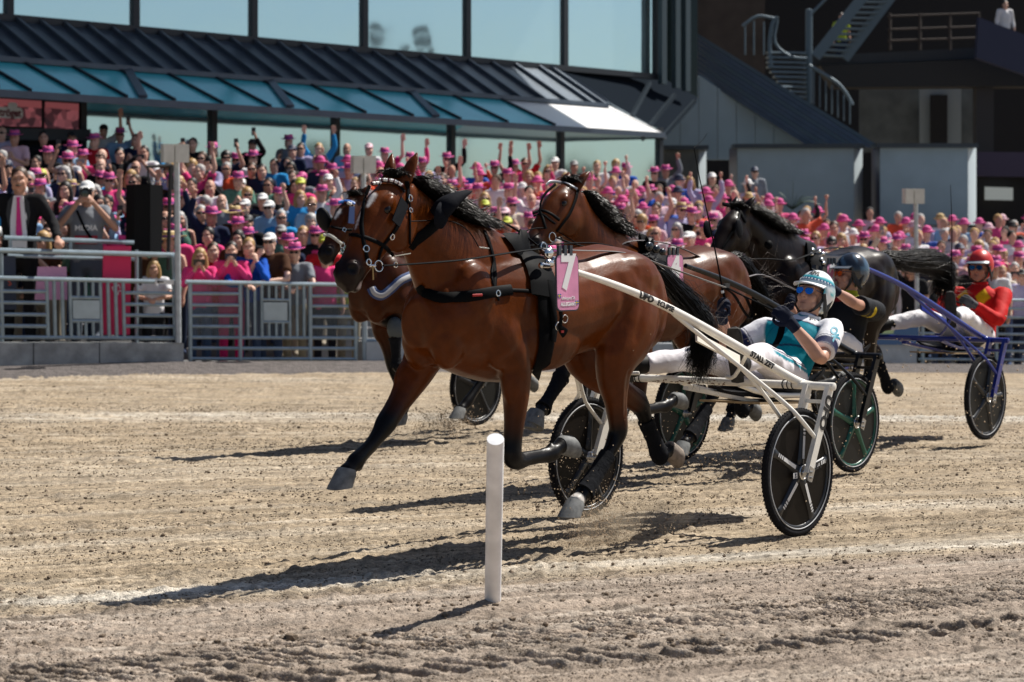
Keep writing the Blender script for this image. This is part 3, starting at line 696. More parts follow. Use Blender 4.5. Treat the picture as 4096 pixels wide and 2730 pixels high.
# ------------------------------------------------------------------ horses
TORSO = [(.40, 1.375, .06, .05), (.47, 1.36, .15, .13), (.56, 1.345, .215, .20), (.70, 1.325, .26, .25), (.86, 1.315, .285, .272), (1.0, 1.305, .28, .262), (1.14, 1.28, .275, .255),
         (1.30, 1.255, .285, .27), (1.48, 1.24, .31, .28), (1.66, 1.235, .345, .262), (1.84, 1.25, .345, .235), (1.98, 1.255, .32, .225), (2.12, 1.25, .27, .21), (2.24, 1.23, .20, .17), (2.32, 1.205, .12, .11)]
NECK = [(1.86, 1.36, .33, .175), (1.985, 1.425, .315, .16), (2.105, 1.505, .252, .135), (2.225, 1.605, .192, .11), (2.325, 1.70, .150, .092), (2.41, 1.785, .118, .082), (2.458, 1.85, .085, .068)]
HEAD = [(2.43, 1.865, .08, .062), (2.485, 1.81, .118, .078), (2.55, 1.745, .132, .088), (2.605, 1.68, .13, .089), (2.655, 1.625, .115, .077), (2.705, 1.57, .102, .068), (2.755, 1.515, .085, .058), (2.80, 1.462, .079, .058), (2.835, 1.422, .068, .052), (2.858, 1.398, .04, .032)]
# legs: (t, s, z, radius along the leg plane, lateral radius); s is multiplied by the side
LEGS7 = dict(
 LF=[(1.98, .13, 1.30, .15, .085), (1.88, .15, 1.15, .15, .10), (1.78, .165, 1.0, .105, .082), (1.765, .168, .85, .078, .066), (1.775, .165, .70, .058, .05), (1.783, .16, .60, .052, .047), (1.786, .16, .535, .058, .05), (1.735, .158, .505, .046, .042), (1.66, .156, .508, .035, .033), (1.54, .152, .512, .033, .031), (1.455, .15, .522, .046, .041), (1.405, .15, .545, .036, .036), (1.36, .15, .562, .045, .045)],
 RF=[(2.0, .12, 1.30, .16, .09), (2.06, .145, 1.14, .15, .10), (2.11, .16, 1.01, .11, .085), (2.20, .16, .90, .082, .068), (2.295, .158, .80, .06, .052), (2.385, .15, .718, .057, .051), (2.43, .148, .675, .044, .041), (2.49, .145, .63, .035, .032), (2.55, .14, .595, .034, .031), (2.61, .14, .552, .046, .041), (2.645, .14, .527, .036, .036), (2.675, .14, .505, .046, .046)],
 LH=[(.72, .15, 1.34, .19, .10), (.80, .175, 1.18, .215, .115), (.92, .185, 1.03, .165, .10), (.945, .17, .90, .115, .08), (.905, .155, .77, .075, .058), (.87, .143, .665, .064, .047), (.862, .14, .60, .06, .046), (.895, .137, .54, .046, .04), (.95, .135, .48, .04, .036), (1.05, .132, .385, .038, .035), (1.135, .13, .305, .049, .044), (1.185, .13, .275, .038, .037), (1.225, .13, .248, .047, .047)],
 RH=[(.70, .15, 1.34, .19, .10), (.74, .175, 1.17, .20, .115), (.76, .18, 1.02, .15, .10), (.64, .165, .90, .115, .08), (.47, .15, .80, .075, .058), (.33, .143, .725, .062, .047), (.265, .14, .69, .06, .046), (.235, .137, .63, .045, .04), (.21, .135, .58, .04, .036), (.15, .132, .49, .038, .035), (.095, .13, .405, .049, .044), (.045, .13, .412, .038, .037), (0, .13, .428, .047, .047)])
HOOF7 = dict(LF=((-.90, 0, .10), (-.10, 0, -1)), RF=((.28, 0, -.96), (.96, 0, .28)), LH=((.38, 0, -.92), (.92, 0, .38)), RH=((-.93, 0, -.25), (.25, 0, -.95)))
BAND7 = dict(LH=(8, 10.4), RH=(7.6, 10.5))

def hoof(c, a, f):
    a = nrm(a); f = nrm(np.asarray(f)-a*(np.asarray(f)@a)); s = np.cross(a, f)
    rings = []
    for k, (h, ru, fw, ln) in enumerate(((-.014, .040, 0, .043), (.002, .0465, .001, .051), (.03, .050, .010, .056), (.062, .0535, .020, .0615), (.074, .054, .023, .0625), (.0745, .042, .021, .048), (.066, .033, .02, .038))):
        rings.append([np.asarray(c)+a*h*1.12*(1+.26*math.cos(t) if h > .01 else 1)+f*1.06*(fw+ln*math.cos(t))*(1 if math.cos(t) > -.5 else .93)+s*ru*1.06*math.sin(t) for t in np.linspace(0, 2*np.pi, 20, endpoint=False)])
    V = np.vstack(rings); F = []
    n = 20
    for i in range(len(rings)-1):
        for j in range(n): F.append((i*n+j, i*n+(j+1) % n, (i+1)*n+(j+1) % n, (i+1)*n+j))
    F.append(tuple(range(n))[::-1]); F.append(tuple(range((len(rings)-1)*n, len(rings)*n)))
    return V, F

def warp_neck(cfg):
    """neck and head follow poll / muzzle / base offsets traced for each horse"""
    p0, m0 = A(2.466, 0, 1.924), A(2.88, 0, 1.46)
    p1, m1 = A(*cfg.get('poll', p0)), A(*cfg.get('muz', m0)); p1[1] = m1[1] = 0
    ang0 = math.atan2(m0[2]-p0[2], m0[0]-p0[0]); ang1 = math.atan2(m1[2]-p1[2], m1[0]-p1[0]); d = ang1-ang0
    sc = cfg.get('headscale', 1.0)
    def head(v):
        v = np.asarray(v, float); q = (v-p0)*sc; x = q[..., 0]*math.cos(d)-q[..., 2]*math.sin(d); z = q[..., 0]*math.sin(d)+q[..., 2]*math.cos(d)
        return np.stack([p1[0]+x, v[..., 1], p1[2]+z], -1)
    return head, p1-p0, d

HAIR_BLACK = None
def strands(parent, off, name, specs, m, n=3):
    """specs: list of (points, r0) -> one mesh of fine tapering hair locks"""
    mb = MB()
    for pts, r in specs:
        pts = np.asarray(pts); k = len(pts); rr = r*np.clip(1.15-np.linspace(0, 1, k)**1.6, .06, 1)
        mb.add(tube(pts, np.stack([rr, rr*.55], 1), n=n, cap=0))
    return mb.obj(name, m, parent, (-off, 0, 0))

def horse_mat(name, rough=.42):
    m = mat(name, rough=rough, spec=.12, attr='col', noise=(26, .16), bump=(75, .22, .004))
    b = m.node_tree.nodes['Principled BSDF']; b.inputs['Coat Weight'].default_value = .07; b.inputs['Coat Roughness'].default_value = .24
    return m
LEATHER = mat('black_leather', (.003, .0033, .0042), .62, spec=.05, bump=(90, .15, .003)); LEATHER_B = mat('blue_leather', (.02, .05, .16), .5)
CHROME = mat('chrome', (.72, .72, .72), .18, metal=1.0); HOOFM = mat('hoof_horn', (.16, .165, .165), .75, noise=(30, .45))
HOOFS = mat('hoof_dusty', (.30, .25, .21), .9, noise=(35, .35)); BANDAGE = mat('black_bandage', (.006, .007, .010), .9, spec=.15, noise=(40, .3), bump=(60, .6, .006))
EYEM = mat('eye_gloss', (.006, .003, .002), .08, spec=.4); HAIRM = mat('black_hair', (.004, .0036, .0036), .32, spec=.14); HAIRB = mat('brown_hair', (.05, .018, .007), .5, spec=.5)
WHITEP2 = mat('white_print', (.80, .80, .80), .5); PINKP = mat('pink_plate', (.70, .27, .45), .42, noise=(9, .22)); PLATE_E = mat('plate_edge', (.03, .04, .055), .4)
FLAGB = mat('flag_blue', (.02, .12, .42), .5); FLAGY = mat('flag_yellow', (.8, .55, .02), .5); REDP = mat('red_print', (.45, .02, .02), .5)

def horse(T, cfg):
    off = 1.4; rt = T.root('horse', off); loc = (-off, 0, 0)
    head, dp, dang = warp_neck(cfg)
    mb = MB(); n = 24
    def rings(R, close=True):
        V = []; 
        for c, u, v in R:
            th = np.linspace(0, 2*np.pi, n, endpoint=False); V.append(np.asarray(c)+np.cos(th)[:, None]*u+np.sin(th)[:, None]*v)
        V = np.vstack(V); F = []
        for i in range(len(R)-1):
            for j in range(n): F.append((i*n+j, i*n+(j+1) % n, (i+1)*n+(j+1) % n, (i+1)*n+j))
        F.append(tuple(range(n))); F.append(tuple(range((len(R)-1)*n, len(R)*n))[::-1]); mb.add((V, F))
    rings([(A(t, 0, z), A(0, hs, 0), A(0, 0, hz)) for t, z, hz, hs in TORSO])
    # neck, progressively following the poll
    P = np.array([(t, 0, z) for t, z, _, _ in NECK]); w = np.linspace(0, 1, len(NECK))**1.3
    P = P+w[:, None]*dp[None, :]
    nd = nrm(P[-1]-P[1]); 
    R = []
    for i, (t, z, h, hw) in enumerate(NECK):
        d = nrm(P[min(i+1, len(P)-1)]-P[max(i-1, 0)]); pr = A(d[2], 0, -d[0])
        R.append((P[i], A(0, hw, 0), pr*h))
    rings(R)
    Hc = np.array([(t, 0, z) for t, z, _, _ in HEAD]); Hp = head(Hc); R = []
    for i, (t, z, h, hw) in enumerate(HEAD):
        d = nrm(Hp[min(i+1, len(Hp)-1)]-Hp[max(i-1, 0)]); R.append((Hp[i], A(0, hw, 0), A(d[2], 0, -d[0])*h*cfg.get('headscale', 1)))
    rings(R)
    hd = nrm(Hp[-1]-Hp[0]); hu = A(-hd[2], 0, hd[0])  # hu: forehead side is -hu? fixed below
    if hu[0] < 0: hu = -hu
    B = np.stack([hd, A(0, 1, 0), np.cross(hd, A(0, 1, 0))], 1)
    def hp(t, s, z): return head(A(t, 0, z))+A(0, s, 0)
    for s in (1, -1):
        mb.add(ellip(hp(2.505, .052*s, 1.665), (.125, .048, .10), B)); mb.add(ellip(hp(2.605, .070*s, 1.79), (.050, .024, .030), B))
        mb.add(ellip(hp(2.825, .044*s, 1.475), (.048, .026, .040), B)); mb.add(ellip(hp(2.62, .066*s, 1.66), (.11, .022, .018), B))
        # ears
        e0, e1 = hp(2.47, .055*s, 1.92), hp(2.47, .055*s, 1.92)+A(*cfg.get('ear', (-.09, .035, .115)))*A(1, s, 1)
        if not cfg.get('hood'): mb.add(tube([e0-A(0, 0, .03), e0*.65+e1*.35, e0*.3+e1*.7, e1], [(.028, .034), (.026, .036), (.016, .024), (.003, .004)], n=10, ref=(1, 0, .5), k=2))
        else: mb.add(tube([e0-A(0, 0, .03), e0*.65+e1*.35, e0*.3+e1*.7, e1], [(.028, .034), (.026, .036), (.016, .024), (.003, .004)], n=10, ref=(1, 0, .5), k=2))
    # lips, chin
    mb.add(ellip(hp(2.80, 0, 1.405), (.05, .04, .028), B)); mb.add(ellip(hp(2.765, 0, 1.395), (.035, .034, .028), B))
    # muscle masses
    for s in (1, -1):
        mb.add(ellip((2.02, .135*s, 1.27), (.16, .095, .26), rotm('Y', .38))); mb.add(ellip((1.86, .165*s, 1.12), (.15, .07, .16), rotm('Y', -.3)))
        mb.add(ellip((2.20, .085*s, 1.12), (.11, .085, .14))); mb.add(ellip((.76, .13*s, 1.40), (.25, .125, .16))); mb.add(ellip((.62, .14*s, 1.26), (.17, .105, .24)))
        mb.add(ellip((1.55, .17*s, 1.12), (.32, .10, .17))); mb.add(ellip((1.78, .05*s, 1.55), (.24, .06, .09), rotm('Y', .12)))
    legs = cfg['legs']; chains = {}
    for nm, pts in legs.items():
        s = 1 if nm[0] == 'L' else -1; p = np.array([(a, b*s, c) for a, b, c, _, _ in pts]); r = np.array([(x, y) for *_, x, y in pts])
        mb.add(tube(p, r, n=14, ref=(1, 0, 0) if False else A(0, 1, 0), k=3) if False else tube(p, r[:, ::-1], n=14, ref=(0, 1, 0), k=3)); chains[nm] = (p, r)
        ii = [i for i in range(4, len(p)-3) if r[i][0] < .0465]
        if len(ii) > 1:   # flexor tendon behind the cannon bone
            q_ = []; ii = ii+[ii[-1]+1]
            for i in ii:
                d = nrm(p[min(i+1, len(p)-1)]-p[i-1]); q_.append(p[i]+np.cross(A(0, 1, 0), d)*(.030 if i != ii[-1] else .028))
            mb.add(tube(q_, [.0165]*len(q_), n=8, k=2)); mb.add(ellip(p[ii[-1]]+np.cross(A(0, 1, 0), nrm(p[ii[-1]]-p[ii[-1]-1]))*.038, (.022, .02, .022)))
        if nm[1] == 'H':   # point of hock and tendon
            d = nrm(p[5]-p[3]); back = A(-d[2], 0, d[0]); back = back if back[0] < 0 else -back
            mb.add(tube([p[4]+back*.055, p[5]+back*.055, p[6]+back*.05, p[7]+back*.03], [(.016, .02), (.02, .026), (.022, .025), (.018, .02)], n=8, ref=(0, 1, 0), k=2))
            mb.add(ellip(p[3]+A(0, .012*s, .02), (.10, .06, .15), rotm('Y', math.atan2(d[0], -d[2])*-1)))
        else:
            mb.add(ellip(p[3]*.6+p[2]*.4+A(.02, .01*s, 0), (.085, .06, .13), rotm('Y', -math.atan2(p[4][0]-p[2][0], p[2][2]-p[4][2]))))
    me = remesh(mb, cfg.get('vox', .0125), 5, .5); V = getv(me)
    # nostrils, eye sockets, jaw line pressed in
    for s in (1, -1):
        for c, r, dpt in ((hp(2.845, .06*s, 1.478), .026, .022), (hp(2.625, .095*s, 1.758), .024, .007)):
            d = np.linalg.norm(V-c, axis=1); V += (np.clip(1-d/r, 0, 1)[:, None]**.6)*A(0, -s*dpt, 0)
    GR = [([(2.30, .16, 1.05), (2.05, .25, 1.25), (1.80, .27, 1.50)], .03, .007), ([(1.72, .28, 1.42), (1.76, .29, 1.22), (1.86, .27, 1.06), (1.98, .24, .98)], .026, .011), ([(1.92, .27, 1.22), (2.04, .24, 1.10), (2.10, .22, 1.0)], .022, .008),
          ([(2.37, .05, 1.56), (2.33, .09, 1.42), (2.27, .12, 1.28)], .024, .009), ([(.52, .24, 1.36), (.60, .27, 1.18), (.72, .25, 1.02)], .026, .009), ([(.98, .28, 1.40), (.97, .27, 1.24), (1.04, .24, 1.08)], .04, .012),
          ([(.78, .29, 1.42), (.84, .30, 1.25), (.90, .27, 1.10)], .025, .005), ([(.93, .24, .92), (.90, .20, .80), (.87, .18, .70)], .018, .006), ([(2.36, 0, 1.28), (2.33, 0, 1.12), (2.20, 0, 1.0)], .03, .018)]
    GR += [([(1.58-.085*k, .26, 1.44), (1.56-.09*k, .32, 1.22), (1.60-.09*k, .27, 1.02)], .016, .0022) for k in range(6)]
    nn = np.empty(len(V)*3); me.vertex_normals.foreach_get('vector', nn); nn = nn.reshape(-1, 3); dep = np.zeros(len(V))
    for pl, wd, am in GR:
        pl = catmull(np.array(pl), 4)
        for s in (1, -1):
            q = pl*A(1, s, 1); d = np.full(len(V), 9.)
            for i in range(len(q)-1):
                ab = q[i+1]-q[i]; tt = np.clip(((V-q[i])@ab)/(ab@ab), 0, 1); d = np.minimum(d, np.linalg.norm((V-(q[i]+tt[:, None]*ab))*A(1, .6, 1), axis=1))
            dep = np.maximum(dep, am*np.exp(-(d/wd)**2))
    V = V-nn*dep[:, None]
    V += 0.003*(vnoise(V[:, 0]*9+V[:, 2]*5, V[:, 1]*9+V[:, 2]*11, 2)-.5)[:, None]*A(.3, 1, .3)
    setv(me, V)
    # coat colours: bay body, black points, dark muzzle, markings
    body, pts_c = A(*cfg.get('coat', (.104, .0235, .0022))), A(*cfg.get('points', (.005, .0045, .005)))
    t = np.zeros(len(V))
    for nm, (p, r) in chains.items():
        k0 = 3.0 if nm[1] == 'F' else 4.0
        best = np.full(len(V), 9.); par = np.zeros(len(V))
        for i in range(len(p)-1):
            ab = p[i+1]-p[i]; q = np.clip(((V-p[i])@ab)/(ab@ab), 0, 1); d = np.linalg.norm(V-(p[i]+q[:, None]*ab), axis=1)
            m_ = d < best; best[m_] = d[m_]; par[m_] = i+q[m_]
        tt = np.clip((par-k0)/1.9, 0, 1)*(best < .13); t = np.maximum(t, tt)
        cfg.setdefault('_par', {})[nm] = (par, best)
    mz = np.linalg.norm((V-hp(2.83, 0, 1.44))*A(1, .8, 1), axis=1); t = np.maximum(t, np.clip((.15-mz)/.07, 0, 1)*.93)
    fl = np.clip((vnoise(V[:, 0]*3, V[:, 2]*3, 5)-.35)*.5, 0, .22)
    C = body*(1-t[:, None])+pts_c*t[:, None]; C = C*(1-fl[:, None])
    # slightly paler flank, girth and inner thigh
    pal = np.exp(-((V[:, 0]-1.05)/.2)**2-((V[:, 2]-1.05)/.13)**2)*.35; C = C*(1+pal[:, None])
    for nm, lo, hi, colr in cfg.get('socks', []):
        par, best = cfg['_par'][nm]; w_ = np.clip((par-lo)/.35, 0, 1)*np.clip((hi-par)/.35, 0, 1)*(best < .08); C = C*(1-w_[:, None])+A(*colr)*w_[:, None]
    for c, rr, colr in cfg.get('marks', []):
        q = (V-hp(*c)) @ B; w_ = np.clip(1.6-np.linalg.norm(q/A(*rr), axis=1)*1.25+.5*(vnoise(V[:, 0]*60, V[:, 2]*60, 8)-.5), 0, 1); C = C*(1-w_[:, None])+A(*colr)*w_[:, None]
    for s in (1, -1):
        d = np.linalg.norm(V-hp(2.845, .05*s, 1.478), axis=1); w_ = np.clip((.026-d)/.01, 0, 1); C = C*(1-w_[:, None])+A(.004, .003, .003)*w_[:, None]
    paint(me, C); me.materials.append(horse_mat(cfg['name']+'_coat', cfg.get('rough', .36)))
    link('body', me, rt, loc)
    bvh = BVHTree.FromPolygons(V.tolist(), [tuple(p.vertices) for p in me.polygons])
    if cfg.get('blaze'):
        for px_, py_, rr, colr in cfg['blaze']:
            o_, d_ = T.rayL(px_, py_); h_ = bvh.ray_cast(Vector(o_), Vector(d_))
            if h_[0] is None: continue
            w_ = np.clip(1.5-np.linalg.norm(V-np.array(h_[0]), axis=1)/rr+.5*(vnoise(V[:, 0]*70, V[:, 2]*70, 8)-.5), 0, 1); C = C*(1-w_[:, None])+A(*colr)*w_[:, None]
        me.color_attributes['col'].data.foreach_set('color', np.hstack([C, np.ones((len(C), 1))]).ravel())
    for s in (1, -1): one('eye', ellip(hp(2.622, .076*s, 1.760), (.024, .017, .019), B), EYEM, rt, loc)
    for nm, (p, r) in chains.items():
        a, f = cfg['hoof'][nm]; one('hoof', hoof(p[-1], a, f), HOOFS if cfg.get('dusty') == nm else HOOFM, rt, loc, sharp=60)
    for nm, (i0, i1) in cfg.get('bands', {}).items():
        p, r = chains[nm]; pc = catmull(p, 6); rc = catmull(r, 6); a, b = int(i0*6), int(i1*6)
        rr = rc[a:b][:, ::-1]*1.10+.005; rr = rr*(1+.03*np.sin(np.arange(len(rr))*2.1))[:, None]
        one('bandage', tube(pc[a:b], rr, n=16, ref=(0, 1, 0), cap=.02), cfg.get('bandmat', BANDAGE), rt, loc)
    for nm in cfg.get('boots', []):
        p, r = chains[nm]; a, f = cfg['hoof'][nm]; d = nrm(a)
        one('bell_boot', tube([p[-1]-d*.05, p[-1]-d*.01, p[-1]+d*.035, p[-1]+d*.06], [.05, .064, .076, .08], n=16, cap=.05), cfg.get('bootmat', HOOFM), rt, loc)
    # ---- mane, forelock, tail
    rg = np.random.default_rng(cfg.get('seed', 1)); sp = []
    crest0 = np.array([P[i]+A(-R2[2], 0, R2[0])*0 for i, R2 in enumerate(P)])
    crest = []
    for i in range(len(NECK)):
        d = nrm(P[min(i+1, len(P)-1)]-P[max(i-1, 0)]); up = A(-d[2], 0, d[0]); crest.append(P[i]+up*NECK[i][2]*.95)
    crest = catmull(np.array(crest[1:]), 8); nc = len(crest); blow = cfg.get('blow', 1.0)
    for i in range(cfg.get('nmane', 1500)):
        f = rg.random(); j = min(int(f*(nc-1)), nc-2); c = crest[j]+(crest[j+1]-crest[j])*rg.random(); side = rg.normal()*.012
        d = nrm(crest[j+1]-crest[j]); up = A(-d[2], 0, d[0])
        L_ = (.09+.12*rg.random())*(.75+.5*math.sin(f*3.1)); fly = rg.random() < cfg.get('fly', .16)
        if fly: dirv = nrm(up*(.55+.5*rg.random())+A(-.75*blow, 0, .05)+A(0, rg.normal()*.22, 0)); dr = A(-.25, 0, -.35)
        else: dirv = nrm(up*.55+A(-.25*blow, .55, .1)+A(rg.normal()*.2, rg.normal()*.2, 0)); dr = A(-.2, .15, -1.25)
        sp.append(([c+A(0, side, -.02)]+[c+A(0, side, 0)+dirv*L_*q+dr*L_*q*q*.55+rg.normal(size=3)*.006*q for q in (.33, .66, 1.0)], .0022+.0022*rg.random()))
    cm = MB().add(tube(crest, [(.016, .024)]*nc, n=8, cap=.4))
    strands(rt, off, 'mane', sp, HAIRM); cm.obj('mane_base', HAIRM, rt, loc)
    sp = []; pol = hp(2.475, 0, 1.93)
    for i in range(260):
        s = rg.normal()*.028; L_ = .07+.08*rg.random(); a = rg.random()
        dv = nrm(hp(2.62, 0, 1.86)-pol)*(.8 if a > .35 else -.3)+A(-.3, rg.normal()*.35, .75)
        dv = nrm(dv); sp.append(([pol+A(0, s, -.015)]+[pol+A(0, s, 0)+dv*L_*q+A(-.05, 0, -.08)*q*q for q in (.35, .7, 1)], .0022+.0016*rg.random()))
    strands(rt, off, 'forelock', sp, HAIRM)
    tp = np.array(cfg['tail']); tc = catmull(tp, 8); sp = []; m_ = len(tc); wid = cfg.get('tailw', .075)
    for i in range(cfg.get('ntail', 1900)):
        f0 = rg.random()**1.5*.35; f1 = .55+.45*rg.random(); i0, i1 = int(f0*(m_-1)), int(f1*(m_-1)); ks = np.linspace(i0, i1, 6).astype(int)
        a = rg.random()*6.283; rr = math.sqrt(rg.random()); o_ = A(math.cos(a)*.3, math.cos(a), math.sin(a))*rr; w_ = wid*np.clip(.35+1.0*np.linspace(f0, f1, 6), 0, 1.15)
        wild = 1.0 if rg.random() > .07 else 1.9
        sp.append(([tc[k]+o_*w_[q]*(1+(wild-1)*q/5)+rg.normal(size=3)*.004*q*wild for q, k in enumerate(ks)], (.0028+.0026*rg.random()) if wild == 1 else .0016))
    strands(rt, off, 'tail', sp, HAIRM)
    sp = []
    for i in range(cfg.get('wisps', 70)):
        k = int((.35+.6*rg.random())*(m_-1)); c = tc[k]+A(0, rg.normal()*.04, rg.normal()*.06); dv = nrm(A(-1, rg.normal()*.25, rg.normal()*.3)); L_ = .12+.3*rg.random()
        sp.append(([c, c+dv*L_*.4+A(0, 0, .012*rg.normal()), c+dv*L_*.75+A(0, 0, .03*rg.normal()), c+dv*L_+A(0, 0, .05*rg.normal())], .0009))
    strands(rt, off, 'tail_wisps', sp, HAIRB)
    tag(rt, cfg['label'], 'horse', 'trotting horses in harness')
    return dict(root=rt, loc=loc, bvh=bvh, T=T, hp=hp, B=B, chains=chains)

def surf(H, px, py, s=0., lift=.006):
    o, d = H['T'].rayL(px, py); h = H['bvh'].ray_cast(Vector(o), Vector(d))
    if h[0] is not None and h[3] < 40:
        nn = np.array(h[1]); nn = nn if nn@d < 0 else -nn
        return np.array(h[0])+nn*lift, nn
    return H['T'].L(px, py, s), A(0, 1, 0)
def strap(H, name, pts, w, m, s=0., th=.004, sub=7, free=False, lift=.006, n=8):
    """leather strap laid on the horse along a traced line"""
    P = catmull(np.array([(a, b, 0) for a, b in pts], float), sub) if len(pts) > 2 else np.array([lerp(A(*pts[0], 0), A(*pts[1], 0), t) for t in np.linspace(0, 1, sub+1)])
    Q = []; N = []
    for a, b, _ in P:
        if free: q, nn = H['T'].L(a, b, s), A(0, 1, 0)
        else: q, nn = surf(H, a, b, s, lift)
        Q.append(q); N.append(nn)
    Q = np.array(Q); N = np.array(N); Tn = np.gradient(Q, axis=0); U = np.cross(N, Tn)
    return one(name, tube(Q, np.tile([w/2, th], (len(Q), 1)), n=n, ref=U, cap=.1), m, H['root'], H['loc'])
def fring(H, name, px, py, R, r, m, s=0., axis=(0.1, 1, 0.1), lift=.012):
    c, _ = surf(H, px, py, s, lift); return one(name, ring_tor(c, R, r, A(*axis), 20, 6), m, H['root'], H['loc'])
def number_plate(H, num, name_txt, c, w=.185, h=.285, tilt=.03):
    """pink race number plate on the side of the saddle pad"""
    T = H['T']; x = A(-1, 0, 0); y = nrm(A(tilt, 0, 1)); R = H['root']; c = A(*c)
    rr = roundrect(w, h, .032); r2 = roundrect(w*.93, h*.955, .027)
    p = one('number_plate', prism([c+x*a+y*b for a, b in rr], A(0, .006, 0)), PLATE_E, R, H['loc'], smooth=False)
    one('plate_face', prism([c+A(0, .0062, 0)+x*a+y*b for a, b in r2], A(0, .002, 0)), PINKP, p, smooth=False)
    one('numeral', place_text(num, .232, c+A(0, .0092, 0)+y*.045, x, y, .95, bold=.010), WHITEP2, p, smooth=False)
    one('lettering', place_text("elitloppet'26", .022, c+A(0, .0092, 0)-y*.077, x, y, 1.0), WHITEP2, p, smooth=False)
    if name_txt: one('lettering', place_text(name_txt, .025, c+A(0, .0092, 0)-y*.108, x, y, .95, bold=.0008), WHITEP2, p, smooth=False)
    for sx, sy in ((-1, -.065), (1, -.1)):
        q = c+A(0, .0088, 0)+x*sx*.07+y*sy
        mbf = MB().add(prism([q+x*a*.013+y*b*.009 for a, b in ((-1, -1), (1, -1), (1, 1), (-1, 1))], A(0, .001, 0)), 0)
        for a0, a1, b0, b1 in ((-.4, -.1, -1, 1), (-1, 1, -.2, .2)): mbf.add(prism([q+A(0, .0011, 0)+x*a*.013+y*b*.009 for a, b in ((a0, b0), (a1, b0), (a1, b1), (a0, b1))], A(0, .0006, 0)), 1)
        mbf.obj('flag', [FLAGB, FLAGY], p, smooth=False)
    for k in range(3):
        one('plate_clip', box(c+x*(-.06+.045*k)+y*(h/2+.018)+A(0, .004, 0), (.022, .014, .05)), PLATE_E, p, smooth=False)
def c1(x, y): return (1200+x/3.0, 600+y/3.0)
T7, T4, T2, TA = Team((1.0, 12.76)), Team((1.83, 16.26)), Team((3.33, 18.96)), Team((.245, 19.54))
H7 = horse(T7, dict(name='bay', legs=LEGS7, hoof=HOOF7, bands=BAND7, dusty='RH', hood=True, vox=.0105, ear=(-.06, .03, .125),
    socks=[('LH', 11.0, 13.5, (.62, .58, .54)), ('LF', 11.6, 14, (.02, .02, .02))],
    blaze=[(*c1(x, y), r, (.72, .68, .64)) for x, y, r in ((888, 530, .011), (870, 560, .016), (850, 600, .015), (835, 635, .012), (818, 668, .010))]+[(*c1(x, y), r, (.58, .48, .45)) for x, y, r in ((748, 715, .009), (730, 760, .011), (712, 805, .012), (695, 850, .011), (680, 895, .010), (668, 935, .008))]+[(1440, 1145, .016, (.5, .42, .40))],
    tail=[(.50, 0, 1.50), (.37, 0, 1.50), (.17, 0, 1.37), (-.04, 0, 1.235), (-.16, 0, 1.11), (-.15, 0, 1.0), (-.08, 0, .93), (-.10, 0, .88)], tailw=.085, wisps=70,
    label='bay horse wearing number 7 leading the race in front', seed=3))
def shift(pts, dt, dz=0): return [(a+dt, b, c+dz, x, y) for a, b, c, x, y in pts]
LEGS4 = dict(LEGS7)
LEGS4['RF'] = [(2.0, .12, 1.30, .16, .09), (2.04, .145, 1.16, .15, .10), (2.07, .155, 1.04, .11, .085), (2.12, .155, .92, .082, .068), (2.17, .15, .83, .06, .052), (2.21, .145, .755, .057, .051), (2.26, .14, .705, .044, .041), (2.33, .13, .65, .037, .034), (2.40, .12, .595, .036, .033), (2.455, .11, .55, .05, .044), (2.51, .105, .52, .04, .04), (2.555, .10, .495, .05, .05)]
HOOF4 = dict(HOOF7); HOOF4['RF'] = ((.5, 0, -.86), (.86, 0, .5))
H4 = horse(T4, dict(name='bay_second', legs=LEGS4, hoof=HOOF4, bands=dict(RF=(5.4, 9.2), LH=(8, 10.4), RH=(7.6, 10.5)), boots=['RF'], poll=(2.30, 0, 2.0), muz=(2.78, 0, 1.60), ear=(-.10, .03, .085), coat=(.085, .020, .0025),
    tail=[(.50, 0, 1.49), (.36, 0, 1.50), (.2, 0, 1.38), (.08, 0, 1.22), (.04, 0, 1.06), (.0, 0, .95)], nmane=2100, blow=1.5, fly=.5, tailw=.08, wisps=40, vox=.015,
    label='bay horse wearing number 4 with blown mane just behind number 7', seed=5))
HOOF2 = dict(HOOF7)
LEGS2 = dict(LEGS7)
LEGS2['RF'] = [(2.0, .12, 1.30, .16, .09), (2.08, .145, 1.12, .15, .10), (2.16, .16, .95, .11, .085), (2.25, .16, .80, .082, .068), (2.34, .158, .67, .06, .052), (2.40, .15, .58, .057, .051), (2.43, .145, .53, .044, .041), (2.46, .13, .45, .035, .032), (2.475, .12, .40, .034, .031), (2.495, .11, .345, .046, .041), (2.53, .105, .30, .036, .036), (2.56, .10, .275, .046, .046)]
H2 = horse(T2, dict(name='dark_brown', legs=LEGS2, hoof=HOOF7, bands=dict(RF=(6, 9.4), LH=(8, 10.4), RH=(7.6, 10.5)), poll=(2.56, 0, 1.885), muz=(3.0, 0, 1.47), ear=(-.10, .03, .10), coat=(.0085, .0034, .0018), points=(.006, .006, .007), rough=.36,
    tail=[(.50, 0, 1.48), (.36, 0, 1.50), (.15, 0, 1.47), (-.2, 0, 1.47), (-.5, 0, 1.44), (-.68, 0, 1.37), (-.62, 0, 1.22), (-.48, 0, 1.12)], tailw=.11, ntail=2600, wisps=120, vox=.015,
    label='nearly black horse wearing number 2 with streaming tail at the back right', seed=9))
LEGSA = dict(LEGS7)
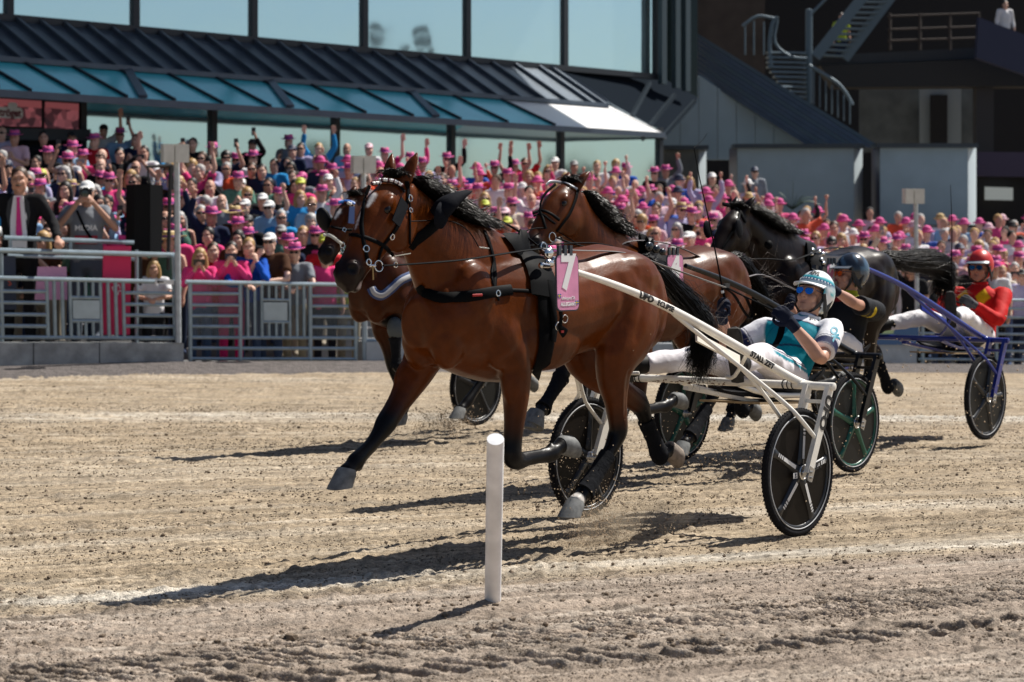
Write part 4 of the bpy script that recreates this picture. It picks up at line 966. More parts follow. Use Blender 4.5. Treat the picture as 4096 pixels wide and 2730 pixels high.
LEGSA['LF'] = [(1.98, .13, 1.30, .15, .085), (1.97, .15, 1.15, .14, .10), (1.88, .16, 1.03, .10, .085), (1.93, .16, .99, .08, .07), (1.98, .155, .96, .06, .055), (2.03, .15, .935, .058, .052), (2.05, .15, .90, .055, .05), (2.045, .15, .83, .04, .036), (2.04, .15, .77, .034, .031), (2.035, .15, .70, .034, .031), (2.03, .15, .645, .047, .042), (1.99, .15, .61, .037, .036), (1.95, .15, .60, .046, .046)]
LEGSA['RF'] = [(2.0, .12, 1.30, .16, .09), (1.93, .145, 1.14, .15, .10), (1.88, .15, 1.0, .11, .085), (1.84, .15, .87, .08, .066), (1.80, .145, .75, .058, .05), (1.77, .14, .65, .055, .05), (1.755, .138, .59, .046, .042), (1.72, .13, .50, .035, .033), (1.68, .12, .40, .034, .031), (1.64, .11, .30, .046, .041), (1.66, .105, .25, .036, .036), (1.685, .10, .215, .046, .046)]
HA = horse(TA, dict(name='bay_far', legs=LEGSA, hoof=dict(HOOF7, LF=((-.8, 0, -.4), (.4, 0, -.9)), RF=((.3, 0, -.95), (.95, 0, .3))), bands=dict(LF=(6.6, 10.2)), poll=(2.335, 0, 2.0), muz=(2.775, 0, 1.50), ear=(-.09, .03, .09), coat=(.055, .013, .002),
    blaze=[(*c1(x, y), r, (.74, .71, .68)) for x, y, r in ((478, 725, .014), (460, 755, .02), (440, 785, .018), (425, 812, .012))]+[(*c1(300, 1400), .03, (.42, .39, .37)), (*c1(350, 1380), .025, (.42, .39, .37))],
    tail=[(.50, 0, 1.49), (.36, 0, 1.50), (.2, 0, 1.38), (.08, 0, 1.22), (.04, 0, 1.06), (.0, 0, .95)], wisps=20, ntail=900, vox=.015,
    label='bay horse with blue browband running beyond number 7, mostly hidden', seed=11))

# ---- harness of number 7
def c1(x, y): return (1200+x/3.0, 600+y/3.0)
def cB(x, y): return (1800+x/2.0, 850+y/2.0)
def c143(x, y): return (1200+x/1.4253, 600+y/1.4253)
S = lambda nm, pts, w=.018, m=LEATHER, **k: strap(H7, nm, pts, w, m, **k)
S('cheek_strap', [c1(835, 430), c1(790, 560), c1(760, 750), c1(740, 900), c1(755, 1080), c1(780, 1190), c1(800, 1330)], .022)
S('cheek_strap', [c1(1290, 400), c1(1285, 600), c1(1240, 760), c1(1160, 930), c1(1060, 1060), c1(975, 1180), c1(930, 1320)], .02)
S('noseband', [c1(590, 1020), c1(720, 1040), c1(860, 1085), c1(1000, 1155), c1(1120, 1270)], .02)
S('throat_lash', [c1(1300, 560), c1(1310, 760), c1(1310, 950), c1(1308, 1130)], .012)
S('crown_strap', [c1(1285, 380), c1(1290, 480), c1(1300, 600)], .022)
S('browband', [c1(862, 408), c1(910, 402), c1(1000, 396), c1(1100, 405), c1(1180, 440), c1(1240, 510)], .02, LEATHER, lift=.009)
bw = mat('bead_white', (.8, .78, .76), .25); br = mat('bead_wine', (.09, .02, .03), .25)
for k in range(22):
    f = k/21; q = catmull(np.array([(*c1(866, 402), 0), (*c1(960, 396), 0), (*c1(1100, 402), 0), (*c1(1200, 445), 0)]), 14); p_ = q[int(f*(len(q)-1))]
    c, _ = surf(H7, p_[0], p_[1], 0, .017); one('bead', ellip(c, (.0085, .0085, .0085), None, 8, 6), bw if k % 3 else br, H7['root'], H7['loc'])
BLK = mat('blinker_leather', (.006, .007, .010), .6, spec=.12, bump=(60, .2, .003))
pol = [surf(H7, *c1(x, y), .1, .03)[0] for x, y in ((1165, 580), (1245, 680), (1150, 930), (1060, 850))]
nb = nrm(np.cross(pol[1]-pol[0], pol[3]-pol[0])); one('blinker', prism(pol, nb*.006), BLK, H7['root'], H7['loc'], smooth=False)
for x, y, w in ((1298, 585, .016), (1305, 735, .012), (1085, 1040, .013), (780, 1190, .015), (1150, 1380, .013)):
    c, nn = surf(H7, *c1(x, y), .1, .014); one('buckle', ring_tor(c, w, .0028, nn, 14, 6), CHROME, H7['root'], H7['loc'])
fring(H7, 'bit_ring', *c1(945, 1395), .026, .0028, CHROME, s=.075, lift=.02); fring(H7, 'bit_ring', *c1(797, 1345), .014, .003, CHROME, s=.06, lift=.016)
a_, b_ = H7['T'].L(*c1(830, 1390), .07), H7['T'].L(*c1(905, 1392), .08); one('bit', tube([a_, b_], .007, n=8), CHROME, H7['root'], H7['loc'])
one('bit_shank', tube([H7['T'].L(*c1(872, 1400), .08), H7['T'].L(*c1(880, 1560), .08)], .004, n=8), mat('brass', (.35, .25, .12), .4, metal=.9), H7['root'], H7['loc'])
# head pole, ear hood
S('rein_strap', [c1(1310, 1160), c1(1400, 1080), c1(1520, 985), c1(1640, 880)], .055, lift=.006, th=.006)
HOODM = mat('hood_cloth', (.005, .006, .010), .85, spec=.1, bump=(70, .3, .004))
e0 = surf(H7, *c1(1640, 700), .12, .02)[0]; T = T7
one('ear_hood', tube([T.L(*c1(1640, 790), .11), T.L(*c1(1740, 680), .15), T.L(*c1(1860, 590), .17), T.L(*c1(1980, 528), .18), T.L(*c1(2060, 500), .18)], [(.05, .035), (.058, .045), (.04, .034), (.02, .018), (.004, .004)], n=12, ref=(0, 1, 0), k=3), HOODM, H7['root'], H7['loc'])
one('ear_hood', tube([T.L(*c1(1720, 640), .15), T.L(*c1(1700, 760), .165), T.L(*c1(1690, 870), .16), T.L(*c1(1690, 940), .15)], [(.02, .012), (.05, .014), (.042, .012), (.012, .008)], n=10, ref=(1, 0, .6), k=2), HOODM, H7['root'], H7['loc'])
# overcheck over the crest to the saddle
one('check_rein', tube([T.L(*c1(1305, 335), .03), T.L(*c1(1400, 345), .03), T.L(*c1(1500, 400), .02), T.L(*c1(1700, 560), .03), T.L(*c1(1900, 685), .03), T.L(*c1(2100, 735), .03), T.L(*c1(2352, 830), .03), T.L(*cB(480, 110), .03), T.L(*cB(590, 180), .03), T.L(*cB(690, 260), .03)], [(.008, .005)]*10, n=6, ref=(0, 1, 0), k=4), LEATHER, H7['root'], H7['loc'])
# breast collar and hanging strap
S('breast_collar', [c143(680, 775), c143(720, 820), c143(820, 845), c143(960, 835), c143(1100, 812), c143(1200, 800)], .055, th=.008, lift=.009)
S('trace', [c143(1190, 802), c143(1300, 808), c143(1400, 825), c143(1440, 850)], .02)
S('hanging_strap', [c143(1050, 465), c143(1085, 560), c143(1103, 640), c143(1110, 740), c143(1105, 820)], .022)
S('hanging_strap', [c143(1105, 620), c143(1090, 720), c143(1110, 810), c143(1130, 860)], .014)
S('collar_tag', [c143(975, 829), c143(1025, 828)], .012, REDP, lift=.022)
# reins
one('rein', tube([T.L(*c1(1000, 1390), .09), T.L(*c1(1300, 1375), .14), T.L(*c1(1700, 1345), .2), T.L(*c1(2000, 1315), .21), T.L(*c1(2352, 1262), .22), T.L(*cB(560, 312), .20), T.L(*cB(735, 290), .17)], [(.011, .005)]*7, n=6, ref=(0, 1, 0), k=4), LEATHER, H7['root'], H7['loc'])
one('rein', tube([T.L(*cB(735, 290), .17), T.L(*cB(1000, 305), .15), T.L(*cB(1400, 325), .14), T.L(*cB(1700, 425), .14), T.L(*cB(2000, 530), .12), T.L(*cB(2200, 600), .02)], [(.011, .004)]*6, n=6, ref=(0, 1, 0), k=4), mat('sunlit_rein', (.16, .15, .14), .4), H7['root'], H7['loc'])  # sunlight on the dark leather painted in as a paler grey
one('rein', tube([T.L(*c1(1130, 1275), -.05), T.L(*c1(1600, 1235), -.1), T.L(*c1(2330, 1180), -.1), T.L(*cB(690, 265), .0), T.L(*cB(1100, 245), -.05), T.L(*cB(1300, 270), -.1)], .004, n=6, k=4), LEATHER, H7['root'], H7['loc'])
one('check_line', tube([T.L(*c1(1330, 860), .1), T.L(*c1(1700, 850), .14), T.L(*c1(1900, 890), .18), T.L(*c1(2050, 1010), .2), T.L(*c1(2140, 1160), .22)], .003, n=5, k=4), LEATHER, H7['root'], H7['loc'])
fring(H7, 'terret', *cB(750, 275), .02, .003, CHROME, s=.1); fring(H7, 'collar_ring', *c143(1110, 822), .014, .003, CHROME, s=.2, lift=.02)
for (x0, y0, x1, y1) in ((1130, 1275, 1322, 1243), (2150, 1170, 2265, 1185)): one('snap_hook', tube([T.L(*c1(x0, y0), .08 if y0 > 1200 else .22), T.L(*c1(x1, y1), .08 if y0 > 1200 else .22)], .0045, n=6), CHROME, H7['root'], H7['loc'])
# saddle pad, girth
S('saddle_pad', [cB(490, 195), cB(560, 260), cB(640, 340), cB(690, 430), cB(730, 540), cB(745, 680)], .19, lift=.012, th=.012, sub=6, n=10)
S('girth', [cB(745, 640), cB(755, 800), cB(765, 950), cB(760, 1080), cB(715, 1270)], .105, lift=.010, th=.008, sub=6)
S('girth_strap', [cB(775, 560), cB(800, 760), cB(812, 920), cB(800, 1030)], .045, lift=.022, th=.006)
HARD = mat('tack_hardware', (.05, .055, .06), .25, metal=.8)
for x, y, sx, sz in ((735, 350, .05, .06), (770, 395, .06, .03), (790, 330, .04, .05), (760, 450, .03, .05), (800, 430, .03, .03)):
    c, _ = surf(H7, *cB(x, y), .25, .04); one('saddle_hardware', ellip(c, (sx*.7, .018, sz*.7), rotm('Y', x*.01), 10, 7), HARD if x % 2 else CHROME, H7['root'], H7['loc'])
one('shaft_pin', tube([T.L(*cB(725, 425), .36), T.L(*cB(790, 430), .36)], [.016, .012], n=10, cap=.6), CHROME, H7['root'], H7['loc'])
for x, y in ((862, 845), (810, 905)):
    c, nn = surf(H7, *cB(x, y), .28, .05); one('buckle', ring_tor(c, .02, .003, nn, 14, 6), CHROME, H7['root'], H7['loc'])
one('tie_strap', tube([T.L(*cB(885, 790), .36), T.L(*cB(890, 850), .35), T.L(*cB(880, 920), .34), T.L(*cB(920, 970), .33)], [(.016, .006), (.012, .006), (.018, .008), (.026, .01)], n=8, ref=(1, 0, 0), k=3), LEATHER, H7['root'], H7['loc'])
one('tie_print', box(T.L(*cB(900, 955), .35), (.02, .004, .012)), REDP, H7['root'], H7['loc'])
number_plate(H7, '7', 'ALLEGIANT', T7.L(2266, 1131, .43))

# ---- harness of the other horses
def cC(x, y): return (2050+x/2.851, 650+y/2.851)
S4 = lambda nm, pts, w=.018, m=LEATHER, **k: strap(H4, nm, pts, w, m, **k)
S4('browband', [cC(385, 260), cC(430, 225), cC(520, 225), cC(620, 255), cC(725, 310)], .02, mat('browband_silver', (.25, .26, .28), .35, metal=.5), lift=.01)
S4('cheek_strap', [cC(740, 310), cC(715, 420), cC(650, 580), cC(570, 690), cC(500, 790)], .024); S4('cheek_strap', [cC(490, 250), cC(380, 350), cC(325, 450), cC(320, 560), cC(345, 650), cC(375, 760)], .02)
S4('noseband', [cC(230, 580), cC(330, 555), cC(430, 590), cC(530, 660)], .022); S4('noseband', [cC(240, 610), cC(340, 600), cC(420, 660), cC(480, 700)], .014)
fring(H4, 'bit_ring', *cC(440, 850), .03, .0028, CHROME, s=.08)
one('rein', tube([T4.L(*cC(500, 860), .1), T4.L(*cC(700, 930), .15), T4.L(*cC(1000, 1000), .22), T4.L(*cC(1300, 1020), .24)], [(.011, .005)]*4, n=6, ref=(0, 1, 0), k=4), LEATHER, H4['root'], H4['loc'])
one('check_line', tube([T4.L(*cC(120, 790), .05), T4.L(*cC(300, 750), .05), T4.L(*cC(500, 785), .06), T4.L(*cC(740, 930), .08)], .004, n=6, k=4), LEATHER, H4['root'], H4['loc'])
one('check_rein', tube([T4.L(*cC(1240, 815), .0), T4.L(*cC(1320, 830), .0), T4.L(*cC(1370, 880), .02), T4.L(*cC(1340, 1010), .1)], .006, n=6, k=4), LEATHER, H4['root'], H4['loc'])
one('rein', tube([T4.L(*cC(1170, 965), .1), T4.L(*cC(1350, 900), .12), T4.L(*cC(1600, 900), .13), T4.L(*cC(1900, 970), .14), T4.L(2860, 1060, .15), T4.L(2960, 1110, .15), T4.L(3050, 1100, .12), T4.L(3180, 1160, .05)], [(.012, .004)]*8, n=6, ref=(0, 1, 0), k=4), mat('grey_rein', (.11, .10, .11), .5), H4['root'], H4['loc'])
strap(H4, 'saddle_pad', [cC(1440, 930), cC(1530, 980), cC(1640, 1060), cC(1680, 1150)], .16, LEATHER, s=.2, lift=.012, th=.014)
for x, y, r_ in ((1690, 1080, .03), (1640, 990, .035), (1560, 960, .04), (1710, 1020, .03)):
    c, _ = surf(H4, *cC(x, y), .25, .03); one('saddle_hardware', ellip(c, (r_, .02, r_*.8), None, 10, 7), HARD, H4['root'], H4['loc'])
number_plate(H4, '4', '', T4.L(2698, 1105, .43))
def cD(x, y): return (2750+x/2.851, 750+y/2.851)
S2 = lambda nm, pts, w=.018, m=LEATHER, **k: strap(H2, nm, pts, w, m, **k)
S2('crown_strap', [cD(400, 190), cD(480, 210), cD(590, 270), cD(660, 400)], .03); S2('cheek_strap', [cD(600, 280), cD(560, 420), cD(480, 560), cD(400, 690)], .02)
one('blinker', ellip(T2.L(*cD(590, 470), .13), (.045, .012, .075), rotm('Y', .3)), BLK, H2['root'], H2['loc']); one('blinker', ellip(T2.L(*cD(225, 480), -.14), (.05, .012, .07), rotm('Y', .3)), BLK, H2['root'], H2['loc'])
one('check_rein', tube([T2.L(*cD(700, 280), .02), T2.L(*cD(830, 370), .02), T2.L(*cD(950, 500), .02), T2.L(*cD(1080, 545), .02), T2.L(*cD(1190, 545), .02), T2.L(*cD(1280, 600), .02), T2.L(*cD(1310, 680), .03)], [(.010, .005)]*7, n=6, ref=(0, 1, 0), k=3), mat('white_strap', (.45, .45, .47), .35), H2['root'], H2['loc'])
one('rein', tube([T2.L(*cD(560, 825), .22), T2.L(*cD(900, 815), .25), T2.L(*cD(1180, 830), .25), T2.L(*cD(1400, 760), .2), T2.L(*cD(1560, 700), .12), T2.L(*cD(1880, 690), .1)], [(.014, .005)]*6, n=6, ref=(0, 1, 0), k=4), LEATHER, H2['root'], H2['loc'])
one('ear_plug', ellip(T2.L(*cD(925, 655), .16), (.04, .03, .035)), LEATHER, H2['root'], H2['loc'])
strap(H2, 'saddle_pad', [cD(1340, 730), cD(1420, 800), cD(1480, 900), cD(1500, 1000)], .18, LEATHER, s=.2, lift=.012, th=.014)
for x, y in ((1400, 745), (1480, 765), (1380, 780), (1520, 790), (1500, 845), (1523, 885)):
    c, _ = surf(H2, *cD(x, y), .2, .03); one('saddle_hardware', ellip(c, (.026, .014, .016), None, 8, 6), CHROME, H2['root'], H2['loc'])
number_plate(H2, '2', '', T2.L(3330, 1130, .43))
SA = lambda nm, pts, w=.02, m=LEATHER, **k: strap(HA, nm, pts, w, m, **k)
BLUEB = mat('blue_brocade', (.02, .12, .42), .45, bump=(80, .4, .004))
SA('browband', [c1(462, 632), c1(520, 622), c1(600, 632), c1(650, 655)], .028, BLUEB, lift=.012)
SA('noseband', [c1(280, 1020), c1(360, 1035), c1(440, 1090), c1(490, 1130)], .026, mat('sheepskin', (.5, .49, .44), .9, bump=(60, .8, .01)), lift=.012)
SA('cheek_strap', [c1(350, 920), c1(450, 945), c1(540, 960), c1(640, 960)], .02); fring(HA, 'bit_ring', *c1(495, 1140), .022, .003, CHROME, s=.08); fring(HA, 'bit_ring', *c1(495, 1195), .018, .003, CHROME, s=.08)
c, nn = surf(HA, *c1(520, 962), .1, .016); one('buckle', ring_tor(c, .018, .004, nn, 4, 6), CHROME, HA['root'], HA['loc'])
one('blinker', ellip(TA.L(*c1(285, 835), -.15), (.045, .07, .10), rotm('Y', .35)), BLK, HA['root'], HA['loc'])
P_ = [TA.L(*c1(x, y), .14) for x, y in ((590, 680), (650, 680), (645, 890), (575, 880))]; one('blinker', prism(P_, A(0, .006, 0)), LEATHER_B, HA['root'], HA['loc'], smooth=False)
for x, y in ((578, 660), (602, 672)): c, _ = surf(HA, *c1(x, y), .1, .02); one('bead', ellip(c, (.014, .014, .014), None, 8, 6), bw, HA['root'], HA['loc'])
def cE(x, y): return (1250+x/1.742, 700+y/1.742)
for w_, m_, lf in ((.075, LEATHER_B, .010), (.038, mat('grey_web', (.38, .38, .40), .7, bump=(90, .5, .003)), .02)):
    SA('breast_collar', [cE(408, 790), cE(430, 825), cE(480, 840), cE(540, 800), cE(620, 730), cE(735, 685)], w_, m_, lift=lf, th=.006)
KB = mat('knee_boot', (.06, .075, .085), .7)
p_, r_ = HA['chains']['LF']; one('knee_boot', ellip(p_[5]+A(.012, 0, .0), (.075, .066, .10), rotm('Y', .2)), KB, HA['root'], HA['loc'])
# ------------------------------------------------------------------ sulkies
RUBBER = mat('tyre_rubber', (.010, .010, .012), .85, spec=.12, bump=(70, .6, .006)); RIMW = mat('rim_line', (.42, .43, .45), .5)
BLKGLOSS = mat('black_disc', (.008, .0055, .004), .45, spec=.12, noise=(6, .3)); BLKSPK = mat('black_spoke', (.02, .022, .026), .35)
CREAM = mat('cream_paint', (.82, .79, .72), .32, noise=(9, .10), coat=.2); GREENM = mat('green_wheel', (.005, .085, .055), .35); BLUEM = mat('blue_paint', (.012, .025, .22), .3, coat=.3)
TANW = mat('tan_board', (.34, .24, .13), .7, noise=(12, .3)); SEATB = mat('seat_shell', (.008, .008, .010), .5, spec=.15); RUST = mat('rust_specks', (.12, .045, .02), .9)
BOLT = mat('bolt_steel', (.45, .45, .45), .3, metal=.9); CLEARD = mat('smoked_disc', (.010, .011, .011), .4, spec=.2)
STRIPE = mat('white_stripe', (.72, .72, .72), .4); INK = mat('black_print', (.008, .008, .01), .5)

def wheel(rt, s, style, rot=.25):
    c = A(0, s, .352); sg = 1 if s > 0 else -1; ax = A(0, 1, 0)
    w = MB().add(ring_tor(c, .331, .021, ax, 64, 10)).obj('tyre', RUBBER, None)
    # tread blocks moulded into the tyre
    tm = MB()
    for k in range(90):
        a = 2*math.pi*k/90
        for o_ in (-.011, .011):
            q = c+A(math.cos(a+o_*2), 0, math.sin(a+o_*2))*.3478+ax*o_; R = rotm('Y', -a); tm.add(box(q, (.0035, .009, .010), R))
    wh = empty('wheel_hub', (0, 0, 0)); bpy.data.objects.remove(wh)
    hub = MB().add(tube([c-ax*.035, c+ax*.035], .034, n=16, cap=.1)).add(tube([c-ax*.075, c+ax*.075], .014, n=10, cap=.2))
    whl = hub.obj('wheel', BOLT, rt); w.parent = whl
    tm.obj('tread', RUBBER, whl, smooth=False)
    for o_ in (-.017, .017): MB().add(ring_tor(c+ax*o_, .309, .0035, ax, 64, 6)).obj('rim_line', RIMW, whl)
    MB().add(ring_tor(c, .300, .012, ax, 64, 8)).obj('rim', BLKSPK if style != 'green' else GREENM, whl)
    dm = {'white': BLKGLOSS, 'green': CLEARD, 'blue': CLEARD, 'grey': CLEARD}[style]; smt = {'white': BLKSPK, 'green': GREENM, 'blue': BLKSPK, 'grey': BLKSPK}[style]
    n = 48; V = [c+ax*.012*q for q in (1, -1)]; F = []
    for q in (1, -1):
        for k in range(n):
            a = 2*math.pi*k/n; V.append(c+A(math.cos(a), 0, math.sin(a))*.298+ax*.004*q)
    for k in range(n):
        F.append((0, 2+k, 2+(k+1) % n)); F.append((1, 2+n+(k+1) % n, 2+n+k)); F.append((2+k, 2+n+k, 2+n+(k+1) % n, 2+(k+1) % n))
    MB().add((V, F)).obj('disc', dm, whl, smooth=True, sharp=50)
    for k in range(5):
        a = rot+2*math.pi*k/5; rd = A(math.cos(a), 0, math.sin(a)); tg = A(-math.sin(a), 0, math.cos(a))
        sp = MB()
        sp.add(tube([c+rd*.03, c+rd*.12, c+rd*.24, c+rd*.295], [(.036, .030), (.024, .024), (.021, .020), (.036, .014)], n=12, ref=tg, k=2))
        so = sp.obj('spoke', smt, whl)
        if style == 'white':
            for (r0, r1, wd) in ((.075, .20, .011), (.208, .220, .011), (.228, .238, .011), (.246, .254, .011)):
                for sd in (sg,):
                    yo = ax*sd*(.0305-.04*0)
                    q0 = c+rd*r0; q1 = c+rd*r1; lift = lambda r: ax*sd*(np.interp(r, [.03, .12, .24, .3], [.031, .0255, .0215, .016]))
                    one('stripe', prism([q0+lift(r0)-tg*wd, q1+lift(r1)-tg*wd, q1+lift(r1)+tg*wd*.9, q0+lift(r0)+tg*wd*.9], ax*sd*.0012), STRIPE, so, smooth=False)
            if k == 0 and s > 0:
                one('lettering', place_text('LZR', .05, c+rd*.15+ax*sg*.0285, -rd, tg, 1.1, bold=.002), INK, so, smooth=False)
    one('hub_flange', tube([c+ax*sg*.026, c+ax*sg*.036], .042, n=20, cap=.05), BOLT, whl); one('hub_ring', ring_tor(c+ax*sg*.036, .036, .004, ax, 24, 6), CHROME, whl)
    if style == 'white' and s > 0:
        one('label_plate', box(c+A(.075, sg*.03, -.012), (.04, .002, .032)), STRIPE, whl, smooth=False)
        one('numeral', place_text('5', .034, c+A(.075, sg*.0325, -.012), (1, 0, 0), (0, 0, -1)), INK, whl, smooth=False)
    return whl

def tube_text(body, size, path, rad, s0, up, m, parent, bold=.002, sx=1.0):
    """print wrapped round a curved tube, centred s0 metres along its path"""
    path = np.asarray(path); seg = np.r_[0, np.cumsum(np.linalg.norm(np.diff(path, axis=0), axis=1))]; V, F = text_mesh(body, size, .0006, bold, fine=.007); out = []
    for a, b, h in V:
        d = s0+a*sx; c = A(*[np.interp(d, seg, path[:, k]) for k in range(3)]); c2 = A(*[np.interp(d+.02, seg, path[:, k]) for k in range(3)]); r = np.interp(d, seg, rad)
        x = nrm(c2-c); u = nrm(np.asarray(up)-x*(np.asarray(up)@x)); th = b/r
        out.append(c+(u*math.cos(th)+np.cross(u, x)*math.sin(th))*(r+.0014+h))
    return one('lettering', (np.array(out), F), m, parent, smooth=False)

def sulky(T, col, style, label, prints=False, rot=.25):
    rt = T.root('sulky', 0)
    for sg in (1, -1):
        wheel(rt, .725*sg, style, rot)
        top, hubp = A(-.225, .79*sg, .812), A(0, .79*sg, .345)
        fk = one('outer_fork', beam(hubp, top, .028, .052, up=(1, 0, .3)), col, rt, smooth=False)
        fk.data.set_sharp_from_angle(angle=.6)
        one('inner_fork', beam(A(-.01, .655*sg, .36), A(-.215, .655*sg, .812), .028, .056, up=(1, 0, .3)), col, rt, smooth=False)
        one('fork_brace', beam(A(-.18, .655*sg, .73), A(-.18, .79*sg, .73), .012, .02), col, rt, smooth=False)
        one('fork_plate', box(hubp+A(-.005, sg*.012, 0), (.05, .012, .075), rotm('Y', -.45)), BOLT, rt, smooth=False)
        for dz in (-.018, .012): one('bolt', tube([hubp+A(0, sg*.016, dz), hubp+A(0, sg*.028, dz)], .008, n=6), BOLT, rt)
        S_ = [A(1.60, .405*sg, 1.462), A(1.25, .415*sg, 1.385), A(.84, .45*sg, 1.263), A(.30, .505*sg, 1.055), A(-.12, .565*sg, .876), A(-.25, .60*sg, .822), A(-.235, .68*sg, .812)]
        sh = one('shaft', tube(S_, [.0155, .019, .022, .0245, .0245, .0235, .022], n=14, k=4), col, rt)
        one('strut', tube([A(.80, .452*sg, 1.235), A(.70, .46*sg, 1.18), A(.30, .60*sg, .90), A(.10, .70*sg, .735), A(0.06, .765*sg, .66), A(-.085, .79*sg, .53)], .0125, n=10, k=3), col, rt)
        one('strut', tube([A(.34, .585*sg, .925), A(.20, .62*sg, .80), A(.10, .655*sg, .68), A(-.05, .655*sg, .55)], .0115, n=10, k=2), col, rt)
        one('foot_plate', beam(A(.55, .43*sg, 1.10), A(.18, .46*sg, .965), .05, .014, up=(0, sg, .3)), col, rt, smooth=False)
        one('stirrup', tube([A(.16, .50*sg, 1.0), A(.10, .38*sg, .87), A(.06, .30*sg, .86)], .011, n=8, k=3), col, rt)
        if prints and sg == 1:
            upd = A(.777, .629, .12)
            d = A(.14, .93, -.22)
            pc = catmull(np.array(S_), 4); rc = catmull(np.array([.0155, .019, .022, .0245, .0245, .0235, .022])[:, None]*np.ones((1, 2)), 4)[:, 0]
            tube_text('UFO', .050, pc, rc, .585, d, INK, sh, .003, 1.1); tube_text('ECLIPSE', .040, pc, rc, .745, d, INK, sh, .0012, 1.0); tube_text('STALL ZET', .044, pc, rc, 1.60, d, INK, sh, .002, 1.0)
            x = nrm(hubp-top); n_ = A(0, 1, 0); yv = np.cross(n_, x)
            one('lettering', place_text('UFO', .085, top*.70+hubp*.30+A(0, .0148, 0), -x if False else x, yv, 1.2, bold=.004), INK, fk, smooth=False)
    one('cross_bar', tube([A(-.225, .82, .812), A(-.23, .4, .812), A(-.23, 0, .812), A(-.23, -.4, .812), A(-.225, -.82, .812)], .0225, n=14, cap=.4), col, rt)
    for sg in (1, -1): one('seat_bar', tube([A(-.22, .20*sg, .80), A(-.55, .19*sg, .725), A(-1.02, .17*sg, .70)], .016, n=10, k=2), col, rt)
    one('seat_beam', beam(A(-.12, -.10, .775), A(-.62, .05, .675), .05, .022), col, rt, smooth=False)
    V = []
    one('seat_board', prism([A(-.42, .21, .688), A(-.42, -.21, .688), A(-1.05, -.2, .662), A(-1.05, .2, .662)], A(0, 0, -.012)), TANW, rt, smooth=False)
    sm = MB(); nx, ny = 9, 9; V = []; F = []
    for i in range(nx):
        for j in range(ny):
            t_ = -.52-.64*i/(nx-1); s_ = -.20+.40*j/(ny-1); z = .735+.5*max(0, -t_-1.0)**1.2*1.3+.10*abs(s_/.2)**3*.6-.035*math.exp(-((t_+.9)/.2)**2); V.append((t_, s_, z))
    V = np.array(V); V2 = np.vstack([V, V-A(0, 0, .025)]); N = nx*ny
    for i in range(nx-1):
        for j in range(ny-1):
            a = i*ny+j; F += [(a, a+1, a+ny+1, a+ny), (N+a, N+a+ny, N+a+ny+1, N+a+1)]
    for i in range(nx-1):
        for j in (0, ny-1): a = i*ny+j; F.append((a, a+ny, N+a+ny, N+a))
    for j in range(ny-1):
        for i in (0, nx-1): a = i*ny+j; F.append((a, a+1, N+a+1, N+a))
    one('seat', (V2, F), SEATB, rt)
    if prints:
        for k in range(3): one('cable', ring_tor(A(-.23, .50+.03*k, .812), .028, .003, A(.2, 1, .1), 16, 5), LEATHER, rt)
        for k in range(2): one('cable', ring_tor(A(-.23, -.52+.03*k, .812), .027, .003, A(.2, 1, .1), 16, 5), LEATHER, rt)
        rg = np.random.default_rng(4); mbk = MB()
        for k in range(46):
            s_ = -.42+.55*rg.random(); a = -.6+rg.normal()*.5; mbk.add(ellip(A(-.23, s_, .812)+A(math.cos(a)*.022, 0, math.sin(a)*.022), (.004, .003+.010*rg.random()**2, .003), None, 6, 4))
        o = mbk.obj('rust_specks', RUST, rt); o['kind'] = 'stuff'
    tag(rt, label, 'sulky', 'two wheeled racing sulkies')
    return rt
sulky(T7, CREAM, 'white', 'cream white racing sulky with black disc wheels behind the front horse', True, 2.97)
sulky(T4, mat('black_sulky', (.008, .009, .011), .35, spec=.2, coat=.15), 'green', 'black racing sulky with green spoked wheels', rot=.33)
sulky(T2, BLUEM, 'blue', 'royal blue racing sulky with dark wheels at the far right', rot=.6)
sulky(TA, mat('grey_sulky', (.05, .055, .06), .35), 'grey', 'dark sulky of which one grey wheel shows under the front horse', rot=.33)
# ------------------------------------------------------------------ drivers
SKIN = mat('driver_skin', rough=.5, spec=.35, attr='col', bump=(140, .12, .002))
def frame3(f, up):
    f = nrm(f); l = nrm(np.cross(up, f)); u = np.cross(f, l); return np.stack([f, l, u], 1)
def head_parts(mb, C, R, sc=1.0):
    g = lambda f, l, u: C+(R @ A(f, l, u))*sc
    e = lambda c, r, RR=None: mb.add(ellip(g(*c), A(*r)*sc, R if RR is None else R @ RR, 16, 11))
    e((-.012, 0, .025), (.094, .075, .095)); e((.02, 0, -.04), (.076, .062, .075)); e((.045, 0, -.088), (.045, .046, .028)); e((.076, 0, -.100), (.020, .024, .018))
    for s in (1, -1):
        e((.060, .040*s, -.028), (.030, .026, .030)); e((.082, .030*s, .034), (.016, .028, .010)); e((.0, .074*s, -.01), (.020, .010, .032), rotm('Z', -.3*s)); e((.094, .012*s, -.030), (.013, .010, .009))
        e((.02, .055*s, -.07), (.05, .016, .03))
    mb.add(tube([g(.078, 0, .028), g(.094, 0, .0), g(.110, 0, -.026), g(.092, 0, -.038)], np.array([.010, .010, .0135, .008])*sc, n=10, k=2))
    e((.084, 0, -.062), (.014, .025, .0065)); e((.083, 0, -.077), (.014, .022, .008)); e((.075, 0, -.07), (.02, .034, .022))
